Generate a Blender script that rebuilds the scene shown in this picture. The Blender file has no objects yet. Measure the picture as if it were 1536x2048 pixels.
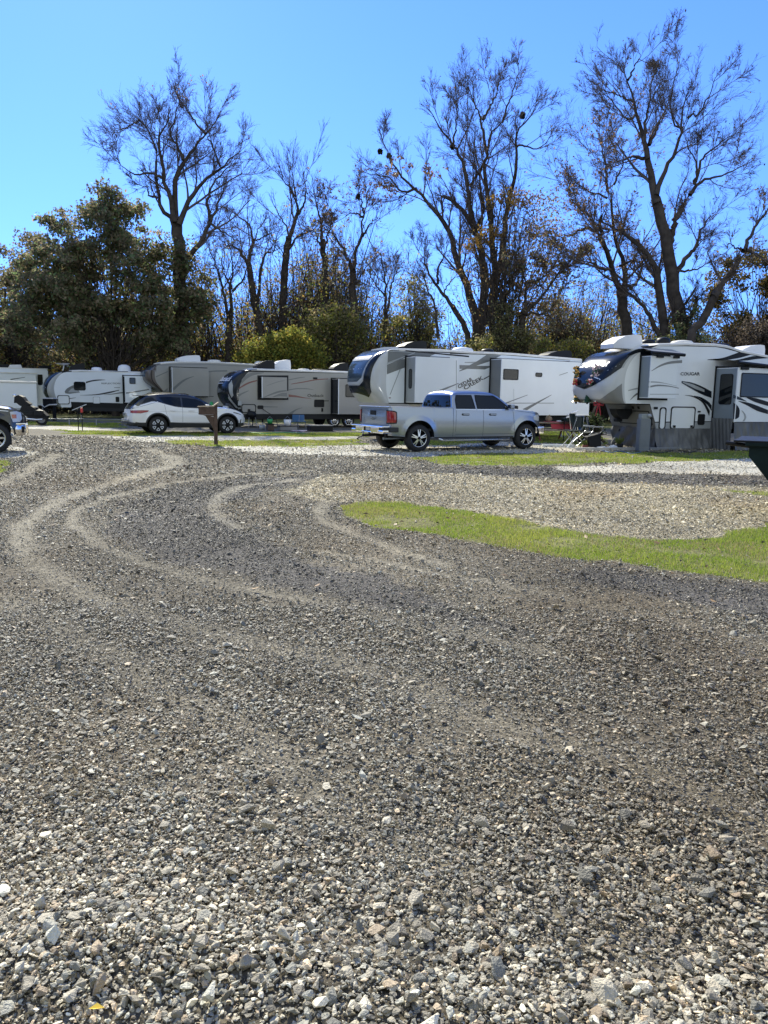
import bpy, bmesh, math, random
import numpy as np
from mathutils import Vector, Matrix
from mathutils.geometry import delaunay_2d_cdt, tessellate_polygon

R = math.radians
random.seed(7)
rng = np.random.default_rng(11)
C = bpy.context.scene.collection
scene = bpy.context.scene

# ---------------------------------------------------------------- camera
CAM_H = 1.7
FPX = 1500.0
cam_data = bpy.data.cameras.new("camera")
cam = bpy.data.objects.new("camera", cam_data)
C.objects.link(cam)
cam_data.sensor_fit = 'VERTICAL'
cam_data.sensor_height = 36.0
cam_data.lens = 36.0 * FPX / 2048.0
cam_data.clip_start = 0.05
cam_data.clip_end = 3000
CAM_R = Matrix.Rotation(R(90 - 8.68), 3, 'X') @ Matrix.Rotation(R(0.9), 3, 'Z')
cam.matrix_world = Matrix.Translation((0, 0, CAM_H)) @ CAM_R.to_4x4()
scene.camera = cam

# ---------------------------------------------------------------- light
SUN_EL, SUN_AZ = 38.0, -21.0          # azimuth from +Y towards +X
world = bpy.data.worlds.new("World")
scene.world = world
world.use_nodes = True
wn = world.node_tree
sky = wn.nodes.new('ShaderNodeTexSky')
sky.sky_type = 'NISHITA'
sky.sun_disc = False
sky.sun_elevation = R(SUN_EL)
sky.sun_rotation = R(SUN_AZ)
sky.altitude = 100
sky.air_density = 1.0
sky.dust_density = 0.05
sky.ozone_density = 2.0
bg = wn.nodes['Background']
bg.inputs['Strength'].default_value = 0.12
wtc = wn.nodes.new('ShaderNodeTexCoord'); wsx = wn.nodes.new('ShaderNodeSeparateXYZ'); wcx = wn.nodes.new('ShaderNodeCombineXYZ')
wmr = wn.nodes.new('ShaderNodeMapRange'); wmr.inputs[1].default_value = 0; wmr.inputs[2].default_value = 1; wmr.inputs[3].default_value = .115; wmr.inputs[4].default_value = 1.05
wn.links.new(wtc.outputs['Generated'], wsx.inputs[0]); wn.links.new(wsx.outputs[0], wcx.inputs[0]); wn.links.new(wsx.outputs[1], wcx.inputs[1])
wn.links.new(wsx.outputs[2], wmr.inputs[0]); wn.links.new(wmr.outputs[0], wcx.inputs[2]); wn.links.new(wcx.outputs[0], sky.inputs[0])
wti = wn.nodes.new('ShaderNodeMix'); wti.data_type = 'RGBA'; wti.blend_type = 'MULTIPLY'; wti.inputs[0].default_value = 1
wti.inputs[7].default_value = (.50, .77, 1.38, 1)
wn.links.new(sky.outputs[0], wti.inputs[6])
# unseen bright cloud added behind the viewer to light the walls facing it
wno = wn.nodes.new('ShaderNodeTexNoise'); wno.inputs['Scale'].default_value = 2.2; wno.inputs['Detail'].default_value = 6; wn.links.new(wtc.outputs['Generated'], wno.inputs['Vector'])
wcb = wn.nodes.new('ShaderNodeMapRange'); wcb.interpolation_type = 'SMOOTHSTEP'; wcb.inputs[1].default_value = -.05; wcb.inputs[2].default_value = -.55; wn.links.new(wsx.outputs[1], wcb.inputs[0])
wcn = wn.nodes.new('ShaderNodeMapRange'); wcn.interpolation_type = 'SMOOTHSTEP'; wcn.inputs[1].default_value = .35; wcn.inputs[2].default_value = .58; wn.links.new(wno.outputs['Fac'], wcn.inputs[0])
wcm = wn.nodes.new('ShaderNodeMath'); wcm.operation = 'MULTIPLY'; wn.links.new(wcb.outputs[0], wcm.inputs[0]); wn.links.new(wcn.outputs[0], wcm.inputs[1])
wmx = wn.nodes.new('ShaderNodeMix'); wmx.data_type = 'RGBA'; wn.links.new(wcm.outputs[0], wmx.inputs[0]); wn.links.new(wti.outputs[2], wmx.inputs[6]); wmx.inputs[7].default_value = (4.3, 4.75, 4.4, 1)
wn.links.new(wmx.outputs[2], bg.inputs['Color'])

sun_data = bpy.data.lights.new("sun", 'SUN')
sun_data.energy = 4.4
sun_data.angle = R(0.5)
sun_data.color = (1.0, 0.95, 0.78)
sun = bpy.data.objects.new("sun", sun_data)
C.objects.link(sun)
sd = Vector((math.sin(R(SUN_AZ)) * math.cos(R(SUN_EL)), math.cos(R(SUN_AZ)) * math.cos(R(SUN_EL)), math.sin(R(SUN_EL))))
sun.rotation_euler = sd.to_track_quat('Z', 'Y').to_euler()
sun.location = (0, 0, 40)

scene.view_settings.view_transform = 'Standard'
scene.view_settings.look = 'None'
scene.view_settings.exposure = 0.85
scene.view_settings.gamma = 1
scene.cycles.max_bounces = 6
scene.cycles.transparent_max_bounces = 8

# ---------------------------------------------------------------- picture <-> place
def ray(px, py):
    return CAM_R @ Vector(((px - 768) / FPX, (1024 - py) / FPX, -1))
def at(px, py, Y):
    d = ray(px, py)
    return Vector((0, 0, CAM_H)) + d * (Y / d.y)
def gnd(px, py, z=0.0):
    d = ray(px, py)
    return Vector((0, 0, CAM_H)) + d * ((z - CAM_H) / d.z)
def hor(px):                       # image row of the horizon
    return 795 + 0.0157 * (px - 768)

class Frame:
    """vertical plane y_local = c of a thing standing at px, distance Y, turned th degrees"""
    def __init__(s, px, Y, th, z=0.0):
        p = at(px, hor(px), Y)
        s.o = Vector((p.x, p.y, z)); s.th = R(th)
        s.M = Matrix.Translation(s.o) @ Matrix.Rotation(s.th, 4, 'Z')
        s.I = s.M.inverted()
    def S(s, px, py, c=0.0):
        o = s.I @ Vector((0, 0, CAM_H)); d = s.I.to_3x3() @ ray(px, py)
        t = (c - o.y) / d.y
        q = o + d * t
        return (q.x, q.z)
    def X(s, px, c=0.0): return s.S(px, hor(px), c)[0]

# ---------------------------------------------------------------- materials
MATS = {}
def mat(name, col, rough=0.6, metal=0.0, coat=0.0, noise=0.0, nscale=3.0, bump=0.0, bscale=20.0, spec=0.5, trans=0.0, attr=None, coatr=0.05, emit=None):
    if name in MATS: return MATS[name]
    m = bpy.data.materials.new(name); m.use_nodes = True
    nt = m.node_tree; b = nt.nodes['Principled BSDF']
    b.inputs['Roughness'].default_value = rough
    b.inputs['Metallic'].default_value = metal
    b.inputs['Specular IOR Level'].default_value = spec
    b.inputs['Coat Weight'].default_value = coat
    b.inputs['Coat Roughness'].default_value = coatr
    src = None
    if attr:
        a = nt.nodes.new('ShaderNodeAttribute'); a.attribute_name = attr; src = a.outputs['Color']
    if noise > 0:
        tc = nt.nodes.new('ShaderNodeTexCoord')
        n = nt.nodes.new('ShaderNodeTexNoise'); n.inputs['Scale'].default_value = nscale; n.inputs['Detail'].default_value = 6
        nt.links.new(tc.outputs['Object'], n.inputs['Vector'])
        mr = nt.nodes.new('ShaderNodeMapRange'); mr.inputs[3].default_value = 1 - noise; mr.inputs[4].default_value = 1 + noise
        mr.inputs[1].default_value = 0.3; mr.inputs[2].default_value = 0.7
        nt.links.new(n.outputs['Fac'], mr.inputs[0])
        vm = nt.nodes.new('ShaderNodeVectorMath'); vm.operation = 'SCALE'
        if src: nt.links.new(src, vm.inputs[0])
        else: vm.inputs[0].default_value = col[:3]
        nt.links.new(mr.outputs[0], vm.inputs['Scale'])
        src = vm.outputs[0]
    if src: nt.links.new(src, b.inputs['Base Color'])
    else: b.inputs['Base Color'].default_value = (*col, 1)
    if bump > 0:
        tc2 = nt.nodes.new('ShaderNodeTexCoord')
        n2 = nt.nodes.new('ShaderNodeTexNoise'); n2.inputs['Scale'].default_value = bscale; n2.inputs['Detail'].default_value = 5
        nt.links.new(tc2.outputs['Object'], n2.inputs['Vector'])
        bp = nt.nodes.new('ShaderNodeBump'); bp.inputs['Strength'].default_value = bump; bp.inputs['Distance'].default_value = 0.02
        nt.links.new(n2.outputs['Fac'], bp.inputs['Height']); nt.links.new(bp.outputs[0], b.inputs['Normal'])
    if trans > 0:
        tr = nt.nodes.new('ShaderNodeBsdfTranslucent')
        if src: nt.links.new(src, tr.inputs['Color'])
        else: tr.inputs['Color'].default_value = (*col, 1)
        mx = nt.nodes.new('ShaderNodeMixShader'); mx.inputs[0].default_value = trans
        out = nt.nodes['Material Output']
        nt.links.new(b.outputs[0], mx.inputs[1]); nt.links.new(tr.outputs[0], mx.inputs[2]); nt.links.new(mx.outputs[0], out.inputs['Surface'])
    MATS[name] = m
    return m

# ---------------------------------------------------------------- things and parts
def tag(o, label, cat, group=None, kind=None):
    if kind: o['kind'] = kind
    if label: o['label'] = label
    if cat: o['category'] = cat
    if group: o['group'] = group
    return o
def thing(name, label, cat, M=None, group=None):
    o = bpy.data.objects.new(name, None); C.objects.link(o)
    o.empty_display_size = 0.3
    if M is not None: o.matrix_world = M
    return tag(o, label, cat, group)

class MB:
    def __init__(s): s.v = []; s.f = []; s.m = []; s.sm = []; s.mats = []
    def mi(s, m):
        if m not in s.mats: s.mats.append(m)
        return s.mats.index(m)
    def add(s, vs, fs, m, smooth=False):
        k = len(s.v); i = s.mi(m)
        s.v += [tuple(v) for v in vs]
        for f in fs: s.f.append(tuple(k + j for j in f)); s.m.append(i); s.sm.append(smooth)
        return s
    def poly(s, pts, m): return s.add(pts, [tuple(range(len(pts)))], m)
    def box(s, x0, x1, y0, y1, z0, z1, m, bev=0.0, M=None):
        bm = bmesh.new()
        vs = [bm.verts.new((x, y, z)) for x in (x0, x1) for y in (y0, y1) for z in (z0, z1)]
        for q in ((0,1,3,2),(4,6,7,5),(0,4,5,1),(2,3,7,6),(0,2,6,4),(1,5,7,3)): bm.faces.new([vs[i] for i in q])
        bmesh.ops.recalc_face_normals(bm, faces=bm.faces)
        if bev > 0:
            bmesh.ops.bevel(bm, geom=list(bm.edges), offset=bev, segments=2, profile=0.6, affect='EDGES')
        if M is not None: bm.transform(M)
        s.frombm(bm, m); return s
    def frombm(s, bm, m, smooth=False):
        bm.verts.index_update()
        s.add([v.co[:] for v in bm.verts], [[v.index for v in f.verts] for f in bm.faces], m, smooth); bm.free()
    def tube(s, pts, r, m, n=8, cap=True):
        pts = [Vector(p) for p in pts]; N = len(pts)
        rs = r if isinstance(r, (list, tuple)) else [r] * N
        vs = []; prev = None
        for i, p in enumerate(pts):
            d = (pts[min(i + 1, N - 1)] - pts[max(i - 1, 0)]).normalized()
            if prev is None:
                a = d.orthogonal().normalized()
            else:
                a = (prev - d * prev.dot(d)).normalized()
            prev = a; b = d.cross(a)
            for k in range(n):
                t = 2 * math.pi * k / n
                vs.append(p + (a * math.cos(t) + b * math.sin(t)) * rs[i])
        fs = [(i * n + k, i * n + (k + 1) % n, (i + 1) * n + (k + 1) % n, (i + 1) * n + k) for i in range(N - 1) for k in range(n)]
        s.add(vs, fs, m, True)
        if cap:
            s.add(vs[:n], [tuple(range(n - 1, -1, -1))], m); s.add(vs[-n:], [tuple(range(n))], m)
        return s
    def grid(s, fn, nu, nv, m, smooth=True, flip=False):
        vs = [fn(i / nu, j / nv) for i in range(nu + 1) for j in range(nv + 1)]
        fs = []
        for i in range(nu):
            for j in range(nv):
                a = i * (nv + 1) + j; q = (a, a + 1, a + nv + 2, a + nv + 1)
                fs.append(q[::-1] if flip else q)
        return s.add(vs, fs, m, smooth)
    def lathe(s, prof, cx, cy, cz, m, axis='z', n=24):
        vs = []
        for (r, h) in prof:
            for k in range(n):
                t = 2 * math.pi * k / n
                if axis == 'z': vs.append((cx + r * math.cos(t), cy + r * math.sin(t), cz + h))
                else: vs.append((cx + r * math.cos(t), cy + h, cz + r * math.sin(t)))
        fs = [(i * n + k, i * n + (k + 1) % n, (i + 1) * n + (k + 1) % n, (i + 1) * n + k) for i in range(len(prof) - 1) for k in range(n)]
        return s.add(vs, fs, m, True)
    def prism(s, pts, y0, y1, m):
        """outline (x,z) extruded from y0 to y1"""
        n = len(pts)
        s.add([(p[0], y0, p[1]) for p in pts], [tuple(range(n))], m)
        s.add([(p[0], y1, p[1]) for p in pts], [tuple(range(n - 1, -1, -1))], m)
        vs = [(p[0], y0, p[1]) for p in pts] + [(p[0], y1, p[1]) for p in pts]
        s.add(vs, [(i, (i + 1) % n, n + (i + 1) % n, n + i) for i in range(n)], m)
        return s
    def flat(s, pts, y, m):
        """thin decal on the plane y (towards the viewer side), pts in (x,z)"""
        return s.add([(p[0], y, p[1]) for p in pts], *[tess(pts)], m)
    def patch(s, pts, fn, m, res=0.12, smooth=True):
        P, T = cdt(pts, res)
        return s.add([fn(a, b) for a, b in P], T, m, smooth)
    def build(s, name, parent=None, label=None):
        me = bpy.data.meshes.new(name)
        me.from_pydata(s.v, [], s.f)
        for m in s.mats: me.materials.append(m)
        me.polygons.foreach_set('material_index', s.m)
        me.polygons.foreach_set('use_smooth', s.sm)
        me.update()
        o = bpy.data.objects.new(name, me); C.objects.link(o)
        if parent: o.parent = parent
        if label: o['label'] = label
        return o

def tess(pts):
    v = [Vector((p[0], p[1], 0)) for p in pts]
    return [tuple(t) for t in tessellate_polygon([v])]
def inside(pts, x, y):
    c = False; n = len(pts); j = n - 1
    for i in range(n):
        xi, yi = pts[i]; xj, yj = pts[j]
        if (yi > y) != (yj > y) and x < (xj - xi) * (y - yi) / (yj - yi) + xi: c = not c
        j = i
    return c
def cdt(pts, res):
    pts = [tuple(p) for p in pts]; out = []
    for i, p in enumerate(pts):
        q = pts[(i + 1) % len(pts)]
        L = math.hypot(q[0] - p[0], q[1] - p[1]); k = max(1, int(L / res))
        for j in range(k): out.append((p[0] + (q[0] - p[0]) * j / k, p[1] + (q[1] - p[1]) * j / k))
    ed = [(i, (i + 1) % len(out)) for i in range(len(out))]
    V = [Vector(p) for p in out]
    xs = [p[0] for p in pts]; ys = [p[1] for p in pts]
    x = min(xs) + res / 2
    while x < max(xs):
        y = min(ys) + res / 2
        while y < max(ys):
            if inside(pts, x, y): V.append(Vector((x, y)))
            y += res
        x += res
    r = delaunay_2d_cdt(V, ed, [], 1, 1e-5)
    return [(v.x, v.y) for v in r[0]], [tuple(f) for f in r[2]]
def rrect(x0, x1, z0, z1, r=0.05, n=4):
    out = []
    for cx, cz, a0 in ((x1 - r, z1 - r, 0), (x0 + r, z1 - r, 90), (x0 + r, z0 + r, 180), (x1 - r, z0 + r, 270)):
        for k in range(n + 1):
            a = R(a0 + 90 * k / n); out.append((cx + r * math.cos(a), cz + r * math.sin(a)))
    return out
def ring(mb, pts, w, fn, m):
    """outline band of width w along closed outline pts, mapped by fn"""
    n = len(pts); cx = sum(p[0] for p in pts) / n; cz = sum(p[1] for p in pts) / n
    inn = []
    for p in pts:
        d = math.hypot(p[0] - cx, p[1] - cz); k = max(0, 1 - w * 1.25 / max(d, 1e-6))
        inn.append((cx + (p[0] - cx) * k, cz + (p[1] - cz) * k))
    vs = [fn(*p) for p in pts] + [fn(*p) for p in inn]
    mb.add(vs, [(i, (i + 1) % n, n + (i + 1) % n, n + i) for i in range(n)], m)

_tc = {}
def text2d(s, shear=0.0, bold=0.0):
    key = (s, shear, bold)
    if key in _tc: return _tc[key]
    cu = bpy.data.curves.new("lettering", 'FONT'); cu.body = s; cu.size = 1; cu.shear = shear; cu.offset = bold; cu.resolution_u = 2
    ob = bpy.data.objects.new("lettering", cu); C.objects.link(ob)
    dg = bpy.context.evaluated_depsgraph_get()
    me = ob.evaluated_get(dg).to_mesh()
    V = [(v.co.x, v.co.y) for v in me.vertices]; F = [tuple(p.vertices) for p in me.polygons]
    ob.evaluated_get(dg).to_mesh_clear()
    bpy.data.objects.remove(ob); bpy.data.curves.remove(cu)
    x0 = min(v[0] for v in V); x1 = max(v[0] for v in V); y0 = min(v[1] for v in V); y1 = max(v[1] for v in V)
    V = [((v[0] - x0) / (x1 - x0), (v[1] - y0) / (y1 - y0)) for v in V]
    _tc[key] = (V, F); return V, F
def text(mb, s, a, b, h, fn, m, shear=0.0, bold=0.0):
    """lettering from a to b (baseline ends, 2-D), height h, mapped by fn"""
    V, F = text2d(s, shear, bold)
    dx, dz = b[0] - a[0], b[1] - a[1]; L = math.hypot(dx, dz); nx, nz = -dz / L, dx / L
    mb.add([fn(a[0] + dx * u + nx * h * v, a[1] + dz * u + nz * h * v) for u, v in V], F, m)

def spline(ctrl, n):
    """smooth polyline through control tuples"""
    P = [np.array(p, float) for p in ctrl]; P = [2 * P[0] - P[1]] + P + [2 * P[-1] - P[-2]]
    out = []; S = len(P) - 3
    for k in range(n + 1):
        t = k / n * S; i = min(int(t), S - 1); t -= i
        a, b, c, d = P[i:i + 4]
        out.append(0.5 * ((2 * b) + (-a + c) * t + (2 * a - 5 * b + 4 * c - d) * t * t + (-a + 3 * b - 3 * c + d) * t ** 3))
    return out

def np_mesh(name, V, F, material, cols=None, smooth=False, parent=None):
    """V (n,3), F (m,k) numpy"""
    me = bpy.data.meshes.new(name); k = F.shape[1]
    me.vertices.add(len(V)); me.vertices.foreach_set('co', np.ascontiguousarray(V, dtype=np.float32).ravel())
    me.loops.add(F.size); me.loops.foreach_set('vertex_index', np.ascontiguousarray(F, dtype=np.int32).ravel())
    me.polygons.add(len(F)); me.polygons.foreach_set('loop_start', np.arange(0, F.size, k, dtype=np.int32))
    if smooth: me.polygons.foreach_set('use_smooth', np.ones(len(F), dtype=bool))
    else: me.polygons.foreach_set('use_smooth', np.zeros(len(F), dtype=bool))
    if cols is not None:
        a = me.attributes.new('tint', 'FLOAT_COLOR', 'POINT')
        cc = np.ones((len(V), 4), dtype=np.float32); cc[:, :3] = cols
        a.data.foreach_set('color', cc.ravel())
    me.materials.append(material); me.update(calc_edges=True)
    o = bpy.data.objects.new(name, me); C.objects.link(o)
    if parent: o.parent = parent
    return o
# ================================================================ GROUND
def vnoise(x, y, seed=0):
    xi = np.floor(x).astype(np.int64); yi = np.floor(y).astype(np.int64); fx = x - xi; fy = y - yi
    fx = fx * fx * (3 - 2 * fx); fy = fy * fy * (3 - 2 * fy)
    def h(a, b):
        n = (a * 374761393 + b * 668265263 + seed * 974711) & 0x7fffffff
        n = ((n ^ (n >> 13)) * 1274126177) & 0x7fffffff
        return ((n ^ (n >> 16)) & 0xffff) / 65535.0
    return (h(xi, yi) * (1 - fx) + h(xi + 1, yi) * fx) * (1 - fy) + (h(xi, yi + 1) * (1 - fx) + h(xi + 1, yi + 1) * fx) * fy
def fbm(x, y, seed=0, o=4):
    s = 0; a = 0.5
    for i in range(o): s = s + a * vnoise(x * 2 ** i, y * 2 ** i, seed + i); a *= 0.5
    return s / (1 - 0.5 ** o)
def gpoly(pxs): return np.array([gnd(*p)[:2] for p in pxs])
def pip(P, x, y):
    c = np.zeros(x.shape, bool); j = len(P) - 1
    for i in range(len(P)):
        xi, yi = P[i]; xj, yj = P[j]
        with np.errstate(divide='ignore', invalid='ignore'):
            c ^= ((yi > y) != (yj > y)) & (x < (xj - xi) * (y - yi) / (yj - yi + 1e-12) + xi)
        j = i
    return c
def pdist(P, x, y):
    d = np.full(x.shape, 1e9)
    for i in range(len(P) - 1):
        ax, ay = P[i]; bx, by = P[i + 1]; vx, vy = bx - ax, by - ay
        t = np.clip(((x - ax) * vx + (y - ay) * vy) / (vx * vx + vy * vy + 1e-9), 0, 1)
        d = np.minimum(d, np.hypot(x - ax - t * vx, y - ay - t * vy))
    return d

ISLAND = gpoly([(672,1012),(700,1003),(760,1002),(850,1008),(950,1022),(1050,1043),(1180,1066),(1300,1080),(1380,1078),(1440,1070),(1480,1057),(1536,1048),(1750,1040),(1750,1190),(1536,1163),(1440,1154),(1330,1140),(1262,1132),(1240,1120),(1180,1124),(1080,1110),(960,1088),(860,1066),(780,1056),(720,1042),(688,1026)])
STRIPS = [gpoly([(820,916),(900,909),(1100,906),(1300,905),(1500,903),(1800,903),(1800,915),(1500,917),(1250,926),(1000,932),(880,928)]),
          gpoly([(318,884),(345,880),(500,880),(640,879),(725,878),(722,889),(600,893),(470,893),(380,892)]),
          gpoly([(95,859),(240,862),(500,865),(730,866),(730,873),(520,872),(240,871),(150,868)]),
          gpoly([(780,878),(960,884),(1000,884),(900,890),(780,890)]),
          gpoly([(-300,843),(0,843),(240,846),(240,856),(100,851),(45,849),(-300,849)]),
          gpoly([(-300,918),(0,918),(36,922),(20,936),(0,944),(-300,990)]),
          gpoly([(1060,862),(1200,864),(1210,890),(1150,893),(1060,880)]),
          gpoly([(1440,979),(1536,982),(1800,990),(1800,1006),(1536,992)])]
LAWN_BACK = [gpoly([(-700,838.5),(0,838.5),(768,843),(1100,846),(2200,862),(2200,824),(-700,800)])]
PALE = [gpoly([(1090,934),(1200,930),(1350,922),(1500,917),(1800,914),(1800,946),(1536,950),(1300,944),(1150,944)]),
        gpoly([(190,872),(320,871),(730,873),(725,878),(560,880),(345,880),(320,884),(230,878)]),
        gpoly([(430,893),(600,893),(720,889),(900,890),(1000,883),(1150,888),(1215,899),(1100,905),(900,908),(820,914),(600,908),(480,902)]),
        gpoly([(-300,880),(20,890),(66,902),(60,910),(0,918),(-300,918)]),
        gpoly([(-300,849),(45,849),(100,852),(240,857),(240,862),(95,859),(40,855),(-300,855)])]
TAN = gpoly([(560,985),(640,950),(760,944),(900,946),(1100,958),(1300,968),(1536,974),(1800,980),(1800,1040),(1536,1048),(1440,1070),(1300,1082),(1050,1045),(850,1008),(700,1003),(640,1000)])
TRK = [(gpoly([(600,957),(500,968),(440,990),(424,1012),(440,1036),(480,1050)]), .22),
       (gpoly([(620,941),(480,948),(330,968),(215,995),(160,1020),(152,1045),(190,1088),(280,1118),(400,1152),(560,1185),(700,1215),(860,1252),(1100,1300)]), .24),
       (gpoly([(300,900),(345,915),(350,930),(240,960),(120,1000),(45,1050),(45,1110),(110,1160),(250,1215),(420,1262),(620,1305),(800,1350),(1100,1480),(1400,1580),(1700,1700)]), .32),
       (gpoly([(650,1000),(632,1018),(650,1040),(720,1068),(800,1100),(900,1128)]), .24),
       (gpoly([(0,968),(60,938),(110,908)]), .3),
       (gpoly([(640,1098),(760,1118),(860,1140),(980,1162),(1100,1190),(1300,1228),(1536,1290)]), .16),
       (gpoly([(0,1190),(150,1260),(420,1420),(700,1620),(950,1780),(1300,1900)]), .3)]
DARK = [gpoly([(240,1000),(420,960),(620,950),(420,1010),(470,1060),(600,1110),(900,1200),(1100,1270),(700,1200),(400,1130),(220,1070)]),
        gpoly([(880,937),(1090,936),(1300,947),(1536,952),(1800,952),(1800,974),(1536,972),(1300,966),(1100,955),(900,944)]),
        gpoly([(1180,1135),(1300,1150),(1536,1180),(1800,1220),(1800,1260),(1536,1230),(1300,1190),(1100,1150)])]

def warp(x, y, a=0.30):
    s = np.clip(y / 12, 0.6, 2.5)
    return x + a * s * (fbm(x * 1.3, y * 1.3, 5, 5) - .5) * 2, y + a * s * (fbm(x * 1.3, y * 1.3, 9, 5) - .5) * 2
def masks(x, y):
    wx, wy = warp(x, y)
    grass = np.zeros(x.shape)
    for P in [ISLAND] + STRIPS + LAWN_BACK: grass[pip(P, wx, wy)] = 1
    grass[y > 47] = 1
    pale = np.zeros(x.shape)
    for P in PALE: pale[pip(P, wx, wy)] = 1
    tan = pip(TAN, wx, wy).astype(float)
    wx2, wy2 = warp(x, y, .5)
    dark = np.zeros(x.shape)
    for P in DARK: dark[pip(P, wx2, wy2)] = 1
    trk = np.zeros(x.shape)
    for P, w in TRK:
        d = pdist(P, x + .25 * (fbm(x * .9, y * .9, 21) - .5), y + .25 * (fbm(x * .9, y * .9, 22) - .5))
        ww = w * .48 * np.clip(y / 9, 1.0, 2.4)
        trk = np.maximum(trk, np.clip(1.3 - d / ww, 0, 1))
    trk *= np.clip((y - 2.5) / 6, .5, 1)
    trk *= (0.5 + .8 * fbm(x * 1.1, y * 1.1, 31)) * (.6 + .9 * fbm(x * 5, y * 5, 33, 3))
    return grass, pale, tan, dark, np.clip(trk, 0, 1)

def hgt(x, y):
    h = 0.045 * (fbm(x * .55, y * .55, 40, 3) - .5) + 0.03 * (fbm(x * 2.2, y * 2.2, 44, 3) - .5)
    P, w = TRK[-1]
    f = np.clip((y - 0.5) / 2, .3, 1) * np.clip((24 - y) / 8, 0, 1)
    h = h * f
    # ridge of loose stones in the foreground
    h = h + .05 * np.exp(-((y - 1.9 - .12 * x + .25 * np.sin(x * 1.7)) / .22) ** 2) * (x > -3)
    return h

def steps(fine, n, far):
    a = [fine]; s = (n[1] - n[0]) / n[2]
    return a
def axis(lo, hi, d, far_lo, far_hi):
    mid = list(np.arange(lo, hi + d / 2, d)); L = []; s = d; p = lo
    while p > far_lo: s *= 1.35; p -= s; L.append(p)
    U = []; s = d; p = mid[-1]
    while p < far_hi: s *= 1.35; p += s; U.append(p)
    return np.array(L[::-1] + mid + U)
gx = axis(-26, 26, .13, -900, 900); gy = axis(.3, 46, .11, -120, 1500)
GX, GY = np.meshgrid(gx, gy, indexing='ij')
gr, pa, tn, dk, tk = masks(GX, GY)
n1 = fbm(GX * .35, GY * .35, 60); n2 = fbm(GX * 3, GY * 3, 64)
def colmix(base, c, k): return base * (1 - k[..., None]) + np.array(c) * k[..., None]
gcol = np.zeros(GX.shape + (3,)) + np.array([.115, .098, .068])
gcol = colmix(gcol, (.15, .128, .09), np.clip((n1 - .42) * 3, 0, 1) * .8)
gcol = colmix(gcol, (.085, .08, .075), dk * .8)
gcol = colmix(gcol, (.36, .31, .205), tn * .9)
gcol = colmix(gcol, (.265, .24, .175), tk * .75)
gcol = colmix(gcol, (.43, .41, .34), pa)
gcol = colmix(gcol, (.15, .15, .05), gr)
gcol *= (.8 + .4 * n2)[..., None]; gcol *= (.62 + .8 * fbm(GX * .55 + 7, GY * .4, 91, 4))[..., None]; rdg = np.clip((fbm(GX * .5, GY * .35, 95, 3) - .55) * 4, 0, 1)[..., None]; gcol = gcol * (1 - rdg * np.array([.0, .06, .14]))
far = np.clip((GY - 24) / 12, 0, 1) * (1 - gr) * (1 - pa)
gcol = colmix(gcol, (.125, .118, .095), far * .7)
GZ = hgt(GX, GY) - .012
nx_, ny_ = GX.shape
idx = np.arange(nx_ * ny_).reshape(nx_, ny_)
F = np.stack([idx[:-1, :-1], idx[1:, :-1], idx[1:, 1:], idx[:-1, 1:]], -1).reshape(-1, 4)
def ground_mat():
    m = bpy.data.materials.new("crushed_stone_and_soil"); m.use_nodes = True; nt = m.node_tree; b = nt.nodes['Principled BSDF']
    b.inputs['Roughness'].default_value = .9; b.inputs['Specular IOR Level'].default_value = .25
    a = nt.nodes.new('ShaderNodeAttribute'); a.attribute_name = 'tint'
    tc = nt.nodes.new('ShaderNodeTexCoord')
    vo = nt.nodes.new('ShaderNodeTexVoronoi'); vo.inputs['Scale'].default_value = 45; nt.links.new(tc.outputs['Object'], vo.inputs['Vector'])
    no = nt.nodes.new('ShaderNodeTexNoise'); no.inputs['Scale'].default_value = 14; no.inputs['Detail'].default_value = 8; no.inputs['Roughness'].default_value = .75; nt.links.new(tc.outputs['Object'], no.inputs['Vector'])
    sp = nt.nodes.new('ShaderNodeSeparateColor'); nt.links.new(vo.outputs['Color'], sp.inputs[0])
    mr = nt.nodes.new('ShaderNodeMapRange'); mr.inputs[3].default_value = .5; mr.inputs[4].default_value = 1.55; nt.links.new(sp.outputs[0], mr.inputs[0])
    mr2 = nt.nodes.new('ShaderNodeMapRange'); mr2.inputs[1].default_value = .3; mr2.inputs[2].default_value = .7; mr2.inputs[3].default_value = .65; mr2.inputs[4].default_value = 1.35; nt.links.new(no.outputs['Fac'], mr2.inputs[0])
    mu = nt.nodes.new('ShaderNodeMath'); mu.operation = 'MULTIPLY'; nt.links.new(mr.outputs[0], mu.inputs[0]); nt.links.new(mr2.outputs[0], mu.inputs[1])
    vm = nt.nodes.new('ShaderNodeVectorMath'); vm.operation = 'SCALE'; nt.links.new(a.outputs['Color'], vm.inputs[0]); nt.links.new(mu.outputs[0], vm.inputs['Scale'])
    nt.links.new(vm.outputs[0], b.inputs['Base Color'])
    bp = nt.nodes.new('ShaderNodeBump'); bp.inputs['Strength'].default_value = .6; bp.inputs['Distance'].default_value = .012
    nt.links.new(vo.outputs['Distance'], bp.inputs['Height'])
    bp2 = nt.nodes.new('ShaderNodeBump'); bp2.inputs['Strength'].default_value = .8; bp2.inputs['Distance'].default_value = .03
    nt.links.new(no.outputs['Fac'], bp2.inputs['Height']); nt.links.new(bp.outputs[0], bp2.inputs['Normal'])
    nt.links.new(bp2.outputs[0], b.inputs['Normal'])
    return m
g = np_mesh("ground", np.stack([GX, GY, GZ], -1).reshape(-1, 3), F, ground_mat(), gcol.reshape(-1, 3), smooth=True)
tag(g, None, None, kind='structure')

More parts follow.
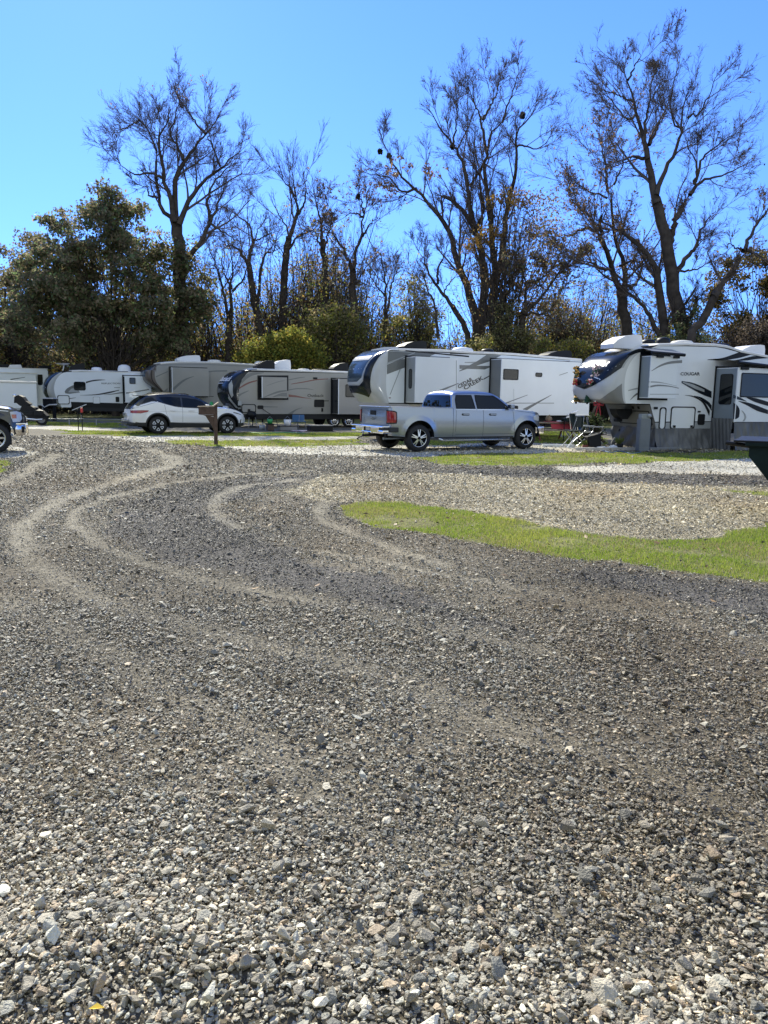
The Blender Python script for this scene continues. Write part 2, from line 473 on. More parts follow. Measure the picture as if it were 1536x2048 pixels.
# ---- loose stones (real geometry)
def rock_templates(K, n):
    out = []
    for k in range(K):
        bm = bmesh.new()
        pts = rng.normal(size=(n, 3)); pts /= np.linalg.norm(pts, axis=1)[:, None]
        pts *= rng.uniform(.75, 1.05, (n, 1)); pts[:, 2] *= rng.uniform(.45, .85)
        for p in pts: bm.verts.new(p)
        r = bmesh.ops.convex_hull(bm, input=bm.verts)
        bmesh.ops.triangulate(bm, faces=bm.faces)
        dele = [v for v in bm.verts if not v.link_faces]
        bmesh.ops.delete(bm, geom=dele, context='VERTS')
        bm.verts.index_update()
        V = np.array([v.co[:] for v in bm.verts]); Fc = np.array([[v.index for v in f.verts] for f in bm.faces]); bm.free()
        out.append((V, Fc))
    return out
ROCKS = rock_templates(18, 16); MIDR = rock_templates(14, 11); PEB = rock_templates(10, 7)
def scatter(n_target, ylo, yhi, dens):
    xs, ys = [], []
    area = (yhi - ylo) * (2 * (.53 * (ylo + yhi) / 2 + 1.2))
    n = int(area * dens * 1.0)
    y = rng.uniform(ylo, yhi, n * 2); half = .53 * y + 1.7
    hm = .53 * yhi + 1.7
    x = rng.uniform(-hm, hm, n * 2); k = np.abs(x) < half
    m = int(len(x))
    keep = rng.random(m) < (dens * (yhi - ylo) * 2 * hm / m)
    k &= keep
    return x[k], y[k]
SV, SF, SC = [], [], []; voff = 0
bands = [(1.25, 3, 8200, .0125), (1.25, 3.2, 7000, .007), (3, 6, 5200, .0132), (3.2, 6, 3500, .008), (6, 10, 3000, .0158), (10, 15, 1500, .022), (15, 22, 650, .031), (22, 30, 230, .045)]
for (y0, y1, dens, s0) in bands:
    x, y = scatter(0, y0, y1, dens)
    gm, pm, tm, dm, km = masks(x, y)
    cl = fbm(x * 1.6, y * 1.6, 70, 3)
    p = np.where(gm > .5, .045, 1.0) * np.where(pm > .5, .35, 1.0) * (np.clip(1.15 - km * .75, .35, 1) * np.clip(.6 + 1.3 * (cl - .25), .5, 1.1) if s0 > .012 else 1.0)
    p = np.where((tm > .5) & (gm < .5), 1.1, p)
    k = rng.random(len(x)) < p
    x, y, tm, dm, km, pm, cl = x[k], y[k], tm[k], dm[k], km[k], pm[k], cl[k]
    N = len(x)
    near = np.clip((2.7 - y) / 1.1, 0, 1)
    s = s0 * .5 * np.exp(rng.normal(0, .42, N)) * (1 + .9 * near * (rng.random(N) ** 2))
    s *= np.where(tm > .5, 1.05, 1) * (1 - .35 * km)
    big = rng.random(N) < .012; s = np.where(big, s * 2.1, s); s = np.minimum(s, .032 + .0008 * y)
    ang = rng.uniform(0, 2 * np.pi, N); tilt = rng.normal(0, .6, N); tdir = rng.uniform(0, 2 * np.pi, N)
    ax = np.stack([s * rng.uniform(.85, 1.5, N), s * rng.uniform(.7, 1.15, N), s * rng.uniform(.5, 1.0, N)], -1)
    # rotation = Rz(tdir) Rx(tilt) Rz(ang)
    ca, sa = np.cos(ang), np.sin(ang); ct, st = np.cos(tilt), np.sin(tilt); cd, sd_ = np.cos(tdir), np.sin(tdir)
    A = np.zeros((N, 3, 3)); A[:, 0, 0] = ca; A[:, 0, 1] = -sa; A[:, 1, 0] = sa; A[:, 1, 1] = ca; A[:, 2, 2] = 1
    B = np.zeros((N, 3, 3)); B[:, 0, 0] = 1; B[:, 1, 1] = ct; B[:, 1, 2] = -st; B[:, 2, 1] = st; B[:, 2, 2] = ct
    D = np.zeros((N, 3, 3)); D[:, 0, 0] = cd; D[:, 0, 1] = -sd_; D[:, 1, 0] = sd_; D[:, 1, 1] = cd; D[:, 2, 2] = 1
    Rm = D @ B @ A
    z = hgt(x, y) - .012 + ax[:, 2] * rng.uniform(.0, 1.25, N) + .010 * (cl > .5) * rng.random(N)
    val = np.clip(.222 * np.exp(rng.normal(0, .50, N)), .045, .62)
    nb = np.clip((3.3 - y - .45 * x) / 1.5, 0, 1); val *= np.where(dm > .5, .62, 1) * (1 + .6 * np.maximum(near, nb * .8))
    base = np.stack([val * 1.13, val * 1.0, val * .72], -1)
    hue = rng.random(N)
    base = np.where((hue < .12)[:, None], base * np.array([1.08, .94, .82]), base)
    base = np.where((hue > .72)[:, None], base * np.array([.88, .95, 1.03]), base)
    tanc = np.stack([val * 1.95, val * 1.72, val * 1.18], -1)
    base = np.where((tm > .5)[:, None], tanc, base)
    base = np.where((pm > .5)[:, None], base * np.array([1.7, 1.7, 1.7]) + .06, base)
    base = base * (1 - .45 * km[:, None]) + np.array([.30, .265, .21]) * .45 * km[:, None]
    pt = fbm(x * .55 + 7, y * .4, 91, 4); base = base * (.62 + .8 * pt)[:, None]; rd = np.clip((fbm(x * .5, y * .35, 95, 3) - .55) * 4, 0, 1)[:, None]; base = base * (1 - rd * np.array([.0, .06, .14]))
    TT = (ROCKS if y0 < 2 and s0 > .01 else MIDR if y0 < 6 and s0 > .01 else PEB)
    ti = rng.integers(0, len(TT), N)
    for t, (V, Fc) in enumerate(TT):
        sel = np.where(ti == t)[0]
        if len(sel) == 0: continue
        P = V[None] * ax[sel][:, None, :]
        P = np.einsum('nij,nkj->nki', Rm[sel], P) + np.stack([x[sel], y[sel], z[sel]], -1)[:, None, :]
        SV.append(P.reshape(-1, 3)); SF.append((Fc[None] + (np.arange(len(sel)) * len(V))[:, None, None] + voff).reshape(-1, 3))
        SC.append(np.repeat(base[sel], len(V), 0)); voff += len(sel) * len(V)
stone_m = mat("limestone", (.3, .3, .3), rough=.58, attr='tint', noise=.2, nscale=70, spec=.5, bump=.5, bscale=150)
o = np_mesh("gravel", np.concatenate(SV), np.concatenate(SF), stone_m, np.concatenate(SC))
tag(o, "loose grey and tan crushed stone spread over the campground road", "gravel", kind='stuff')
print("stones verts", voff)
del SV, SF, SC

# ---- grass blades
def blades(x, y, h, w, col, lean=.5):
    N = len(x); a = rng.uniform(0, 2 * np.pi, N); l = h * rng.uniform(.1, lean * 1.6, N); la = rng.uniform(0, 2 * np.pi, N)
    z = hgt(x, y) - .012
    dx, dy = np.cos(a) * w / 2, np.sin(a) * w / 2
    b0 = np.stack([x - dx, y - dy, z], -1); b1 = np.stack([x + dx, y + dy, z], -1)
    tp = np.stack([x + np.cos(la) * l, y + np.sin(la) * l, z + h], -1)
    V = np.stack([b0, b1, tp], 1).reshape(-1, 3)
    return V, np.arange(3 * N).reshape(N, 3), np.repeat(col, 3, 0)
GV, GF, GC = [], [], []; off = 0
for (P, dens, h0, w0) in [(ISLAND, 5200, .030, .0065)] + [(S, d, hh, ww) for S, d, hh, ww in zip(STRIPS, (900, 800, 700, 600, 350, 1200, 600, 2500), (.030, .034, .04, .034, .05, .03, .036, .025), (.020, .024, .028, .024, .04, .018, .026, .009))]:
    lo = np.maximum(P.min(0), (-30, 0)); hi = np.minimum(P.max(0), (30, 60))
    n = int((hi[0] - lo[0]) * (hi[1] - lo[1]) * dens)
    n = min(n, 700000)
    x = rng.uniform(lo[0] - .3, hi[0] + .3, n); y = rng.uniform(lo[1] - .3, hi[1] + .3, n)
    k = np.abs(x) < .54 * y + 1.2
    x, y = x[k], y[k]
    wx, wy = warp(x, y); k = pip(P, wx, wy)
    kk = rng.random(len(x)) < np.clip((fbm(x * 1.9, y * 1.9, 80, 4) - .30) * 4.5, .06, 1)
    k &= kk
    x, y = x[k], y[k]; N = len(x)
    v = fbm(x * 1.1, y * 1.1, 83, 3)
    h = h0 * rng.uniform(.5, 1.5, N) * (.7 + .7 * v)
    c1 = np.array([.25, .35, .04]); c2 = np.array([.42, .45, .09]); c3 = np.array([.12, .19, .03])
    t = np.clip((v - .3) * 2 + rng.normal(0, .25, N), 0, 1)[:, None]
    col = (c1 * (1 - t) + c2 * t); q = rng.random(N) < .2; col[q] = c3
    q = rng.random(N) < .10 + .25 * (fbm(x * .9, y * .9, 87, 3) < .42); col[q] = (.36, .29, .15)
    V, Fc, cc = blades(x, y, h, w0 * rng.uniform(.7, 1.3, N), col)
    GV.append(V); GF.append(Fc + off); GC.append(cc); off += len(V)
grass_m = mat("grass_blades", (.1, .2, .03), rough=.55, attr='tint', trans=.5, spec=.3)
o = np_mesh("grass", np.concatenate(GV), np.concatenate(GF), grass_m, np.concatenate(GC))
tag(o, "short yellow green mown grass between the gravel drives", "grass", kind='stuff')
print("grass verts", off)

# dry fallen leaves
n = 520; y = rng.uniform(6, 24, n); x = rng.uniform(-1, 1, n) * (.53 * y + 1); k = rng.random(n) < np.where(masks(x, y)[0] > .5, 1, .3); x, y = x[k], y[k]; n = len(x)
a = rng.uniform(0, 6.28, n); l = rng.uniform(.02, .05, n); ti = rng.normal(0, .012, (n, 4)) + .02
V = np.stack([np.stack([x + np.cos(a + t_) * l * f_, y + np.sin(a + t_) * l * f_, hgt(x, y) + np.abs(ti[:, i_])], -1) for i_, (t_, f_) in enumerate(((0, 1), (1.57, .5), (3.14, 1), (4.71, .5)))], 1).reshape(-1, 3)
cl_ = np.array([(.22, .12, .05), (.30, .18, .07), (.14, .08, .04), (.34, .24, .12)])[rng.integers(0, 4, n)]
tag(np_mesh("fallen_leaves", V, np.arange(4 * n).reshape(n, 4), mat("dry_leaves", (.2, .1, .05), rough=.7, attr='tint'), np.repeat(cl_, 4, 0)), "dry brown leaves scattered over the grass and gravel", "leaves", kind='stuff')
# ================================================================ TRAVEL TRAILERS
M_white = mat("white_fibreglass", (.78, .81, .83), rough=.35, coat=.3, noise=.03, nscale=1.2)
M_white2 = mat("cool_white_fibreglass", (.74, .78, .81), rough=.35, coat=.3, noise=.03, nscale=1.2)
M_silver = mat("pale_silver_gelcoat", (.50, .52, .54), rough=.3, coat=.5, noise=.05, nscale=2)
M_tan = mat("taupe_fibreglass", (.29, .28, .26), rough=.4, coat=.25, noise=.03, nscale=1.2)
M_tan2 = mat("grey_taupe_fibreglass", (.295, .29, .268), rough=.4, coat=.25, noise=.03, nscale=1.2)
M_brown = mat("brown_gelcoat", (.105, .085, .075), rough=.3, coat=.5)
M_roof = mat("roof_membrane", (.72, .70, .64), rough=.6, noise=.08, nscale=3)
M_black = mat("black_trim", (.010, .011, .013), rough=.5, spec=.25)
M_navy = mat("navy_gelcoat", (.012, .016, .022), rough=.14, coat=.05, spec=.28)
M_glass = mat("tinted_glass", (.008, .011, .014), rough=.04, spec=.5)
M_wglass = mat("front_cap_glass", (.05, .075, .10), rough=.06, coat=.0, spec=.4)
M_grey = mat("grey_graphic", (.14, .15, .15), rough=.35, coat=.3)
M_lgrey = mat("light_grey_graphic", (.33, .35, .36), rough=.35, coat=.3)
M_mgrey = mat("mid_grey_panel", (.20, .205, .205), rough=.45, coat=.2, noise=.05, nscale=2)
M_red = mat("dark_red_graphic", (.17, .045, .04), rough=.35, coat=.3)
M_letter = mat("black_lettering", (.03, .032, .035), rough=.4)
M_wletter = mat("white_lettering", (.75, .77, .8), rough=.4)
M_under = mat("black_underbody", (.012, .013, .016), rough=.7)
M_rub = mat("tyre_rubber", (.018, .018, .019), rough=.75, noise=.2, nscale=8)
M_alu = mat("machined_aluminium", (.72, .73, .75), rough=.25, metal=1)
M_steel = mat("galvanised_steel", (.35, .36, .37), rough=.45, metal=.8)
M_chrome = mat("chrome_plate", (.85, .85, .86), rough=.07, metal=1)
M_acw = mat("white_plastic_shroud", (.75, .76, .78), rough=.45)
M_skirt = mat("grey_vinyl_skirting", (.115, .118, .122), rough=.55, noise=.3, nscale=1.5, bump=.6, bscale=3)
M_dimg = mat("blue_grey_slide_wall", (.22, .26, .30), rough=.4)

def Q(n):
    o = {1: (0, 680, .16667), 2: (220, 690, .19531), 3: (420, 690, .20833), 4: (680, 670, .16927), 5: (900, 670, .18229), 6: (1080, 650, .15625), 7: (1290, 660, .16016),
         'a': (260, 700, .065104), 'b': (420, 720, .065104), 'c': (680, 690, .065104)}[n]
    return lambda u, v: (o[0] + u * o[2], o[1] + v * o[2])

def wheel(root, x, y, r, w, style='rv', out=-1):
    """wheel on the axle point (x, y), outer face towards out*y"""
    mb = MB(); h = w / 2
    mb.lathe([(r * .66, -h), (r * .9, -h), (r, -h * .6), (r, h * .6), (r * .9, h), (r * .66, h)], x, y, r, M_rub, 'y', 36)
    # tread grooves
    for k in range(36):
        a = 2 * math.pi * k / 36
        mb.box(-.012, .012, y - h * .55, y + h * .55, r - .004, r + .006, M_rub, M=Matrix.Translation((x, 0, r)) @ Matrix.Rotation(a, 4, 'Y'))
    t = mb.build('wheel', root)
    rb = MB(); yo = y + out * h * .8; rr = r * .67
    dark = M_black
    rb.lathe([(rr, 0), (rr, -out * .16 * 1), (0.0, -out * .16)], x, yo, r, dark, 'y', 32)
    def spoke(a, r0, r1, w0, w1, m, dy=0.0):
        ca, sa = math.cos(a), math.sin(a)
        def P(rad, side, d): return (x + rad * ca - side * sa, yo + dy + d, r + rad * sa + side * ca)
        d0 = out * .012
        vs = [P(r0, -w0, d0), P(r0, w0, d0), P(r1, w1, d0 - out * .01), P(r1, -w1, d0 - out * .01), P(r0, -w0, -out * .03), P(r0, w0, -out * .03), P(r1, w1, -out * .04), P(r1, -w1, -out * .04)]
        rb.add(vs, [(0, 1, 2, 3), (0, 4, 5, 1), (1, 5, 6, 2), (2, 6, 7, 3), (3, 7, 4, 0)], m)
    if style == 'rv':
        rb.lathe([(rr * .99, .012 * out), (rr * .86, .012 * out), (rr * .82, -.03 * out)], x, yo, r, M_alu, 'y', 32)
        for k in range(8): spoke(2 * math.pi * k / 8, .05, rr * .86, .028, .02, M_alu)
        rb.lathe([(.06, 0), (.055, .03 * out), (0, .035 * out)], x, yo, r, M_chrome, 'y', 16)
    elif style == 'truck':
        rb.lathe([(rr * 1.0, .006 * out), (rr * .95, .012 * out), (rr * .93, -.02 * out)], x, yo, r, M_alu, 'y', 32)
        for k in range(5):
            a = 2 * math.pi * k / 5 + .3
            spoke(a - .15, .05, rr * .95, .022, .012, M_alu); spoke(a + .15, .05, rr * .95, .022, .012, M_alu)
            spoke(a, .04, rr * .8, .03, .03, M_black, -out * .012)
        rb.lathe([(.05, 0), (.045, .02 * out), (0, .024 * out)], x, yo, r, M_black, 'y', 16)
    elif style == 'suv':
        rb.lathe([(rr * 1.0, .004 * out), (rr * .93, .010 * out), (rr * .9, -.02 * out)], x, yo, r, M_black, 'y', 32)
        for k in range(6):
            a = 2 * math.pi * k / 6 + math.pi / 6
            spoke(a + math.pi / 6, .03, rr * .93, .05, .028, M_black)
            for sgn in (-1, 1):      # bright triangular outline between spokes
                for (ra, da, rb_, db) in ((rr * .42, 0, rr * .88, .30 * sgn), ):
                    p0 = a + da; p1 = a + db
                    A = Vector((x + ra * math.cos(p0), yo + out * .016, r + ra * math.sin(p0))); B = Vector((x + rb_ * math.cos(p1), yo + out * .016, r + rb_ * math.sin(p1)))
                    rb.tube([A, B], .0165, M_wletter, 5)
            rb.tube([Vector((x + rr * .88 * math.cos(a + q), yo + out * .016, r + rr * .88 * math.sin(a + q))) for q in (-.3, -.1, .1, .3)], .0165, M_wletter, 5)
        rb.lathe([(.06, 0), (.055, .02 * out), (0, .024 * out)], x, yo, r, M_black, 'y', 16)
    else:
        rb.lathe([(rr * .98, .01 * out), (rr * .8, .012 * out), (rr * .7, -.03 * out), (rr * .35, -.01 * out), (.0, .0)], x, yo, r, M_lgrey, 'y', 32)
    rb.build('rim', t)
    return t

class RV:
    def __init__(s, fr, name, label, cat, ctrl, roof, bottom, W=2.44, n=2.7, wall=M_white, nseg=28):
        """ctrl: (z, x_edge, x_centre) bottom -> top; roof: list (x,z) after the cap top to the rear; bottom: list (x,z) from rear to the cap bottom"""
        s.fr = fr; s.W = W; s.n = n
        s.root = thing(name, label, cat, fr.M)
        s.P = spline(ctrl, nseg); s.nseg = nseg
        s.edge = [(p[1], p[0]) for p in s.P]
        outline = s.edge + roof + bottom
        s.outline = outline
        mb = MB()
        V, T = cdt_pl(outline)
        mb.add([(a, 0, b) for a, b in V], T, wall)
        mb.add([(a, W, b) for a, b in V], [t[::-1] for t in T], wall)
        # roof with rolled edges, ends of the shell
        top = [s.edge[-1]] + roof; s.top = top
        for i in range(len(top) - 1):
            (x0, z0), (x1, z1) = top[i], top[i + 1]
            if z1 < z0 - 1.0 or abs(x1 - x0) < 1e-4:
                mb.poly([(x0, 0, z0), (x1, 0, z1), (x1, W, z1), (x0, W, z0)], wall); continue
            prof = [(-.012, -.05), (-.012, .0), (.01, .03), (.05, .05), (W / 2, .10), (W - .05, .05), (W - .01, .03), (W + .012, 0), (W + .012, -.05)]
            for j in range(len(prof) - 1):
                a, b = prof[j], prof[j + 1]
                mb.poly([(x0, a[0], z0 + a[1]), (x0, b[0], z0 + b[1]), (x1, b[0], z1 + b[1]), (x1, a[0], z1 + a[1])], M_roof)
            mb.poly([(x0, p[0], z0 + p[1]) for p in prof], M_roof)
            mb.poly([(x1, p[0], z1 + p[1]) for p in prof][::-1], M_roof)
        bt = bottom + [s.edge[0]]
        for i in range(len(bt) - 1):
            (x0, z0), (x1, z1) = bt[i], bt[i + 1]
            mb.poly([(x0, 0, z0), (x1, 0, z1), (x1, W, z1), (x0, W, z0)], M_under if abs(x1 - x0) > .3 else wall)
        s.body = mb; s.zb = -.004; s.cap = MB(); s.D = -0.004; s.H = 0
    def c(s, u, t, off=0.0):
        u = min(max(u, 0), 1); t = min(max(t, 0), 1)
        k = t * s.nseg; i = min(int(k), s.nseg - 1); f = k - i
        z, xe, xc = s.P[i] * (1 - f) + s.P[i + 1] * f
        a = u * math.pi; ca, sa = math.cos(a), math.sin(a); e = 2 / s.n
        y = s.W / 2 * (1 - math.copysign(abs(ca) ** e, ca)); sx = abs(sa) ** e
        x = xe + (xc - xe) * sx
        if off:
            d = .004
            p = Vector((x, y, z)); pu = Vector(s.c(min(u + d, 1), t)) - Vector(s.c(max(u - d, 0), t)); pt = Vector(s.c(u, min(t + d, 1))) - Vector(s.c(u, max(t - d, 0)))
            nrm = pt.cross(pu)
            if nrm.length > 1e-9:
                nrm.normalize()
                if nrm.x > 0.2 and t < .9: nrm = -nrm
                if t >= .9 and nrm.z < 0: nrm = -nrm
                p += nrm * off
            return tuple(p)
        return (x, y, z)
    def make_cap(s, m, mbot=None):
        s.cap.grid(lambda a, b: s.c(a, b), 48, s.nseg * 2, m)
        s.cap.poly([s.c(i / 24, 0) for i in range(25)], mbot or M_under)
        s.cap.poly([s.c(i / 24, 1) for i in range(25)][::-1], M_roof)
    def cp(s, pts, m, off=.006, res=.05): s.cap.patch(pts, lambda a, b: s.c(a, b, off), m, res)
    def ct(s, st, a, b, h, m, off=.014, shear=0, bold=.012): text(s.cap, st, (-a[0], a[1]), (-b[0], b[1]), h, lambda u, v: s.c(-u, v, off), m, shear, bold)
    def px(s, q, pts, c=0.0): return [s.fr.S(*q(*p), c) for p in pts]
    def dec(s, q, pts, m, c=0.0, mb=None):
        s.H += 1; (mb or s.body).flat(s.px(q, pts, c), c - .004 - .0004 * (s.H % 12), m)
    def swoosh(s, q, top, bot, m, c=0.0, mb=None):
        a = [tuple(p) for p in spline(top, 12)]; b = [tuple(p) for p in spline(bot, 12)]
        s.dec(q, a + b[::-1], m, c, mb)
    def tx(s, q, st, a, b, h, m, c=0.0, shear=0, bold=.01, mb=None):
        A = s.fr.S(*q(*a), c); B = s.fr.S(*q(*b), c)
        hh = abs(s.fr.S(*q(a[0], a[1] - h), c)[1] - A[1])
        text(mb or s.body, st, A, B, hh, lambda u, v: (u, c - .012, v), m, shear, bold)
    def rect(s, q, x0, y0, x1, y1, c=0.0):
        A = s.fr.S(*q(x0, y1), c); B = s.fr.S(*q(x1, y0), c); return A[0], B[0], A[1], B[1]
    def window(s, q, x0, y0, x1, y1, c=0.0, name='window', r=.06, parent=None, frame=.035, glass=M_glass, fm=M_black):
        a, b, z0, z1 = s.rect(q, x0, y0, x1, y1, c)
        mb = MB(); P = rrect(a, b, z0, z1, min(r, (b - a) / 2.2, (z1 - z0) / 2.2)); I = rrect(a + frame, b - frame, z0 + frame, z1 - frame, min(r, (b - a - 2 * frame) / 2.2, (z1 - z0 - 2 * frame) / 2.2))
        n = len(P); yf = c - .022
        mb.add([(p[0], yf, p[1]) for p in P] + [(p[0], yf, p[1]) for p in I], [(i, (i + 1) % n, n + (i + 1) % n, n + i) for i in range(n)], fm)
        mb.add([(p[0], yf, p[1]) for p in P] + [(p[0], c, p[1]) for p in P], [(i, n + i, n + (i + 1) % n, (i + 1) % n) for i in range(n)], fm)
        mb.add([(p[0], yf, p[1]) for p in I] + [(p[0], c - .010, p[1]) for p in I], [(i, n + i, n + (i + 1) % n, (i + 1) % n) for i in range(n)], fm)
        w = mb.build(name, parent or s.root)
        g = MB(); g.flat(I, c - .010, glass); g.build('pane' if name == 'window' else 'panel', w)
        return w
    def hatch(s, q, x0, y0, x1, y1, c=0.0, panel=M_white, name='storage_door'):
        return s.window(q, x0, y0, x1, y1, c, name=name, r=.10, frame=.04, glass=panel)
    def slide(s, q, x0, y0, x1, y1, c, wall, side=None, name='slide_out', x1abs=None, gap=True):
        a, b, z0, z1 = s.rect(q, x0, y0, x1, y1, c)
        if x1abs: b = x1abs
        mb = MB(); mb.box(a, b, c, .05, z0, z1, wall, .012)
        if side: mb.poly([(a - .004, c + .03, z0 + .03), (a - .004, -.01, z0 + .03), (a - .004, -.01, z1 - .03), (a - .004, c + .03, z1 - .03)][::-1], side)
        if gap:
            g = .07
            mb.box(a - g, b + g, -.02, -.003, z1, z1 + g, M_black); mb.box(a - g, b + g, -.02, -.003, z0 - g, z0, M_black)
            mb.box(a - g, a, -.02, -.003, z0, z1, M_black)
            if not x1abs: mb.box(b, b + g, -.02, -.003, z0, z1, M_black)
            mb.box(a - .01, a + .03, c - .012, c + .03, z0, z1, M_white)
        return mb, (a, b, z0, z1)
    def ac(s, x, z, m, L=.95, h=.30, y=1.22, w=.72):
        mb = MB()
        pr = [(x - L * .5, z), (x - L * .5, z + h * .3), (x - L * .38, z + h * .55), (x - L * .1, z + h * .86), (x + L * .3, z + h), (x + L * .46, z + h * .96), (x + L * .5, z + h * .6), (x + L * .5, z)]
        mb.prism(pr, y - w / 2, y + w / 2, m)
        for k in range(5): mb.box(x + L * .5, x + L * .5 + .006, y - w * .4, y + w * .4, z + .06 + k * .035, z + .075 + k * .035, M_black)
        mb.build('roof_air_conditioner', s.root)
    def acp(s, pl, pr_, ptop, pbase, m, y=1.22, w=.72):
        A = s.fr.S(pl, pbase, y); B = s.fr.S(pr_, ptop, y); L = (B[0] - A[0])
        zr = s.roofz((A[0] + B[0]) / 2) + .08
        s.ac((A[0] + B[0]) / 2, zr, m, L, max(.12, B[1] - zr), y, w)
    def roofz(s, x):
        pts = s.top
        for i in range(len(pts) - 1):
            if pts[i][0] <= x <= pts[i + 1][0]: return pts[i][1] + (pts[i + 1][1] - pts[i][1]) * (x - pts[i][0]) / max(1e-6, pts[i + 1][0] - pts[i][0])
        return pts[0][1] if x < pts[0][0] else pts[-1][1]
    def ventp(s, px, w_px, ptop, m, y=1.22):
        A = s.fr.S(px - w_px / 2, ptop, y); B = s.fr.S(px + w_px / 2, ptop, y); x = (A[0] + B[0]) / 2; zr = s.roofz(x) + .08
        s.vent(x, zr, m, y, (B[0] - A[0]) / 2, max(.08, A[1] - zr))
    def vent(s, x, z, m=M_acw, y=1.0, r=.24, h=.14):
        MB().lathe([(r, 0), (r, h * .4), (r * .85, h * .8), (r * .4, h), (0, h)], x, y, z, m, 'z', 20).build('roof_vent', s.root)
    def jack(s, x, y, z0=.0, z1=.9, r=.05):
        mb = MB(); mb.box(x - r, x + r, y - r, y + r, z0 + .25, z1, M_black, .008); mb.box(x - r * .7, x + r * .7, y - r * .7, y + r * .7, z0 + .03, z0 + .3, M_steel); mb.box(x - .14, x + .14, y - .14, y + .14, z0, z0 + .03, M_steel)
        mb.build('landing_jack', s.root)
    def frame(s, x0, x1, z0, z1):
        mb = MB()
        for y in (.35, s.W - .45): mb.box(x0, x1, y, y + .1, z0, z1, M_under)
        x = x0 + .5
        while x < x1: mb.box(x, x + .06, .3, s.W - .35, z0 + .02, z1 - .02, M_under); x += 1.1
        mb.build('chassis_frame', s.root)
    def done(s, body='body', cap='front_cap'):
        s.body.build(body, s.root); s.cap.build(cap, s.root)

def cdt_pl(pts):
    P = [tuple(p) for p in pts]
    return P, tess(P)

q1, q2, q3, q4, q5, q6, q7, qa, qb, qc = [Q(k) for k in (1, 2, 3, 4, 5, 6, 7, 'a', 'b', 'c')]

# ---------------------------------------------------------------- white fifth wheel with dark cap (right)
fr = Frame(1250, 26.6, 22)
S = fr.S
zt = S(1275, 703)[1]
x_lf0 = S(1300, 808)[0]; x_lf1 = S(1313, 872)[0]; zlow = S(1400, 858)[1]
ctrl = [(S(1253, 807)[1], .05, -.35), (1.75, .0, -.62), (2.05, -.05, -.82), (2.35, -.07, -.84), (2.7, -.03, -.70), (3.0, .10, -.48), (3.25, .30, -.2), (3.42, .55, .15), (3.50, .85, .6)]
roof = [S(1320, 689.5), S(1375, 688), S(1431, 690), S(1455, 693), S(1482, 702), S(1536, 713), (S(1536, 713)[0] + 4.0, S(1536, 713)[1] - .55)]
xr = roof[-1][0]
bottom = [(xr, zlow), (x_lf1, zlow), (x_lf0, S(1300, 808)[1]), (x_lf0 - .02, ctrl[0][0])]
rv = RV(fr, "fifth_wheel_trailer", "white fifth wheel with a dark nose hung with Christmas decorations, furthest right", "fifth wheel camper", ctrl, roof, bottom, wall=M_white, n=2.9)
rv.make_cap(M_silver)
# dark painted mask of the cap: from the near edge down to a V in the middle
rv.cp([(.085, .555), (.20, .46), (.42, .32), (.50, .275), (.58, .32), (.80, .46), (.93, .555), (.93, .80), (.88, .97), (.12, .97), (.085, .80)], M_navy, .012)
rv.cp([(.14, .60), (.40, .445), (.42, .445), (.14, .61)], M_lgrey, .010)
rv.cp([(.02, .0), (.98, .0), (.97, .22), (.62, .12), (.38, .13), (.12, .27), (.02, .36)], M_mgrey, .014)
rv.cp([(.05, .56), (.085, .56), (.085, .86), (.12, .975), (.03, .98), (.05, .80)], M_lgrey, .004)
rv.ct("COUGAR", (.70, .575), (.33, .575), .085, M_wletter, shear=.35, bold=.03)
for (a, b) in ((.62, .40), (.38, .40)):
    rv.cp([(a - .05, b + .035), (a + .05, b - .0), (a + .05, b + .012), (a - .05, b + .047)] if a > .5 else [(a - .05, b), (a + .05, b + .035), (a + .05, b + .047), (a - .05, b + .012)], M_wletter, .012)
for u in (.66, .46): rv.cap.lathe([(.04, 0), (.035, -.02), (0, -.03)], *rv.c(u, .09, .01), M_wletter, 'y', 12)
# black roofline band and swooshes on the side
rv.dec(q7, [(-190, 245), (-60, 205), (0, 240), (75, 215), (150, 203), (500, 203), (880, 212), (1000, 232), (1200, 287), (1536, 352), (1536, 338), (1200, 272), (1000, 220), (880, 200), (500, 190), (150, 188), (40, 196), (-60, 205)], M_black)
rv.swoosh(q7, [(-215, 300), (-120, 245), (0, 225), (180, 195)], [(-235, 345), (-110, 290), (0, 262), (180, 200)], M_navy)
rv.dec(q7, [(-60, 262), (40, 262), (180, 272), (380, 270), (180, 300), (0, 310), (-60, 300)], M_navy)
rv.swoosh(q7, [(780, 368), (950, 352), (1080, 312), (1180, 275)], [(780, 374), (960, 378), (1160, 352), (1340, 303)], M_black)
rv.swoosh(q7, [(1090, 382), (1200, 362), (1330, 330), (1420, 322)], [(1090, 386), (1250, 382), (1400, 362), (1536, 352)], M_black)
rv.swoosh(q7, [(455, 636), (580, 655), (700, 700), (830, 768)], [(455, 662), (580, 735), (700, 800), (830, 850)], M_navy)
rv.swoosh(q7, [(470, 646), (560, 668), (660, 705), (740, 745)], [(470, 658), (560, 700), (640, 740), (740, 775)], M_lgrey)
rv.swoosh(q7, [(500, 812), (620, 828), (740, 900), (808, 1010)], [(500, 816), (610, 842), (720, 915), (800, 1075)], M_black)
rv.swoosh(q7, [(610, 820), (700, 840), (790, 895), (830, 940)], [(610, 824), (690, 860), (780, 940), (830, 1010)], M_navy)
rv.swoosh(q7, [(-210, 750), (-100, 722), (0, 722), (60, 735)], [(-210, 762), (-100, 740), (0, 738), (60, 745)], M_lgrey)
rv.swoosh(q7, [(-180, 862), (-110, 790), (-20, 765), (60, 762)], [(-190, 880), (-110, 815), (-20, 780), (60, 772)], M_grey)
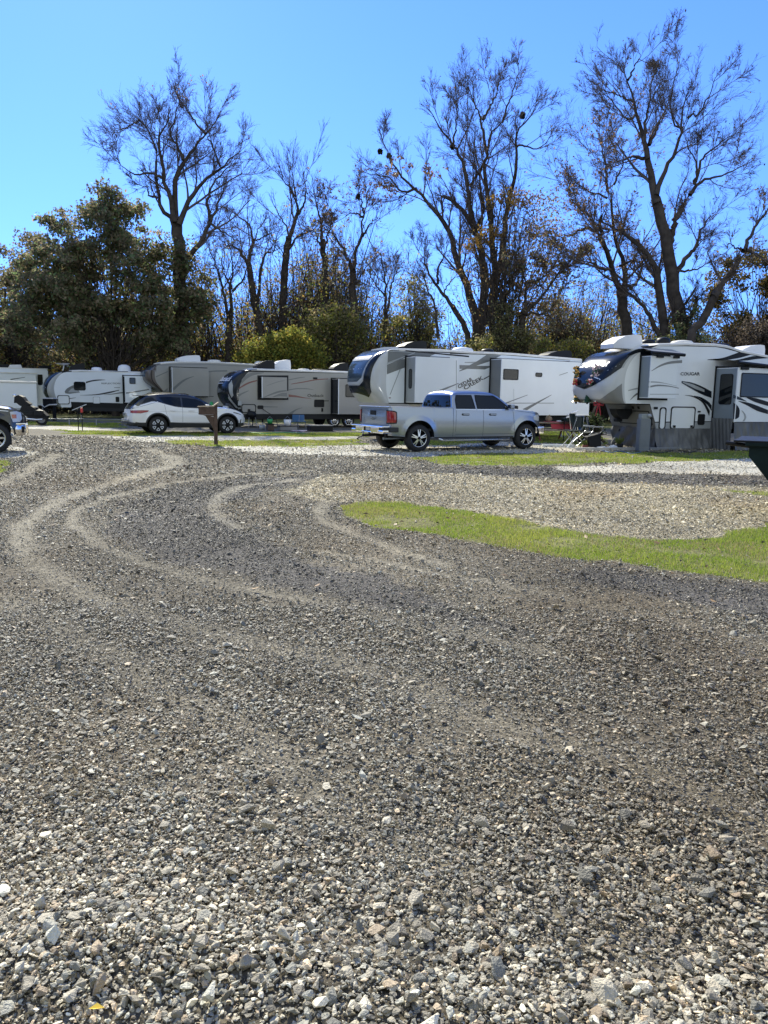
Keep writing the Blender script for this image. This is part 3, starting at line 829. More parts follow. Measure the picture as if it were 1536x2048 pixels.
rv.tx(q7, "COUGAR", (440, 568), (682, 568), 42, M_letter, bold=.02)
rv.dec(q7, [(118, 1150), (840, 1142), (840, 1270), (145, 1280)], M_lgrey)
rv.dec(q7, [(115, 1146), (840, 1138), (840, 1148), (115, 1158)], M_black)
rv.body.box(S(1300, 808)[0], S(1316, 872)[0] - .02, -.006, .02, zlow, zlow + .02, M_black)
# grey lower front
mb = MB(); w = rv.W
f0, f1 = (x_lf0, S(1300, 810)[1]), (x_lf1, zlow)
mb.poly([(f0[0] - .02, -.01, f0[1]), (f1[0] - .02, -.01, f1[1]), (f1[0] - .02, w + .01, f1[1]), (f0[0] - .02, w + .01, f0[1])][::-1], M_mgrey)
dz = f1[1] - f0[1]; dx = f1[0] - f0[0]
def lf(y, k, o=.03): return (f0[0] - o + dx * k, y, f0[1] + dz * k)
mb.poly([lf(.12, .25), lf(.12, .83), lf(1.9, .83), lf(2.05, .25)], M_black); mb.poly([lf(.16, .29, .034), lf(.16, .79, .034), lf(1.86, .79, .034), lf(2.0, .29, .034)], M_mgrey)
for y in (.55, .85): mb.poly([lf(y, .07), lf(y, .18), lf(y + .12, .18), lf(y + .12, .07)], M_black)
mb.build('front_compartment', rv.root)
# bedroom slide-out
sl, (a, b, z0, z1) = rv.slide(q7, 45, 335, 422, 850, -.5, M_white2, M_dimg)
c = -.5
rv.swoosh(q7, [(65, 520), (180, 440), (300, 395), (462, 375)], [(65, 524), (180, 462), (300, 425), (462, 412)], M_mgrey, c, sl)
rv.swoosh(q7, [(45, 640), (160, 645), (260, 665), (400, 700)], [(45, 655), (160, 660), (260, 672), (400, 704)], M_lgrey, c, sl)
rv.swoosh(q7, [(45, 700), (160, 682), (300, 695), (420, 722)], [(45, 722), (160, 702), (300, 708), (420, 732)], M_mgrey, c, sl)
rv.dec(q7, [(45, 798), (420, 798), (420, 806), (45, 806)], M_lgrey, c, sl)
sl.build('slide_out', rv.root)
mb = MB(); X0, Z1 = a - .1, z1 + .16
mb.tube([(X0, -.62, z1 + .10), (b + .15, -.62, z1 + .06)], .055, M_black); mb.poly([(X0, 0, z1 + .30), (b + .15, 0, z1 + .28), (b + .15, -.62, z1 + .11), (X0, -.62, z1 + .155)], M_mgrey)
mb.box(a + .22, a + .5, -.56, -.5, z1 - .06, z1 + .02, M_black); mb.box(b - .25, b, -.56, -.5, z1 - .06, z1 + .02, M_black)
mb.build('slide_awning', rv.root)
# living slide-out
c = -1.0
sl, (a, b, z0, z1) = rv.slide(q7, 1110, 480, 1536, 1150, c, M_white, M_dimg, x1abs=xr - 2.0)
rv.swoosh(q7, [(1098, 808), (1160, 830), (1210, 855), (1270, 892)], [(1098, 850), (1160, 868), (1210, 880), (1270, 895)], M_navy, c, sl)
rv.swoosh(q7, [(1165, 885), (1280, 905), (1400, 945), (1536, 1000)], [(1165, 890), (1280, 945), (1400, 1010), (1536, 1050)], M_black, c, sl)
rv.swoosh(q7, [(1270, 840), (1350, 845), (1450, 870), (1560, 905)], [(1270, 848), (1350, 890), (1450, 925), (1560, 955)], M_black, c, sl)
rv.swoosh(q7, [(1100, 905), (1150, 940), (1180, 1000), (1175, 1080)], [(1100, 1115), (1130, 1112), (1150, 1105), (1170, 1090)], M_black, c, sl)
rv.swoosh(q7, [(1205, 1000), (1245, 1040), (1262, 1090), (1240, 1140)], [(1205, 1010), (1232, 1050), (1240, 1095), (1215, 1140)], M_lgrey, c, sl)
sl.box(a + .02, b, c - .01, c - .003, z0 - .02, z0 + .01, M_black)
o = sl.build('slide_out', rv.root)
rv.window(q7, 1180, 552, 1760, 838, c, parent=rv.root)
mb = MB(); mb.tube([(a - .15, c - .12, z1 + .16), (b, c - .12, z1 - .10)], .06, M_black); mb.poly([(a - .15, 0, z1 + .34), (b, 0, z1 + .1), (b, c - .12, z1 - .04), (a - .15, c - .12, z1 + .22)], M_mgrey)
mb.box(a + .1, a + .45, c - .06, c, z1 - .08, z1 + .02, M_black); mb.build('slide_awning', rv.root)
# window in the end wall of that slide-out
mb = MB(); P = rrect(c + .18, -.22, z1 - 1.32, z1 - .22, .09)
mb.add([(a - .012, p[0], p[1]) for p in P], [tuple(range(len(P)))[::-1]], M_black); wo = mb.build('window', rv.root)
mb = MB(); P = rrect(c + .21, -.25, z1 - 1.29, z1 - .25, .08); mb.add([(a - .016, p[0], p[1]) for p in P], [tuple(range(len(P)))[::-1]], M_glass); mb.build('pane', wo)
rv.hatch(q7, 165, 965, 268, 1245); rv.hatch(q7, 305, 958, 632, 1240)
rv.window(q7, 652, 1050, 748, 1185, name='utility_panel', glass=M_black)
def bit(rv, q, x0, y0, x1, y1, name, m=None, d=.03):
    A = rv.rect(q, x0, y0, x1, y1); MB().box(A[0], A[1], -.022 - d, -.0 - .012, A[2], A[3], m or M_black, .006).build(name, rv.root)
for (u, v) in ((345, 1190), (560, 1190)): bit(rv, q7, u, v, u + 28, v + 30, 'latch')
bit(rv, q7, 105, 960, 150, 990, 'cable_inlet'); bit(rv, q7, 655, 1010, 685, 1028, 'door_light')
zr = roof[1][1] + .06
rv.acp(1214, 1272, 671, 692, M_acw); rv.acp(1466, 1516, 691, 706, M_acw)
rv.ventp(1364, 34, 680, M_roof); rv.ventp(1297, 22, 678, M_black); rv.ventp(1327, 22, 674, M_black); rv.ventp(1436, 36, 685, M_black)
# vinyl skirting: wrinkled sheet round the bottom
mb = MB()
sr = random.Random(3)
def skirt(xa, xb, zt_, y, n, seed, front=False):
    r2 = np.random.default_rng(seed); ph = r2.uniform(0, 6, 8)
    def fn(a_, b_):
        x = xa + (xb - xa) * a_; z = .02 + (zt_ - .02) * b_
        amp = .075 * (1 - b_) + .03
        o = amp * (math.sin(x * 7 + ph[0] + 2.5 * z) * .5 + math.sin(x * 15 + ph[1] - 5 * z) * .3 + math.sin(x * 27 + ph[2] + 9 * z) * .2)
        return (x, y - .03 - abs(o) - .12 * (1 - b_) ** 2, z)
    mb.grid(fn, n, 14, M_skirt)
skirt(x_lf1 - .12, a, zlow + .02, 0, 90, 1); skirt(a - .03, b, S(1500, 845, c)[1], c, 140, 2)
mb.grid(lambda p, q: (a - .05 - .05 * abs(math.sin(p * 19 + q * 3)), -.0 - 1.0 * p, .02 + (z0 + .1) * q), 30, 10, M_skirt)
mb.grid(lambda p, q: (x_lf1 - .06 - .05 * math.sin(p * 21 + q * 8) - .03 * math.sin(p * 43), 2.5 * p - .05, .02 + (zlow + .02) * q), 50, 10, M_skirt)
mb.build('skirting', rv.root)
rv.frame(x_lf1, xr, .55, .8)
rv.done()
mb = MB()      # king pin box under the nose
mb.prism([(1.3, 1.42), (.45, 1.42), (.55, 1.22), (.75, 1.05), (1.0, 1.05)], 1.0, 1.4, M_under)
mb.box(.6, .85, 1.1, 1.3, .95, 1.07, M_black, .02)
mb.build('kingpin', rv.root)
for y in (.3, 2.1): rv.jack(1.75, y, 0, 1.4)
cougar = rv

# ---------------------------------------------------------------- white and grey fifth wheel behind the pickup
fr = Frame(775, 31.0, 28); S = fr.S
zb0 = S(776, 806)[1]
ctrl = [(zb0, .08, -.30), (1.72, .0, -.55), (2.0, -.06, -.80), (2.4, -.08, -.92), (2.85, -.06, -.86), (3.2, 0, -.66), (3.45, .05, -.36), (3.62, .12, .05), (3.70, .45, .5)]
r0 = [S(*q4(700, 172)), S(*q4(1200, 182)), S(*q4(1536, 205)), S(*q5(500, 200)), S(*q5(700, 210)), S(*q5(1320, 262))]
xr = 10.3; k = (r0[5][1] - r0[4][1]) / (r0[5][0] - r0[4][0]); roof = r0[:5] + [(xr, r0[4][1] + k * (xr - r0[4][0]))]
zl = S(*q5(1000, 880))[1]
bottom = [(xr, zl), (2.6, zl), (2.35, zb0 - .1), (2.3, zb0)]
rv = RV(fr, "fifth_wheel_trailer", "white and grey fifth wheel with a big nose window, behind the silver pickup", "fifth wheel camper", ctrl, roof, bottom, wall=M_white2, n=3.2)
rv.make_cap(M_silver)
rv.cp([(.175, .97), (.235, .97), (.33, .50), (.36, .36), (.45, .31), (.78, .31), (.86, .38), (.90, .60), (.84, .97), (.90, .97), (.95, .6), (.92, .30), (.84, .20), (.52, .20), (.40, .12), (.25, .22), (.21, .40), (.155, .75)], M_navy, .016)
rv.cp([(.245, .97), (.34, .50), (.37, .375), (.46, .325), (.77, .325), (.85, .395), (.885, .60), (.83, .97)], M_silver, .021)
rv.cp([(.27, .965), (.352, .52), (.385, .40), (.47, .355), (.76, .355), (.83, .42), (.86, .60), (.81, .965)], M_wglass, .027)
rv.cp([(.352, .62), (.345, .70), (.84, .70), (.855, .62)], M_lgrey, .032)
rv.ct("CEDAR CREEK", (.68, .64), (.37, .64), .045, M_wletter, off=.038, bold=.0)
# side graphics
rv.dec(q4, [(572, 178), (1536, 212), (1536, 222), (572, 188)], M_black)
rv.dec(q5, [(0, 196), (600, 212), (1320, 268), (1320, 278), (600, 222), (0, 206)], M_black)
rv.dec(q5, [(400, 268), (1310, 285), (1310, 296), (400, 279)], M_black)
rv.dec(q4, [(568, 192), (1150, 215), (1020, 268), (780, 268), (690, 300), (560, 340)], M_grey)
rv.dec(q4, [(556, 350), (700, 292), (780, 280), (780, 378), (552, 465)], M_grey)
rv.dec(q4, [(556, 326), (885, 204), (885, 214), (556, 346)], M_lgrey)
rv.dec(q4, [(705, 405), (716, 405), (596, 705), (586, 705)], M_lgrey)
rv.dec(q4, [(572, 800), (960, 806), (960, 816), (574, 812)], M_black)
rv.dec(q4, [(574, 738), (600, 738), (600, 748), (576, 748)], M_red)
rv.dec(q4, [(1410, 355), (1536, 358), (1536, 400), (1412, 400)], M_mgrey)
rv.dec(q5, [(300, 285), (400, 218), (560, 224), (430, 290), (100, 400), (100, 392)], M_grey)
rv.dec(q5, [(105, 335), (455, 340), (455, 348), (380, 378), (105, 368)], M_grey)
rv.dec(q5, [(160, 296), (400, 292), (250, 308), (160, 306)], M_lgrey)
rv.dec(q5, [(370, 478), (456, 430), (456, 440), (372, 488)], M_black)
A, B = (100, 592), (260, 498)
rv.tx(q5, "CEDAR", (95, 592), (252, 500), 46, M_letter, bold=.02, shear=-.1)
rv.tx(q5, "CREEK", (160, 608), (372, 484), 48, M_letter, bold=.02, shear=-.1)
# slide-outs
c = -.78
sl, (a, b, z0, z1) = rv.slide(q4, 885, 275, 1400, 800, c, M_white, M_lgrey)
rv.dec(q4, [(1140, 662), (1400, 566), (1400, 576), (1200, 664)], M_mgrey, c, sl)
rv.dec(q4, [(1370, 300), (1378, 300), (1378, 780), (1370, 780)], M_lgrey, c, sl)
sl.build('slide_out', rv.root)
mb = MB(); P = rrect(c + .26, -.24, z1 - 1.28, z1 - .48, .1)
mb.add([(a - .012, p[0], p[1]) for p in P], [tuple(range(len(P)))[::-1]], M_black); wo = mb.build('window', rv.root)
mb = MB(); P = rrect(c + .29, -.27, z1 - 1.25, z1 - .51, .08); mb.add([(a - .016, p[0], p[1]) for p in P], [tuple(range(len(P)))[::-1]], M_glass); mb.build('pane', wo)
mb = MB(); mb.tube([(a - .3, c * .6, z1 + .22), (a + 2.6, c * .9, z1 + .10)], .03, M_black); mb.build('slide_awning', rv.root)
sl, (a, b, z0, z1) = rv.slide(q5, 545, 300, 1430, 880, c, M_white, M_mgrey, x1abs=xr - .12)
rv.dec(q5, [(600, 745), (850, 655), (850, 661), (615, 752)], M_mgrey, c, sl)
rv.dec(q5, [(620, 744), (1140, 744), (1140, 751), (620, 751)], M_mgrey, c, sl)
rv.dec(q5, [(770, 826), (1110, 656), (1118, 656), (830, 832)], M_grey, c, sl)
rv.dec(q5, [(1195, 440), (1290, 408), (1290, 414), (1200, 444)], M_grey, c, sl)
rv.dec(q5, [(697, 590), (700, 590), (700, 735), (697, 735)], M_lgrey, c, sl)
sl.build('slide_out', rv.root)
rv.window(q5, 582, 377, 752, 490, c); rv.window(q5, 936, 414, 1010, 458, c, frame=.02)
rv.window(q5, 600, 775, 745, 825, c, name='access_door', glass=M_black)
rv.acp(800, 845, 683, 696, M_black); rv.acp(1085, 1134, 702, 713, M_black)
rv.ventp(925, 36, 694, M_acw); rv.ventp(975, 22, 697, M_black)
rv.frame(2.5, xr, .45, zl); mb = MB(); mb.box(2.7, xr, .1, 2.3, zl - .3, zl, M_under); mb.build('underbelly', rv.root)
for x in (6.6, 7.55): wheel(rv.root, x, .12, .38, .24, 'rv'); wheel(rv.root, x, 2.32, .38, .24, 'rv', 1)
for y in (.4, 2.0): rv.jack(2.45, y, 0, 1.2)
rv.jack(9.6, .4, 0, .7)
rv.done()

# ---------------------------------------------------------------- taupe travel trailer with bulged black nose
fr = Frame(478, 40.0, 28); S = fr.S
zbw = S(*q3(300, 662))[1]
ctrl = [(S(*q3(300, 690))[1], .25, .05), (1.05, .12, -.25), (1.4, .0, -.55), (1.8, -.02, -.72), (2.2, .06, -.68), (2.55, .22, -.48), (2.85, .45, -.12), (3.02, .70, .30), (3.08, 1.0, .8)]
roof = [S(*q3(480, 236)), S(*q3(900, 250)), S(*q3(1290, 262))]; xr = 10.4
zlast = 2 * roof[2][1] - roof[1][1]
roof = [roof[0], (xr, roof[2][1] + .02)]
bottom = [(xr, zbw), (.3, zbw)]
rv = RV(fr, "travel_trailer", "taupe travel trailer with a bulged black nose and red swooshes, behind the white SUV", "travel trailer", ctrl, roof, bottom, wall=M_tan2, n=2.5)
rv.make_cap(M_navy)
rv.cp([(.10, .34), (.16, .30), (.24, .52), (.215, .60), (.13, .50)], M_lgrey, .006)
rv.cp([(.12, .12), (.20, .12), (.26, .30), (.22, .36)], M_lgrey, .006)
rv.cp([(.86, .10), (.92, .12), (.93, .60), (.88, .60)], M_lgrey, .006)
rv.ct("Outback", (.60, .575), (.25, .575), .10, M_wletter, off=.02, bold=.02, shear=.2)
rv.cp([(.40, .535), (.60, .535), (.60, .545), (.40, .545)], M_wletter, .02)
rv.cp([(.1, .02), (.9, .02), (.9, .10), (.1, .10)], M_black, .006)
D = rv.dec
D(q3, [(300, 245), (1290, 262), (1290, 272), (300, 256)], M_black)
rv.swoosh(q3, [(305, 330), (350, 285), (420, 262), (520, 262)], [(300, 375), (360, 320), (420, 290), (520, 268)], M_grey)
rv.swoosh(q3, [(285, 405), (340, 370), (390, 350), (452, 336)], [(275, 425), (340, 388), (390, 365), (452, 347)], M_red)
rv.swoosh(q3, [(262, 480), (300, 462), (330, 450), (370, 436)], [(262, 510), (300, 480), (330, 462), (370, 442)], M_grey)
rv.swoosh(q3, [(755, 330), (800, 322), (850, 312), (910, 306)], [(755, 338), (800, 330), (850, 320), (910, 310)], M_grey)
rv.swoosh(q3, [(780, 372), (900, 350), (1020, 328), (1135, 322)], [(780, 378), (900, 360), (1020, 338), (1135, 328)], M_red)
rv.swoosh(q3, [(755, 428), (830, 415), (920, 415), (995, 428)], [(755, 436), (830, 424), (920, 424), (995, 430)], M_grey)
rv.swoosh(q3, [(755, 474), (830, 485), (900, 502), (970, 512)], [(755, 498), (830, 502), (900, 510), (970, 515)], M_red)
rv.swoosh(q3, [(745, 662), (790, 635), (830, 615), (885, 600)], [(790, 662), (810, 640), (840, 620), (885, 603)], M_grey)
D(q3, [(510, 588), (650, 592), (650, 598), (510, 597)], M_grey)
D(q3, [(1095, 533), (1140, 533), (1140, 540), (1095, 540)], M_black); D(q3, [(1230, 534), (1400, 534), (1400, 541), (1230, 541)], M_black)
rv.tx(q3, "Outback", (935, 500), (1092, 500), 30, M_letter, bold=.012)
rv.swoosh(q3, [(268, 600), (300, 600), (380, 596), (450, 590)], [(268, 618), (300, 612), (380, 604), (450, 596)], M_grey)
D(q3, [(270, 662), (1440, 662), (1440, 712), (300, 712)], M_black)
rv.body.box(.3, xr, .01, 2.43, zbw - .22, zbw, M_under)
c = -.30
sl, (a, b, z0, z1) = rv.slide(q3, 500, 312, 740, 508, c, M_tan2, M_black)
for (x0_, y0_, x1_, y1_) in ((455, 292, 506, 525), (740, 298, 752, 440), (455, 292, 752, 312), (455, 505, 752, 527)):
    D(q3, [(x0_, y0_), (x1_, y0_), (x1_, y1_), (x0_, y1_)], M_black)
rv.swoosh(q3, [(520, 498), (590, 465), (660, 440), (735, 432)], [(520, 503), (590, 480), (660, 458), (735, 445)], M_grey, c, sl)
rv.swoosh(q3, [(600, 498), (640, 478), (690, 460), (738, 458)], [(615, 500), (650, 492), (690, 492), (738, 495)], M_grey, c, sl)
rv.swoosh(q3, [(545, 388), (600, 368), (660, 348), (715, 340)], [(545, 392), (600, 374), (660, 354), (715, 344)], M_mgrey, c, sl)
sl.build('slide_out', rv.root)
# big rear slide-out with navy end wall
c = -.9
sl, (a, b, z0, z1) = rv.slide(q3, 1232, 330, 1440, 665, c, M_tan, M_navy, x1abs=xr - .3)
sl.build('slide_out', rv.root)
rv.window(q3, 1300, 380, 1420, 500, c)
rv.hatch(q3, 302, 568, 440, 652, panel=M_tan2)
rv.window(q3, 455, 580, 512, 615, name='utility_panel', glass=M_black)
rv.window(q3, 1000, 525, 1096, 596, name='access_door', glass=M_black, frame=.02)
bit(rv, q3, 362, 615, 385, 638, 'latch'); bit(rv, q3, 268, 540, 300, 580, 'tank_vent', M_lgrey); bit(rv, q3, 1068, 605, 1084, 640, 'water_inlet')
bit(rv, q3, 990, 311, 1028, 328, 'speaker')
rv.acp(510, 545, 721, 735, M_black); rv.acp(543, 577, 720, 734, M_acw, y=1.7)
rv.ventp(607, 22, 737, M_roof); rv.ventp(640, 34, 738, M_black); rv.acp(662, 692, 726, 741, M_black)
xa, xb = S(*q3(1200, 760))[0], S(*q3(1335, 760))[0]
for x in (xa, xb): wheel(rv.root, x, .15, .36, .22, 'rv'); wheel(rv.root, x, 2.3, .36, .22, 'rv', 1)
for x in (1.4, 8.6): rv.jack(x, .35, 0, .7, .04); rv.jack(x, 2.05, 0, .7, .04)
mb = MB()
for y in (.75, 1.7): mb.tube([(1.0, y, .62), (-1.1, 1.22, .55)], .05, M_black)
mb.box(-1.35, -1.0, 1.14, 1.30, .50, .62, M_black, .02); mb.box(-.9, -.75, 1.15, 1.3, .05, 1.0, M_steel, .01)
for y in (1.05, 1.4): mb.lathe([(0, 0), (.15, .02), (.15, .42), (.1, .5), (0, .5)], -.35, y, .62, M_acw, 'z', 16)
mb.build('hitch_tongue', rv.root)
mb = MB(); mb.tube([S_ for S_ in [(S(*q3(505, 615))[0], -.03, S(*q3(505, 615))[1]), (S(*q3(540, 650))[0], -.3, S(*q3(540, 650))[1]), (S(*q3(600, 712))[0], -.5, .6), (S(*q3(620, 730))[0], -.5, .05)]], .018, M_black, 6); mb.build('power_cord', rv.root)
rv.done()
outback = rv

# ---------------------------------------------------------------- tan fifth wheel behind
fr = Frame(314, 50.5, 28); S = fr.S
zb0 = S(320, 783)[1]
ctrl = [(zb0, .45, .25), (zb0 + .3, .22, -.2), (zb0 + .65, -.03, -.62), (zb0 + 1.0, -.10, -.75), (zb0 + 1.4, -.08, -.70), (S(312, 745)[1], -.02, -.50), (S(312, 738)[1], .0, -.42), (S(312, 733)[1], .03, -.2), (S(325, 727)[1], .3, .2)]
roof = [S(*q2(620, 178)), S(*q2(760, 172)), S(*q2(1100, 178)), S(*q2(1536, 205))]
xr = roof[-1][0] + .8; roof += [(xr, roof[-1][1] - .05)]
bottom = [(xr, .95), (3.0, .95), (2.7, zb0 - .1), (2.65, zb0)]
rv = RV(fr, "fifth_wheel_trailer", "tan fifth wheel with a dark brown nose, between the white SUV and the trees", "fifth wheel camper", ctrl, roof, bottom, wall=M_tan2, n=3.0)
rv.make_cap(M_brown)
rv.cp([(.30, .36), (.90, .36), (.93, .70), (.88, .93), (.20, .93), (.22, .7)], M_wglass, .006)
rv.ct("MONTANA", (.62, .60), (.24, .56), .11, M_wletter, off=.014, bold=.03)
rv.cp([(.06, .02), (.10, .02), (.075, .35), (.06, .9), (.04, .9), (.055, .35)], M_black, .006)
D = rv.dec
D(q2, [(470, 200), (1000, 196), (1536, 218), (1536, 226), (1000, 204), (470, 210)], M_mgrey)
D(q2, [(470, 320), (590, 268), (590, 276), (470, 332)], M_grey)
rv.swoosh(q2, [(640, 272), (670, 258), (700, 250), (735, 242)], [(640, 278), (670, 264), (700, 254), (735, 245)], M_grey)
rv.swoosh(q2, [(645, 440), (700, 390), (770, 345), (860, 318)], [(650, 470), (710, 412), (780, 358), (860, 322)], M_grey)
rv.swoosh(q2, [(900, 296), (980, 275), (1060, 262), (1200, 258)], [(900, 300), (980, 285), (1060, 274), (1200, 272)], M_grey)
D(q2, [(535, 482), (590, 440), (590, 462), (560, 484)], M_grey)
D(q2, [(1022, 262), (1026, 262), (1026, 520), (1022, 520)], M_mgrey)
D(q2, [(880, 512), (1020, 524), (1060, 524), (1060, 530), (880, 520)], M_black)
c = -.6
sl, (a, b, z0, z1) = rv.slide(q2, 640, 240, 1010, 520, c, M_tan2, M_mgrey)
rv.swoosh(q2, [(645, 440), (700, 390), (770, 345), (860, 318)], [(650, 470), (710, 412), (780, 358), (860, 322)], M_grey, c, sl)
sl.build('slide_out', rv.root)
mb = MB(); P = rrect(c + .18, -.18, z1 - 1.35, z1 - .15, .08); mb.add([(a - .012, p[0], p[1]) for p in P], [tuple(range(len(P)))[::-1]], M_black); wo = mb.build('window', rv.root)
mb = MB(); P = rrect(c + .2, -.2, z1 - 1.32, z1 - .18, .07); mb.add([(a - .016, p[0], p[1]) for p in P], [tuple(range(len(P)))[::-1]], M_glass); mb.build('pane', wo)
rv.acp(352, 398, 711, 721, M_acw); rv.ventp(428, 26, 719, M_roof); rv.ventp(519, 20, 722, M_acw)
rv.frame(3, xr, .5, .95)
for x in (7.2, 8.2): wheel(rv.root, x, .15, .38, .22, 'rv')
for y in (.4, 2.0): rv.jack(2.8, y, 0, 1.3)
rv.done()

# ---------------------------------------------------------------- white travel trailer at the left
fr = Frame(112, 49.0, 28); S = fr.S
zbw = S(*q1(860, 745))[1]
ctrl = [(S(*q1(700, 808))[1], .30, .15), (.95, .22, -.10), (1.3, .05, -.42), (1.7, -.08, -.66), (2.1, -.10, -.72), (2.5, .0, -.58), (2.85, .22, -.30), (3.1, .55, .10), (3.2, 1.0, .7)]
zr_ = S(*q1(1000, 370))[1]
sc_ = zr_ / 3.24
ctrl = [(z * (sc_ if z > 1 else 1), a, b) for z, a, b in ctrl]
roof = [(1.6, zr_), (9.6, zr_ - .03)]; xr = 9.6
bottom = [(xr, zbw - .05), (.95, zbw - .05), (.85, ctrl[0][0])]
rv = RV(fr, "travel_trailer", "white travel trailer with a curved grey nose and black swooshes, left of the white SUV", "travel trailer", ctrl, roof, bottom, wall=M_white2, n=2.6)
rv.make_cap(M_lgrey)
rv.cp([(.24, .05), (.30, .05), (.80, .08), (.92, .3), (.92, .75), (.80, .97), (.13, .97), (.11, .80), (.20, .45), (.26, .2)], M_navy)
rv.cp([(.36, .12), (.78, .15), (.88, .35), (.86, .88), (.24, .93), (.30, .5)], M_wglass, .010)
D = rv.dec
D(q1, [(760, 372), (1536, 376), (1536, 384), (800, 384), (730, 400)], M_black)
rv.swoosh(q1, [(1030, 500), (1100, 482), (1180, 474), (1265, 477)], [(1030, 520), (1100, 500), (1180, 488), (1265, 480)], M_letter)
rv.swoosh(q1, [(775, 620), (800, 585), (850, 555), (890, 540)], [(785, 640), (830, 645), (880, 640), (960, 630)], M_grey)
rv.swoosh(q1, [(820, 622), (850, 590), (870, 580), (895, 575)], [(825, 630), (860, 628), (900, 628), (960, 628)], M_lgrey)
rv.swoosh(q1, [(960, 662), (1150, 650), (1300, 622), (1430, 598)], [(960, 664), (1150, 662), (1300, 642), (1430, 606)], M_letter)
rv.swoosh(q1, [(1245, 658), (1340, 645), (1440, 628), (1560, 618)], [(1245, 660), (1340, 655), (1440, 642), (1560, 632)], M_grey)
rv.swoosh(q1, [(668, 705), (740, 705), (820, 700), (910, 690)], [(672, 725), (740, 722), (820, 712), (910, 694)], M_grey)
rv.tx(q1, "REFLECTION", (1218, 530), (1442, 530), 18, M_letter, bold=.008)
D(q1, [(1370, 568), (1440, 568), (1440, 574), (1370, 574)], M_grey)
rv.dec(q1, [(850, 742), (1440, 758), (1440, 815), (860, 800)], M_black)
rv.body.box(1.0, xr, .01, 2.43, .5, zbw - .05, M_under)
rv.window(q1, 888, 502, 1025, 604, r=.12)
rv.hatch(q1, 692, 664, 832, 770, panel=M_white2)
rv.window(q1, 1118, 682, 1198, 762, name='access_door', glass=M_white, fm=M_lgrey, frame=.02)
rv.window(q1, 1388, 682, 1430, 745, name='utility_panel', glass=M_black, frame=.02)
c = -.6
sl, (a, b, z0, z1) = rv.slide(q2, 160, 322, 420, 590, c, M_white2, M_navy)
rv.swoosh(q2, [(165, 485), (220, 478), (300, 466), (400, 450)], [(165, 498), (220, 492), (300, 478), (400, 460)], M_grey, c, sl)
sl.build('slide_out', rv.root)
rv.window(q2, 200, 335, 260, 398, c)
rv.acp(139, 168, 727, 738, M_black); rv.ventp(193, 22, 734, M_acw); rv.ventp(248, 26, 729, M_acw)
mb = MB(); mb.lathe([(0, 0), (.35, .05), (.45, .12)], S(128, 735)[0], .9, zr_ + .35, M_acw, 'z', 20); mb.tube([(S(128, 735)[0], .9, zr_), (S(128, 735)[0] + .1, .9, zr_ + .4)], .03, M_acw); mb.build('satellite_dish', rv.root)
for x in (6.2, 7.15): wheel(rv.root, x, .15, .36, .22, 'rv'); wheel(rv.root, x, 2.3, .36, .22, 'rv', 1)
for x in (1.5, 8.6): rv.jack(x, .35, 0, .7, .04)
mb = MB()
for y in (.75, 1.7): mb.tube([(1.2, y, .60), (-1.0, 1.22, .52)], .05, M_black)
mb.box(-1.2, -.9, 1.14, 1.30, .46, .6, M_black, .02); mb.tube([(.9, -.05, .55), (1.8, -.1, .95)], .03, M_acw, 6)
mb.build('hitch_tongue', rv.root)
rv.done()

# ---------------------------------------------------------------- long white trailer behind, far left
fr = Frame(98, 58.0, 25); S = fr.S
zr_ = S(90, 739)[1]
P = [(-9, .7), (0, .7), (0, zr_ - .1), (-.1, zr_), (-9, zr_)]
root = thing("fifth_wheel_trailer", "long white trailer whose roof shows above the plain cargo trailer", "fifth wheel camper", fr.M)
mb = MB(); mb.prism(P, 0, 2.5, M_white2); mb.box(-9, 0, -.02, 2.52, zr_, zr_ + .07, M_roof, .02)
b, za = S(72, 748, -.6); mb.box(-8, b, -.6, 0, 1.1, za, M_white2, .02)
mb.box(-8, b + .1, -.64, -.5, za, za + .08, M_roof, .01)
mb.flat([S(20, 758, -.6), S(50, 754, -.6), (S(50, 755, -.6)), S(22, 760, -.6)], -.604, M_grey)
mb.build('body', root)
mb = MB(); A = S(76, 770); B = S(85, 749); mb.prism(rrect(A[0], B[0], A[1], B[1], .06), -.02, 0, M_glass); mb.build('window', root)
for pxa, m_ in ((6, M_black), (88, M_black), (30, M_acw)):
    x_ = S(pxa, 730, 1.2)[0]
    mb = MB(); mb.prism([(x_ - .5, zr_ + .06), (x_ - .35, zr_ + .30), (x_ + .4, zr_ + .34), (x_ + .5, zr_ + .06)], .8, 1.6, m_); mb.build('roof_air_conditioner', root)
for x in (-3.5, -2.5): wheel(root, x, .2, .38, .24, 'rv')

# ---------------------------------------------------------------- plain white cargo trailer
fr = Frame(74, 44.0, 27); S = fr.S
root = thing("cargo_trailer", "plain white box cargo trailer, partly cut off by the left edge of the photo", "cargo trailer", fr.M)
zt = S(60, 765)[1]; zb = S(60, 812)[1]
mb = MB(); mb.box(-6, 0, 0, 2.3, zb * .8, zt, M_white, .05); mb.box(-6.02, .02, -.03, 2.33, zt - .05, zt + .07, M_roof, .03); mb.box(-6.01, .01, -.012, 0, zb * .8 - .05, zb * .8 + .06, M_lgrey)
mb.box(-.012, .012, -.012, .03, zb * .8, zt, M_lgrey)
mb.build('body', root)
mb = MB(); mb.prism([(-3.6, .42), (-3.5, .8), (-1.6, .8), (-1.5, .42)], -.22, .0, M_mgrey); mb.build('fender', root)
for x in (-3.0, -2.1): wheel(root, x, -.08, .34, .2, 'plain')
mb = MB(); mb.box(.0, .4, 1.1, 1.25, .45, .55, M_black); mb.tube([(.3, 1.15, .05), (.3, 1.15, .8)], .04, M_steel); mb.build('hitch_tongue', root)
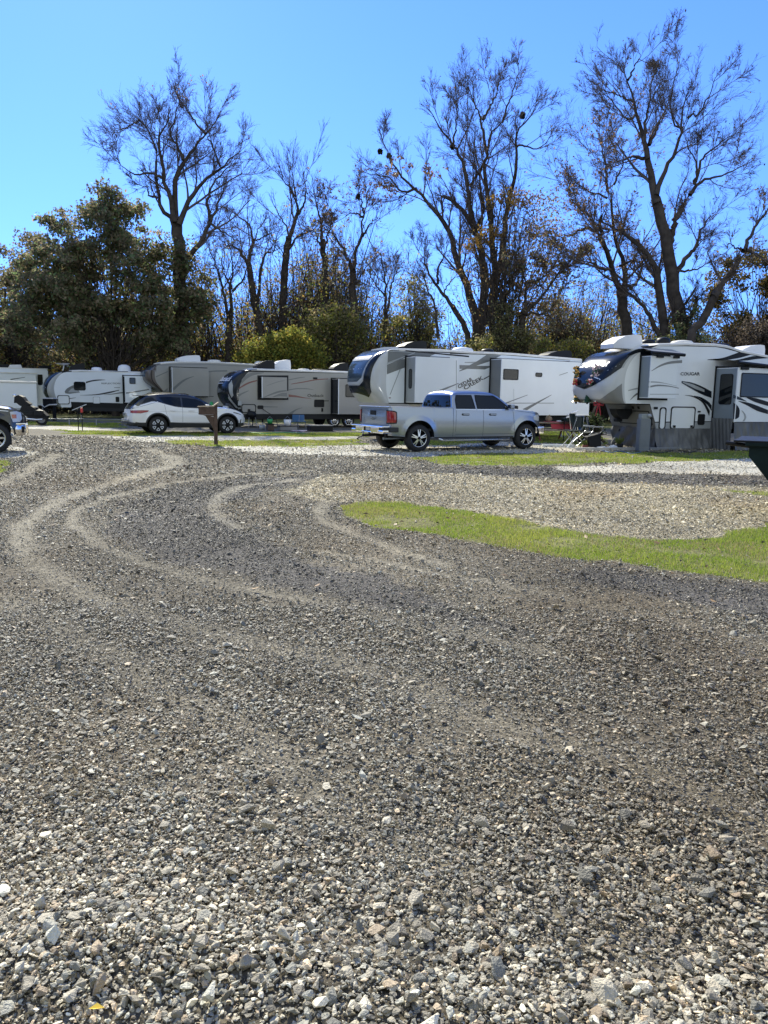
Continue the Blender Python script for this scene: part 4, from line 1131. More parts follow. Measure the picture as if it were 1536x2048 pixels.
# ================================================================ CARS AND PICKUPS
M_silverp = mat("silver_metallic_paint", (.34, .37, .42), rough=.28, metal=.75, coat=.8, coatr=.03)
M_whitep = mat("pearl_white_paint", (.78, .79, .80), rough=.3, coat=1.0, coatr=.03)
M_blackp = mat("black_paint", (.012, .014, .018), rough=.2, coat=1.0, coatr=.03)
M_plastic = mat("dark_plastic", (.022, .023, .026), rough=.55)
M_tail = mat("red_lamp_lens", (.28, .01, .012), rough=.12, coat=1.0)
M_lens = mat("clear_lamp_lens", (.55, .57, .60), rough=.1, coat=1.0)
M_amber = mat("amber_lens", (.5, .13, .05), rough=.15, coat=1.0)
M_carglass = mat("car_glass", (.006, .009, .013), rough=.03, spec=.35)
M_seam = mat("panel_gap", (.02, .02, .022), rough=.8)
M_plate = mat("number_plate", (.45, .46, .44), rough=.5)

class Car:
    """x = 0 rear ... L front, near (right) side at y = 0, far side at y = W"""
    def __init__(s, fr, name, label, cat, L, W, scale=1.0):
        M = fr.M @ Matrix.Diagonal((scale, scale, 1 + (scale - 1) * .45, 1))
        s.root = thing(name, label, cat, M); s.L = L; s.W = W; s.fr = fr; s.sc = scale
        s.bm = MB()
    def sheets(s, belt, bot, arches, m, mlow=None, zlow=None, rear_r=.18, front_r=.45, barrel=.05, flare=.03, nx=130, nz=16, lip=True):
        """both flanks. belt(x), bot(x) heights"""
        s.arches = arches; s.belt = belt; s.botf = bot; s.rear_r = rear_r; s.front_r = front_r; s.barrel = barrel; s.flare = flare
        def zb(x):
            z = bot(x)
            for (cx, cz, r) in arches:
                if abs(x - cx) < r: z = max(z, cz + math.sqrt(r * r - (x - cx) ** 2))
            return z
        s.zb = zb
        xs = list(np.linspace(0, s.L, nx))
        for (cx, cz, r) in arches: xs += [cx - r + 1e-4, cx + r - 1e-4, cx - r - 1e-4, cx + r + 1e-4] + [cx + r * math.cos(t) for t in np.linspace(.02, math.pi - .02, 26)]
        xs = sorted(xs)
        for side in (0, 1):
            vs = []; fs = []
            for x in xs:
                b = zb(x); t = belt(x)
                for j in range(nz + 1):
                    z = b + (t - b) * j / nz; y = s.y(x, z)
                    vs.append((x, y if side == 0 else s.W - y, z))
            mi = []
            for i in range(len(xs) - 1):
                for j in range(nz):
                    a = i * (nz + 1) + j; q = (a, a + nz + 1, a + nz + 2, a + 1)
                    zc = (vs[q[0]][2] + vs[q[2]][2]) / 2
                    fs.append(q if side == 0 else q[::-1]); mi.append(mlow if (mlow and zc < zlow(xs[i])) else m)
            for mm in set(mi): s.bm.add(vs, [f for f, k in zip(fs, mi) if k == mm], mm, True)
            # wheel wells and dark underside
        for (cx, cz, r) in arches:
            T = [cx + r * math.cos(t) for t in np.linspace(0, math.pi, 22)]
            A = [(cx + r * math.cos(t), cz + r * math.sin(t)) for t in np.linspace(0, math.pi, 22)]
            A = [(A[0][0], bot(cx))] + A + [(A[-1][0], bot(cx))]
            for (ya, yb) in ((s.y(cx, cz + r) + .002, .32), (s.W - s.y(cx, cz + r) - .002, s.W - .32)):
                s.bm.add([(p[0], ya, p[1]) for p in A] + [(p[0], yb, p[1]) for p in A], [(i, i + 1, len(A) + i + 1, len(A) + i) for i in range(len(A) - 1)], M_under, True)
                s.bm.add([(p[0], yb, p[1]) for p in A], [tuple(range(len(A)))], M_under)
    def y(s, x, z):
        t = s.belt(x); b = s.botf(x); zm = b + (t - b) * .55
        y = s.barrel * ((z - zm) / max(.3, (t - b) * .55)) ** 2 * (1 if z > zm else .7)
        for (cx, cz, r) in s.arches:
            d = math.hypot(x - cx, z - cz)
            if d < r + .16: y -= s.flare * (1 - (d - r) / .16) if d > r else s.flare
        r0 = s.rear_r; r1 = s.front_r
        if x < r0: y += r0 * .7 * (1 - math.sqrt(max(0, 1 - ((r0 - x) / r0) ** 2)))
        if x > s.L - r1: y += r1 * .75 * (1 - math.sqrt(max(0, 1 - ((x - s.L + r1) / r1) ** 2)))
        return y + .03
    def side(s, x, z, off=.004): return (x, s.y(x, z) - off, z)
    def pd(s, pts, m, off=.004, res=.09, mb=None): (mb or s.bm).patch(pts, lambda a, b: s.side(a, b, off), m, res)
    def line(s, pts, w=.008, m=None, off=.0035):
        for i in range(len(pts) - 1):
            (x0, z0), (x1, z1) = pts[i], pts[i + 1]; d = math.hypot(x1 - x0, z1 - z0); nx_, nz_ = -(z1 - z0) / d * w / 2, (x1 - x0) / d * w / 2
            K = max(1, int(d / .08)); vs = []
            for k in range(K + 1):
                x = x0 + (x1 - x0) * k / K; z = z0 + (z1 - z0) * k / K
                vs += [s.side(x + nx_, z + nz_, off), s.side(x - nx_, z - nz_, off)]
            s.bm.add(vs, [(2 * k, 2 * k + 1, 2 * k + 3, 2 * k + 2) for k in range(K)], m or M_seam)
    def deck(s, x0, x1, ztop, m, crown=.05, n=30, mm=12):
        """hood / cover between the flanks"""
        def fn(a, b):
            x = x0 + (x1 - x0) * a; y0 = s.y(x, s.belt(x)); y = y0 + (s.W - 2 * y0) * b
            e = 1 - (2 * b - 1) ** 4
            return (x, y, s.belt(x) + (ztop(x) - s.belt(x)) * e + 0)
        s.bm.grid(fn, n, mm, m)
    def end(s, x, m, dx=0.0, bulge=.04, z0=None, z1=None, flip=False):
        """closing panel at one end"""
        zb_ = s.zb(x) if z0 is None else z0; zt_ = s.belt(x) if z1 is None else z1
        def fn(a, b):
            z = zb_ + (zt_ - zb_) * b; y0 = s.y(x, z); y = y0 + (s.W - 2 * y0) * a
            return (x + dx + math.copysign(bulge, -1 if x < s.L / 2 else 1) * (1 - (2 * a - 1) ** 4) * (1 - .5 * (2 * b - 1) ** 2), y, z)
        s.bm.grid(fn, 20, 8, m, flip=flip)
        return fn
    def greenhouse(s, xa, xb, roof, wb=.08, tumble=.22, m=None, nx=60, crown=.05, top=None):
        """xa..xb along belt, roof(x) heights"""
        s.roof = roof; s.wb = wb; s.tumble = tumble; s.gx = (xa, xb)
        zmax = max(roof(x) for x in np.linspace(xa, xb, 80)); s.zmax = zmax
        NS = 10
        def sec(x, side):
            zb_ = s.belt(x) - .01; zt_ = max(roof(x), zb_ + .003); o = []
            rr = min(.10, (zt_ - zb_) * .5)
            for j in range(NS + 1):
                z = zb_ + (zt_ - rr - zb_) * j / NS; o.append((s.gy(x, z), z))
            y0, z0 = o[-1]
            for k in (1, 2, 3):
                a = k / 3 * math.pi / 2; o.append((y0 + rr * 1.3 * (1 - math.cos(a)), z0 + rr * math.sin(a)))
            yk = o[-1][0]
            for k in range(1, 6):
                f = k / 5; o.append((yk + (s.W / 2 - yk) * f, zt_ + crown * (1 - (1 - f) ** 2) * min(1, (zt_ - zb_) / .3)))
            return o if side == 0 else [(s.W - a, b) for a, b in o]
        xs = np.linspace(xa, xb, nx)
        for side in (0, 1):
            S_ = [sec(x, side) for x in xs]; K = len(S_[0])
            vs = [(x, p[0], p[1]) for x, o in zip(xs, S_) for p in o]
            fs = []; ft = []
            for i in range(nx - 1):
                for j in range(K - 1):
                    a = i * K + j; q = (a, a + K, a + K + 1, a + 1); q = q if side == 0 else q[::-1]
                    (ft if (top and j > NS + 1) else fs).append(q)
            s.bm.add(vs, fs, m, True)
            if ft: s.bm.add(vs, ft, top, True)
    def gy(s, x, z): return s.y(x, s.belt(x)) + s.wb + s.tumble * max(0, (z - s.belt(x))) / max(.2, s.zmax - s.belt(x)) * 1.0
    def gpt(s, x, z, off=.005): return (x, s.gy(x, z) - off, z)
    def win(s, pts, name='window', m=None, off=.006, parent=None, frame=None):
        mb = MB(); mb.patch(pts, lambda a, b: s.gpt(a, b, off), m or M_carglass, .15)
        if frame: ring(mb, [p for p in dense(pts, .08)], .03, lambda a, b: s.gpt(a, b, off + .004), frame)
        return mb.build(name, parent or s.root)

def dense(pts, res):
    out = []
    for i, p in enumerate(pts):
        q = pts[(i + 1) % len(pts)]; k = max(1, int(math.hypot(q[0] - p[0], q[1] - p[1]) / res))
        for j in range(k): out.append((p[0] + (q[0] - p[0]) * j / k, p[1] + (q[1] - p[1]) * j / k))
    return out
def pw(pts):
    X = [p[0] for p in pts]; Z = [p[1] for p in pts]
    return lambda x: float(np.interp(x, X, Z))
def smooth_pw(ctrl, n=160):
    P = spline(ctrl, n); X = [p[0] for p in P]; Z = [p[1] for p in P]
    return lambda x: float(np.interp(x, X, Z))
def mirror(root, x, y, z, m, out=-1, w=.20, h=.15):
    mb = MB(); mb.box(x - .05, x + .10, min(y, y + out * w), max(y, y + out * w), z, z + h, m, .035); mb.tube([(x + .03, y + .02, z + .03), (x + .03, y + out * .08, z + .05)], .02, M_black, 6)
    o = mb.build('wing_mirror', root); g = MB(); g.box(x - .056, x - .05, min(y + out * .02, y + out * (w - .02)), max(y + out * .02, y + out * (w - .02)), z + .02, z + h - .02, M_chrome); g.build('mirror_glass', o)

# ---------------------------------------------------------------- silver crew cab pickup
fr = Frame(783, 23.5, 29.5); L, W = 5.77, 2.03
P = Car(fr, "pickup_truck", "silver crew cab pickup parked on the pale gravel pad, seen from its tailgate side", "pickup truck", L, W, 1.085)
RX, FX, WR = .99, 5.04, .415
belt = pw([(0, 1.345), (2.18, 1.335), (2.22, 1.30), (4.45, 1.28), (4.55, 1.30), (5.1, 1.275), (5.5, 1.22), (5.70, 1.12), (5.77, 1.02)])
bot = pw([(0, .50), (.5, .46), (1.45, .42), (1.5, .40), (4.5, .40), (5.5, .42), (5.77, .48)])
ar = [(RX, .46, .50), (FX, .46, .50)]
P.sheets(belt, bot, ar, M_silverp, rear_r=.16, front_r=.5, barrel=.055, flare=.035)
tail = P.end(0, M_silverp, z0=.55, z1=1.345, bulge=.035)
P.end(L, M_black, z0=.5, z1=1.02, bulge=.12, flip=True)
P.deck(4.35, L, lambda x: belt(x) + .05, M_silverp)
P.deck(-.0, 2.24, lambda x: belt(x) - .0 + .012, M_plastic)          # tonneau cover
P.bm.box(.0, 2.2, .08, .16, 1.335, 1.358, M_silverp, .008); P.bm.box(.0, 2.2, W - .16, W - .08, 1.335, 1.358, M_silverp, .008)
P.bm.box(-.03, .05, .10, W - .10, 1.335, 1.375, M_silverp, .015)
roof = smooth_pw([(2.20, 1.32), (2.225, 1.50), (2.26, 1.68), (2.32, 1.79), (2.45, 1.845), (2.7, 1.865), (3.2, 1.875), (3.7, 1.85), (4.0, 1.74), (4.3, 1.54), (4.62, 1.29)])
P.greenhouse(2.2, 4.62, roof, wb=.05, tumble=.19, m=M_silverp, nx=110)
# panels, seams and creases
for pts in ([(2.19, .45), (2.19, 1.33)], [(3.31, .45), (3.31, 1.29)], [(4.53, .50), (4.50, .95), (4.47, 1.28)], [(2.28, .93), (2.30, 1.28)], [(2.28, .93), (1.58, .80)][:0] or [(2.28, .6), (2.28, .93)], [(2.28, .52), (4.5, .52)], [(4.62, 1.27), (5.5, 1.17)]): P.line(pts)
P.line([(1.55, .56), (5.7, .56)][:2], .02, M_plastic) if False else None
P.pd([(1.52, .405), (4.5, .405), (4.5, .44), (1.52, .44)], M_plastic, .006)
P.line([(1.6, .60), (4.48, .60)], .006, M_lgrey, .006)
# rear window of the cab
def crw(a, b):
    z = 1.385 + .36 * b; x = np.interp(z, [roof(t) for t in np.linspace(2.2, 2.45, 40)], np.linspace(2.2, 2.45, 40)); y0 = P.gy(x, z) + .11
    return (float(x) - .022 - .03 * (1 - (2 * a - 1) ** 2), y0 + (W - 2 * y0) * a, z)
mb = MB(); mb.grid(crw, 10, 6, M_carglass); mb.build('rear_window', P.root)
MB().box(2.36, 2.42, .86, 1.17, 1.835, 1.875, M_tail, .01).build('brake_light', P.root)
# side windows
door_r = [(2.34, 1.325), (3.06, 1.325), (3.02, 1.60), (2.98, 1.76), (2.40, 1.755), (2.34, 1.60)]
door_f = [(3.13, 1.325), (4.36, 1.33), (4.30, 1.43), (4.02, 1.64), (3.82, 1.755), (3.10, 1.765), (3.10, 1.6)]
P.win(door_r, frame=M_black); P.win(door_f, frame=M_black)
for w_ in (door_r, door_f):
    q_ = [(a, b - .03) for a, b in (w_[0], w_[1])]; P.bm.add([P.gpt(q_[0][0] - .02, q_[0][1] - .012), P.gpt(q_[1][0] + .02, q_[1][1] - .012), P.gpt(q_[1][0] + .02, q_[1][1] + .008), P.gpt(q_[0][0] - .02, q_[0][1] + .008)], [(0, 1, 2, 3)], M_chrome)
# windshield
def ws(a, b):
    x = 3.80 + (4.55 - 3.80) * b; z = roof(x) + .045 * (1 - (2 * a - 1) ** 2) * min(1, (roof(x) - 1.28) / .3) + .010; y0 = P.gy(x, roof(x)) + .10
    return (x, y0 + (W - 2 * y0) * a, z)
mb = MB(); mb.grid(ws, 12, 12, M_carglass); mb.build('windshield', P.root)
for x in (2.52, 3.55):
    mb = MB(); x0, y0, z0 = P.side(x, 1.13, .0); mb.prism(rrect(x, x + .24, 1.135, 1.175, .018), y0 - .045, y0 - .018, M_silverp); mb.prism(rrect(x - .02, x + .26, 1.11, 1.18, .03), y0 - .006, y0 + .01, M_seam); mb.build('door_handle', P.root)
mirror(P.root, 4.32, .10, 1.33, M_silverp); mirror(P.root, 4.32, W - .10, 1.33, M_silverp, 1)
# tail lamps (wrap the corner)
for sgn in (0, 1):
    def cm(a, b):              # a: along outline from rear face (-) round to flank (+)
        if a < 0: x, y = -.012 - .0, -a + .06
        else: x, y = a, P.y(a, b) - .008
        if a < 0: y = P.y(0, b) - .01 + (-a); x = -.018
        return (x, y if sgn == 0 else W - y, b)
    mb = MB(); mb.patch([(-.11, .85), (.20, .86), (.22, .93), (.215, 1.21), (.14, 1.245), (-.11, 1.27)], cm, M_black, .05)
    o = mb.build('tail_light', P.root)
    def cm2(a, b): v = cm(a, b); return (v[0] - .006, v[1] + (-.006 if sgn == 0 else .006), v[2])
    mb = MB(); mb.patch([(-.09, .885), (.18, .895), (.19, .94), (.185, 1.19), (.12, 1.215), (-.09, 1.24)], cm2, M_tail, .04); mb.build('lens', o)
mb = MB(); mb.box(-.055, -.03, W / 2 - .16, W / 2 + .16, 1.10, 1.24, M_black, .01); mb.build('tailgate_handle', P.root)
# tailgate outline and emblem
def tg(a, b): v = tail((a), (b - .55) / .795); return (v[0] - .006, v[1], v[2])
for (a0, b0, a1, b1) in ((.055, .60, .058, 1.34), (.942, .60, .945, 1.34), (.055, .60, .945, .606), (.055, 1.27, .945, 1.274)):
    P.bm.patch([(a0, b0), (a1, b0), (a1, b1), (a0, b1)], tg, M_seam, .2)
mb = MB(); cz = .985
mb.prism([(0, 0), (.001, 0)], 0, 0, M_silverp) if False else None
yy = W / 2
mb.add([(-.052, yy + sx * .13, cz + dz_) for sx, dz_ in ((-1, .02), (-.35, .02), (-.3, .045), (.3, .045), (.35, .02), (1, .02), (1, -.02), (.35, -.02), (.3, -.045), (-.3, -.045), (-.35, -.02), (-1, -.02))], [tuple(range(12))], M_grey)
mb.build('emblem', P.root)
# rear bumper with corner steps, plate and hitch
mb = MB()
mb.box(-.26, -.03, .30, W / 2 - .22, .56, .76, M_chrome, .03); mb.box(-.26, -.03, W / 2 + .22, W - .30, .56, .76, M_chrome, .03)
mb.box(-.26, .04, .02, .30, .56, .66, M_chrome, .03); mb.box(-.26, .04, W - .30, W - .02, .56, .66, M_chrome, .03)
mb.box(-.27, -.02, .02, W - .02, .735, .785, M_chrome, .02)
mb.box(-.22, -.04, .04, .30, .655, .74, M_plastic); mb.box(-.22, -.04, W - .30, W - .04, .655, .74, M_plastic)
mb.box(-.06, .26, -.005, .10, .60, .75, M_plastic, .02)
mb.box(-.20, -.03, W / 2 - .22, W / 2 + .22, .60, .76, M_black, .01); mb.box(-.27, -.03, W / 2 - .3, W / 2 + .3, .55, .61, M_chrome, .02)
mb.build('rear_bumper', P.root)
MB().box(-.215, -.205, W / 2 - .13, W / 2 + .13, .625, .735, M_plate).build('number_plate', P.root)
mb = MB(); mb.box(-.40, .2, W / 2 - .04, W / 2 + .04, .44, .51, M_black, .008); mb.tube([(-.30, W / 2, .47), (-.42, W / 2 + .1, .42), (-.46, W / 2 + .2, .36), (-.40, W / 2 + .25, .33)], .02, M_black); mb.lathe([(.0, .62), (.03, .60), (.03, .55), (.015, .52), (.02, .50)], -.37, W / 2, 0, M_steel, 'z', 12); mb.build('hitch', P.root)
mb = MB(); mb.tube([(-.02, .42, .40), (.25, .40, .40), (1.6, .5, .45)], .04, M_steel); mb.build('exhaust_pipe', P.root)
# running board, chassis, axle, front details
mb = MB(); mb.tube([(1.72, .10, .38), (1.80, .03, .345), (4.30, .03, .345), (4.38, .10, .38)], .038, M_alu); mb.box(1.8, 4.3, -.01, .06, .35, .375, M_plastic, .008); mb.build('running_board', P.root)
mb = MB()
for y in (.45, W - .6): mb.box(.1, 5.5, y, y + .12, .42, .58, M_under)
mb.tube([(RX, .25, WR), (RX, W - .25, WR)], .06, M_under); mb.lathe([(.0, -.15), (.16, 0), (0, .15)], RX, W / 2, WR, M_under, 'y', 12)
mb.tube([(FX, .25, WR), (FX, W - .25, WR)], .05, M_under); mb.box(2.2, 4.6, .2, W - .2, .45, .6, M_under); mb.box(.3, .9, .4, 1.0, .5, .62, M_under)
mb.box(.05, 2.15, .1, W - .1, .62, .7, M_under)
mb.build('chassis', P.root)
for x in (RX, FX): wheel(P.root, x, .16, WR, .26, 'truck'); wheel(P.root, x, W - .16, WR, .26, 'truck', 1)
mb = MB(); mb.patch([(5.28, .98), (5.52, .93), (5.60, .95), (5.62, 1.12), (5.50, 1.16), (5.30, 1.10)], lambda a, b: P.side(a, b, .008), M_lens, .05); mb.build('headlight', P.root)
mb = MB(); mb.box(5.55, 5.98, .25, W - .25, .50, .74, M_chrome, .04); mb.box(5.42, 5.72, .045, .30, .52, .74, M_chrome, .05); mb.box(5.42, 5.72, W - .3, W - .045, .52, .74, M_chrome, .05); mb.build('front_bumper', P.root)
P.bm.build('body', P.root)

# ---------------------------------------------------------------- white crossover with black roof
fr = Frame(262, 31.6, 28); L, W = 4.75, 1.95
V = Car(fr, "crossover_suv", "white crossover SUV with black roof and black wheels, parked facing right behind the mailbox", "suv", L, W, 1.055)
RX = 1.02; FX = 3.88; WR = .37
belt = smooth_pw([(0, 1.02), (.12, 1.06), (.5, 1.17), (.85, 1.27), (1.05, 1.32), (1.35, 1.24), (1.8, 1.13), (2.4, 1.085), (3.1, 1.07), (3.45, 1.09), (3.9, 1.07), (4.3, .98), (4.6, .86), (4.75, .74)])
bot = pw([(0, .42), (.3, .34), (1.4, .26), (3.5, .26), (4.5, .30), (4.75, .36)])
ar = [(RX, .40, .445), (FX, .40, .445)]
zl = lambda x: .47 + .02 * (x < 1)
V.sheets(belt, bot, ar, M_whitep, M_plastic, zl, rear_r=.38, front_r=.75, barrel=.07, flare=.04)
V.end(0, M_whitep, z0=.42, z1=1.02, bulge=.10); V.end(L, M_whitep, z0=.36, z1=.74, bulge=.12, flip=True)
V.deck(3.2, L, lambda x: belt(x) + .06, M_whitep)
# rear hatch slopes
roof = smooth_pw([(-.0, 1.03), (.15, 1.22), (.38, 1.42), (.62, 1.56), (.9, 1.625), (1.5, 1.675), (2.1, 1.66), (2.6, 1.56), (3.0, 1.36), (3.45, 1.09)])
V.greenhouse(.0, 3.5, roof, wb=.035, tumble=.26, m=M_blackp, top=M_blackp)
# white rear quarter and hatch corners below the glass
V.win([(.02, 1.03), (.5, 1.18), (.85, 1.28), (1.05, 1.33), (1.08, 1.36), (.80, 1.34), (.42, 1.22), (.16, 1.20)], 'rear_quarter_panel', M_whitep, .006)
V.win([(.42, 1.26), (.86, 1.40), (1.28, 1.30), (1.27, 1.29), (.95, 1.43), (.85, 1.52), (.62, 1.50)], 'quarter_window', off=.006)
V.win([(1.30, 1.30), (1.62, 1.20), (1.98, 1.135), (1.98, 1.52), (1.45, 1.55), (1.12, 1.52)], 'window')
V.win([(2.05, 1.13), (3.02, 1.115), (3.06, 1.15), (2.86, 1.36), (2.62, 1.46), (2.05, 1.52)], 'window')
def ws(a, b):
    x = 2.62 + .80 * b; z = roof(x) + .045 * (1 - (2 * a - 1) ** 2) * min(1, max(0, roof(x) - 1.08) / .3) + .012; y0 = V.gy(x, roof(x)) + .09
    return (x, y0 + (W - 2 * y0) * a, z)
MB().grid(ws, 12, 10, M_carglass).build('windshield', V.root)
def rw(a, b):
    x = .10 + .48 * b; z = roof(x) + .03 * (1 - (2 * a - 1) ** 2) + .012; y0 = V.gy(x, roof(x)) + .08
    return (x - .01, y0 + (W - 2 * y0) * a, z)
MB().grid(rw, 12, 8, M_carglass).build('rear_window', V.root)
MB().box(.30, .72, .34, W - .34, 1.565, 1.60, M_blackp, .012).build('roof_spoiler', V.root)
mb = MB()
for y in (.33, W - .33): mb.tube([(.9, y, 1.66), (1.0, y, 1.70), (2.2, y, 1.69), (2.35, y, 1.64)], .014, M_black, 6)
mb.build('roof_rails', V.root)
for pts in ([(2.01, .50), (2.015, 1.11)], [(3.10, .50), (3.18, .8), (3.20, 1.06)], [(1.47, .60), (1.36, .85), (1.30, 1.22)], [(1.5, .49), (3.2, .49)]): V.line(pts)
V.line([(.6, .92), (1.4, .95), (2.9, .90), (3.5, .95)], .008, M_lgrey)
for x in (1.52, 2.25):
    mb = MB(); x0, y0, z0 = V.side(x, .98, 0); mb.prism(rrect(x, x + .22, .965, 1.0, .015), y0 - .04, y0 - .015, M_whitep); mb.build('door_handle', V.root)
mirror(V.root, 2.98, .08, 1.12, M_whitep, w=.2, h=.14); mirror(V.root, 2.98, W - .08, 1.12, M_whitep, 1, .2, .14)
for sgn in (0, 1):
    def cm(a, b):
        y = V.y(max(a, 0), b) - .008; x = a
        if a < .0: x = -.11; y = V.y(0, b) + (-a)
        return (x, y if sgn == 0 else W - y, b)
    MB().patch([(0.0, .865), (.35, .86), (.62, .92), (.68, .985), (.4, .99), (0.0, .975)], cm, M_tail, .05).build('tail_light', V.root)
mb = MB(); mb.box(-.13, -.10, .62, 1.32, .72, .86, M_lens, .01); mb.build('number_plate', V.root)
mb = MB(); mb.box(-.15, .12, .25, W - .25, .36, .50, M_plastic, .04); mb.box(-.10, .30, .16, .4, .34, .48, M_plastic, .05); mb.box(-.16, -.10, .35, W - .35, .52, .60, M_lgrey, .01); mb.build('rear_bumper', V.root)
MB().patch([(4.14, .90), (4.35, .85), (4.52, .80), (4.50, .83), (4.3, .90), (4.14, .93)], lambda a, b: V.side(a, b, .006), M_black, .05).build('headlight', V.root)
V.pd([(4.42, .40), (4.50, .45), (4.52, .62), (4.47, .60), (4.44, .46)], M_black, .006)
for (cx, cz, r) in ar:      # black cladding round the wheel arches
    vs = []
    for k in range(25):
        t = math.pi * (k / 24) * 1.06 - .1
        for rr in (r - .005, r + .05): vs.append(V.side(cx + rr * math.cos(t), max(.30, cz + rr * math.sin(t)), .010))
    V.bm.add(vs, [(2 * k, 2 * k + 1, 2 * k + 3, 2 * k + 2) for k in range(24)], M_plastic, True)
mb = MB()
for y in (.4, W - .5): mb.box(.3, 4.4, y, y + .1, .28, .42, M_under)
mb.box(1.5, 3.4, .15, W - .15, .27, .4, M_under); mb.tube([(RX, .2, WR), (RX, W - .2, WR)], .05, M_under); mb.tube([(FX, .2, WR), (FX, W - .2, WR)], .05, M_under)
mb.build('chassis', V.root)
for x in (RX, FX): wheel(V.root, x, .15, WR, .24, 'suv'); wheel(V.root, x, W - .15, WR, .24, 'suv', 1)
V.bm.build('body', V.root)

# ---------------------------------------------------------------- dark pickup at the left edge (faces right, front shows)
fr = Frame(-40, 20.7, 28); S = fr.S
# nose of the truck reaches px 45
L = S(50, 850)[0] + 5.6; W = 2.03
fr2 = Frame(-40, 20.7, 28); off = Matrix.Translation((-5.6, 0, 0)); fr2.M = fr.M @ off
D = Car(fr2, "pickup_truck", "dark blue black pickup nose with chrome bumper, cut off by the left edge", "pickup truck", L, W)
WR = .42; FX = L - .78; RX = FX - 3.7
zb_ = S(20, 813)[1]
belt = pw([(0, 1.36), (2.0, 1.36), (L - 1.6, 1.33), (L - .9, 1.30), (L - .35, 1.22), (L - .12, 1.12), (L, 1.0)])
bot = pw([(0, .5), (1.5, .45), (L - 1.4, .42), (L - .3, .5), (L, .62)])
D.sheets(belt, bot, [(RX, .47, .52), (FX, .47, .52)], M_blackp, rear_r=.15, front_r=.42, barrel=.05, flare=.05)
D.end(0, M_blackp, z0=.5, z1=1.36); D.end(L, M_black, z0=.55, z1=1.0, bulge=.10, flip=True)
D.deck(L - 1.75, L, lambda x: belt(x) + .07, M_blackp); D.deck(0, 2.0, lambda x: belt(x) + .0, M_plastic)
roof = smooth_pw([(1.95, 1.37), (2.05, 1.7), (2.3, 1.87), (3.0, 1.90), (L - 2.5, 1.86), (L - 2.1, 1.66), (L - 1.55, 1.33)])
D.greenhouse(1.95, L - 1.5, roof, wb=.05, tumble=.2, m=M_blackp)
D.win([(2.2, 1.38), (2.95, 1.38), (2.95, 1.76), (2.25, 1.76)]); D.win([(3.05, 1.38), (L - 1.9, 1.38), (L - 2.3, 1.70), (L - 2.55, 1.77), (3.05, 1.77)])
D.line([(L - 1.7, .5), (L - 1.7, 1.32)]); D.line([(L - 1.6, 1.26), (L - .4, 1.16)], .012, M_chrome)
o = MB().patch([(L - .30, .86), (L - .12, .86), (L - .06, .95), (L - .08, 1.12), (L - .2, 1.16), (L - .36, 1.14), (L - .34, 1.0)], lambda a, b: D.side(a, b, .008), M_lens, .04).build('headlight', D.root)
MB().patch([(L - .31, .96), (L - .20, .96), (L - .20, 1.07), (L - .33, 1.07)], lambda a, b: D.side(a, b, .012), M_amber, .04).build('turn_signal', o)
mb = MB()
def bp(a, b):
    t = a * math.pi / 2 * .9; x = L - .38 + .40 * math.sin(t); y = .05 + .36 * (1 - math.cos(t)); z = .48 + .34 * b; k = .03 * math.sin(b * math.pi)
    return (x + k * .7, y - k, z)
mb.grid(bp, 14, 8, M_chrome); mb.box(L - .35, L + .1, .38, W - .38, .48, .82, M_chrome, .05); mb.box(L - .4, L + .02, .06, .5, .79, .825, M_chrome, .015)
mb.build('front_bumper', D.root)
x0, y0, z0 = bp(.62, .55); MB().prism(rrect(x0 - .035, x0 + .035, .56, .74, .03), y0 - .03, y0 + .05, M_black).build('fog_light', D.root)
MB().box(L - .55, L - .35, .12, .40, .22, .48, M_plastic, .03).build('air_dam', D.root)
for k in range(4): D.bm.box(L + .05, L + .09, .45, W - .45, .72 + k * .08, .75 + k * .08, M_chrome)
mb = MB(); mb.box(.3, L - .5, .3, W - .3, .45, .62, M_under); mb.build('chassis', D.root)
for x in (RX, FX): wheel(D.root, x, .13, WR, .27, 'rv'); wheel(D.root, x, W - .13, WR, .27, 'rv', 1)
D.bm.build('body', D.root)
# ================================================================ TREES
M_bark = mat("grey_brown_bark", (.070, .058, .050), rough=.95, noise=.35, nscale=2.5, bump=.6, bscale=9, spec=.1)
M_twig = mat("twig_bark", (.12, .098, .088), rough=.95, spec=.1)
M_leaf = mat("leaves", (.1, .1, .1), rough=.6, attr='tint', trans=.58, spec=.3)
tr = np.random.default_rng(5)
def tubes(P, r0, r1, S):
    """P (N,K,3) paths; radii (N,) -> verts, faces"""
    N, K, _ = P.shape
    T = np.empty_like(P); T[:, 1:-1] = P[:, 2:] - P[:, :-2]; T[:, 0] = P[:, 1] - P[:, 0]; T[:, -1] = P[:, -1] - P[:, -2]
    T /= np.linalg.norm(T, axis=2, keepdims=True) + 1e-9
    ref = np.where(np.abs(T[:, :1, 2:3]) > .9, np.array([1., 0, 0]), np.array([0, 0, 1.])); ref = np.repeat(ref, K, 1)
    A = np.cross(T, ref); A /= np.linalg.norm(A, axis=2, keepdims=True) + 1e-9; B = np.cross(T, A)
    rr = r0[:, None] + (r1 - r0)[:, None] * np.linspace(0, 1, K)[None] if r0.ndim == 1 else r0
    an = np.arange(S) * 2 * np.pi / S
    V = P[:, :, None] + rr[:, :, None, None] * (A[:, :, None] * np.cos(an)[None, None, :, None] + B[:, :, None] * np.sin(an)[None, None, :, None])
    i = np.arange(N)[:, None, None] * K * S; k = np.arange(K - 1)[None, :, None] * S; s = np.arange(S)[None, None]
    s2 = (s + 1) % S
    F = np.stack([i + k + s, i + k + s2, i + k + S + s2, i + k + S + s], -1).reshape(-1, 4)
    return V.reshape(-1, 3), F
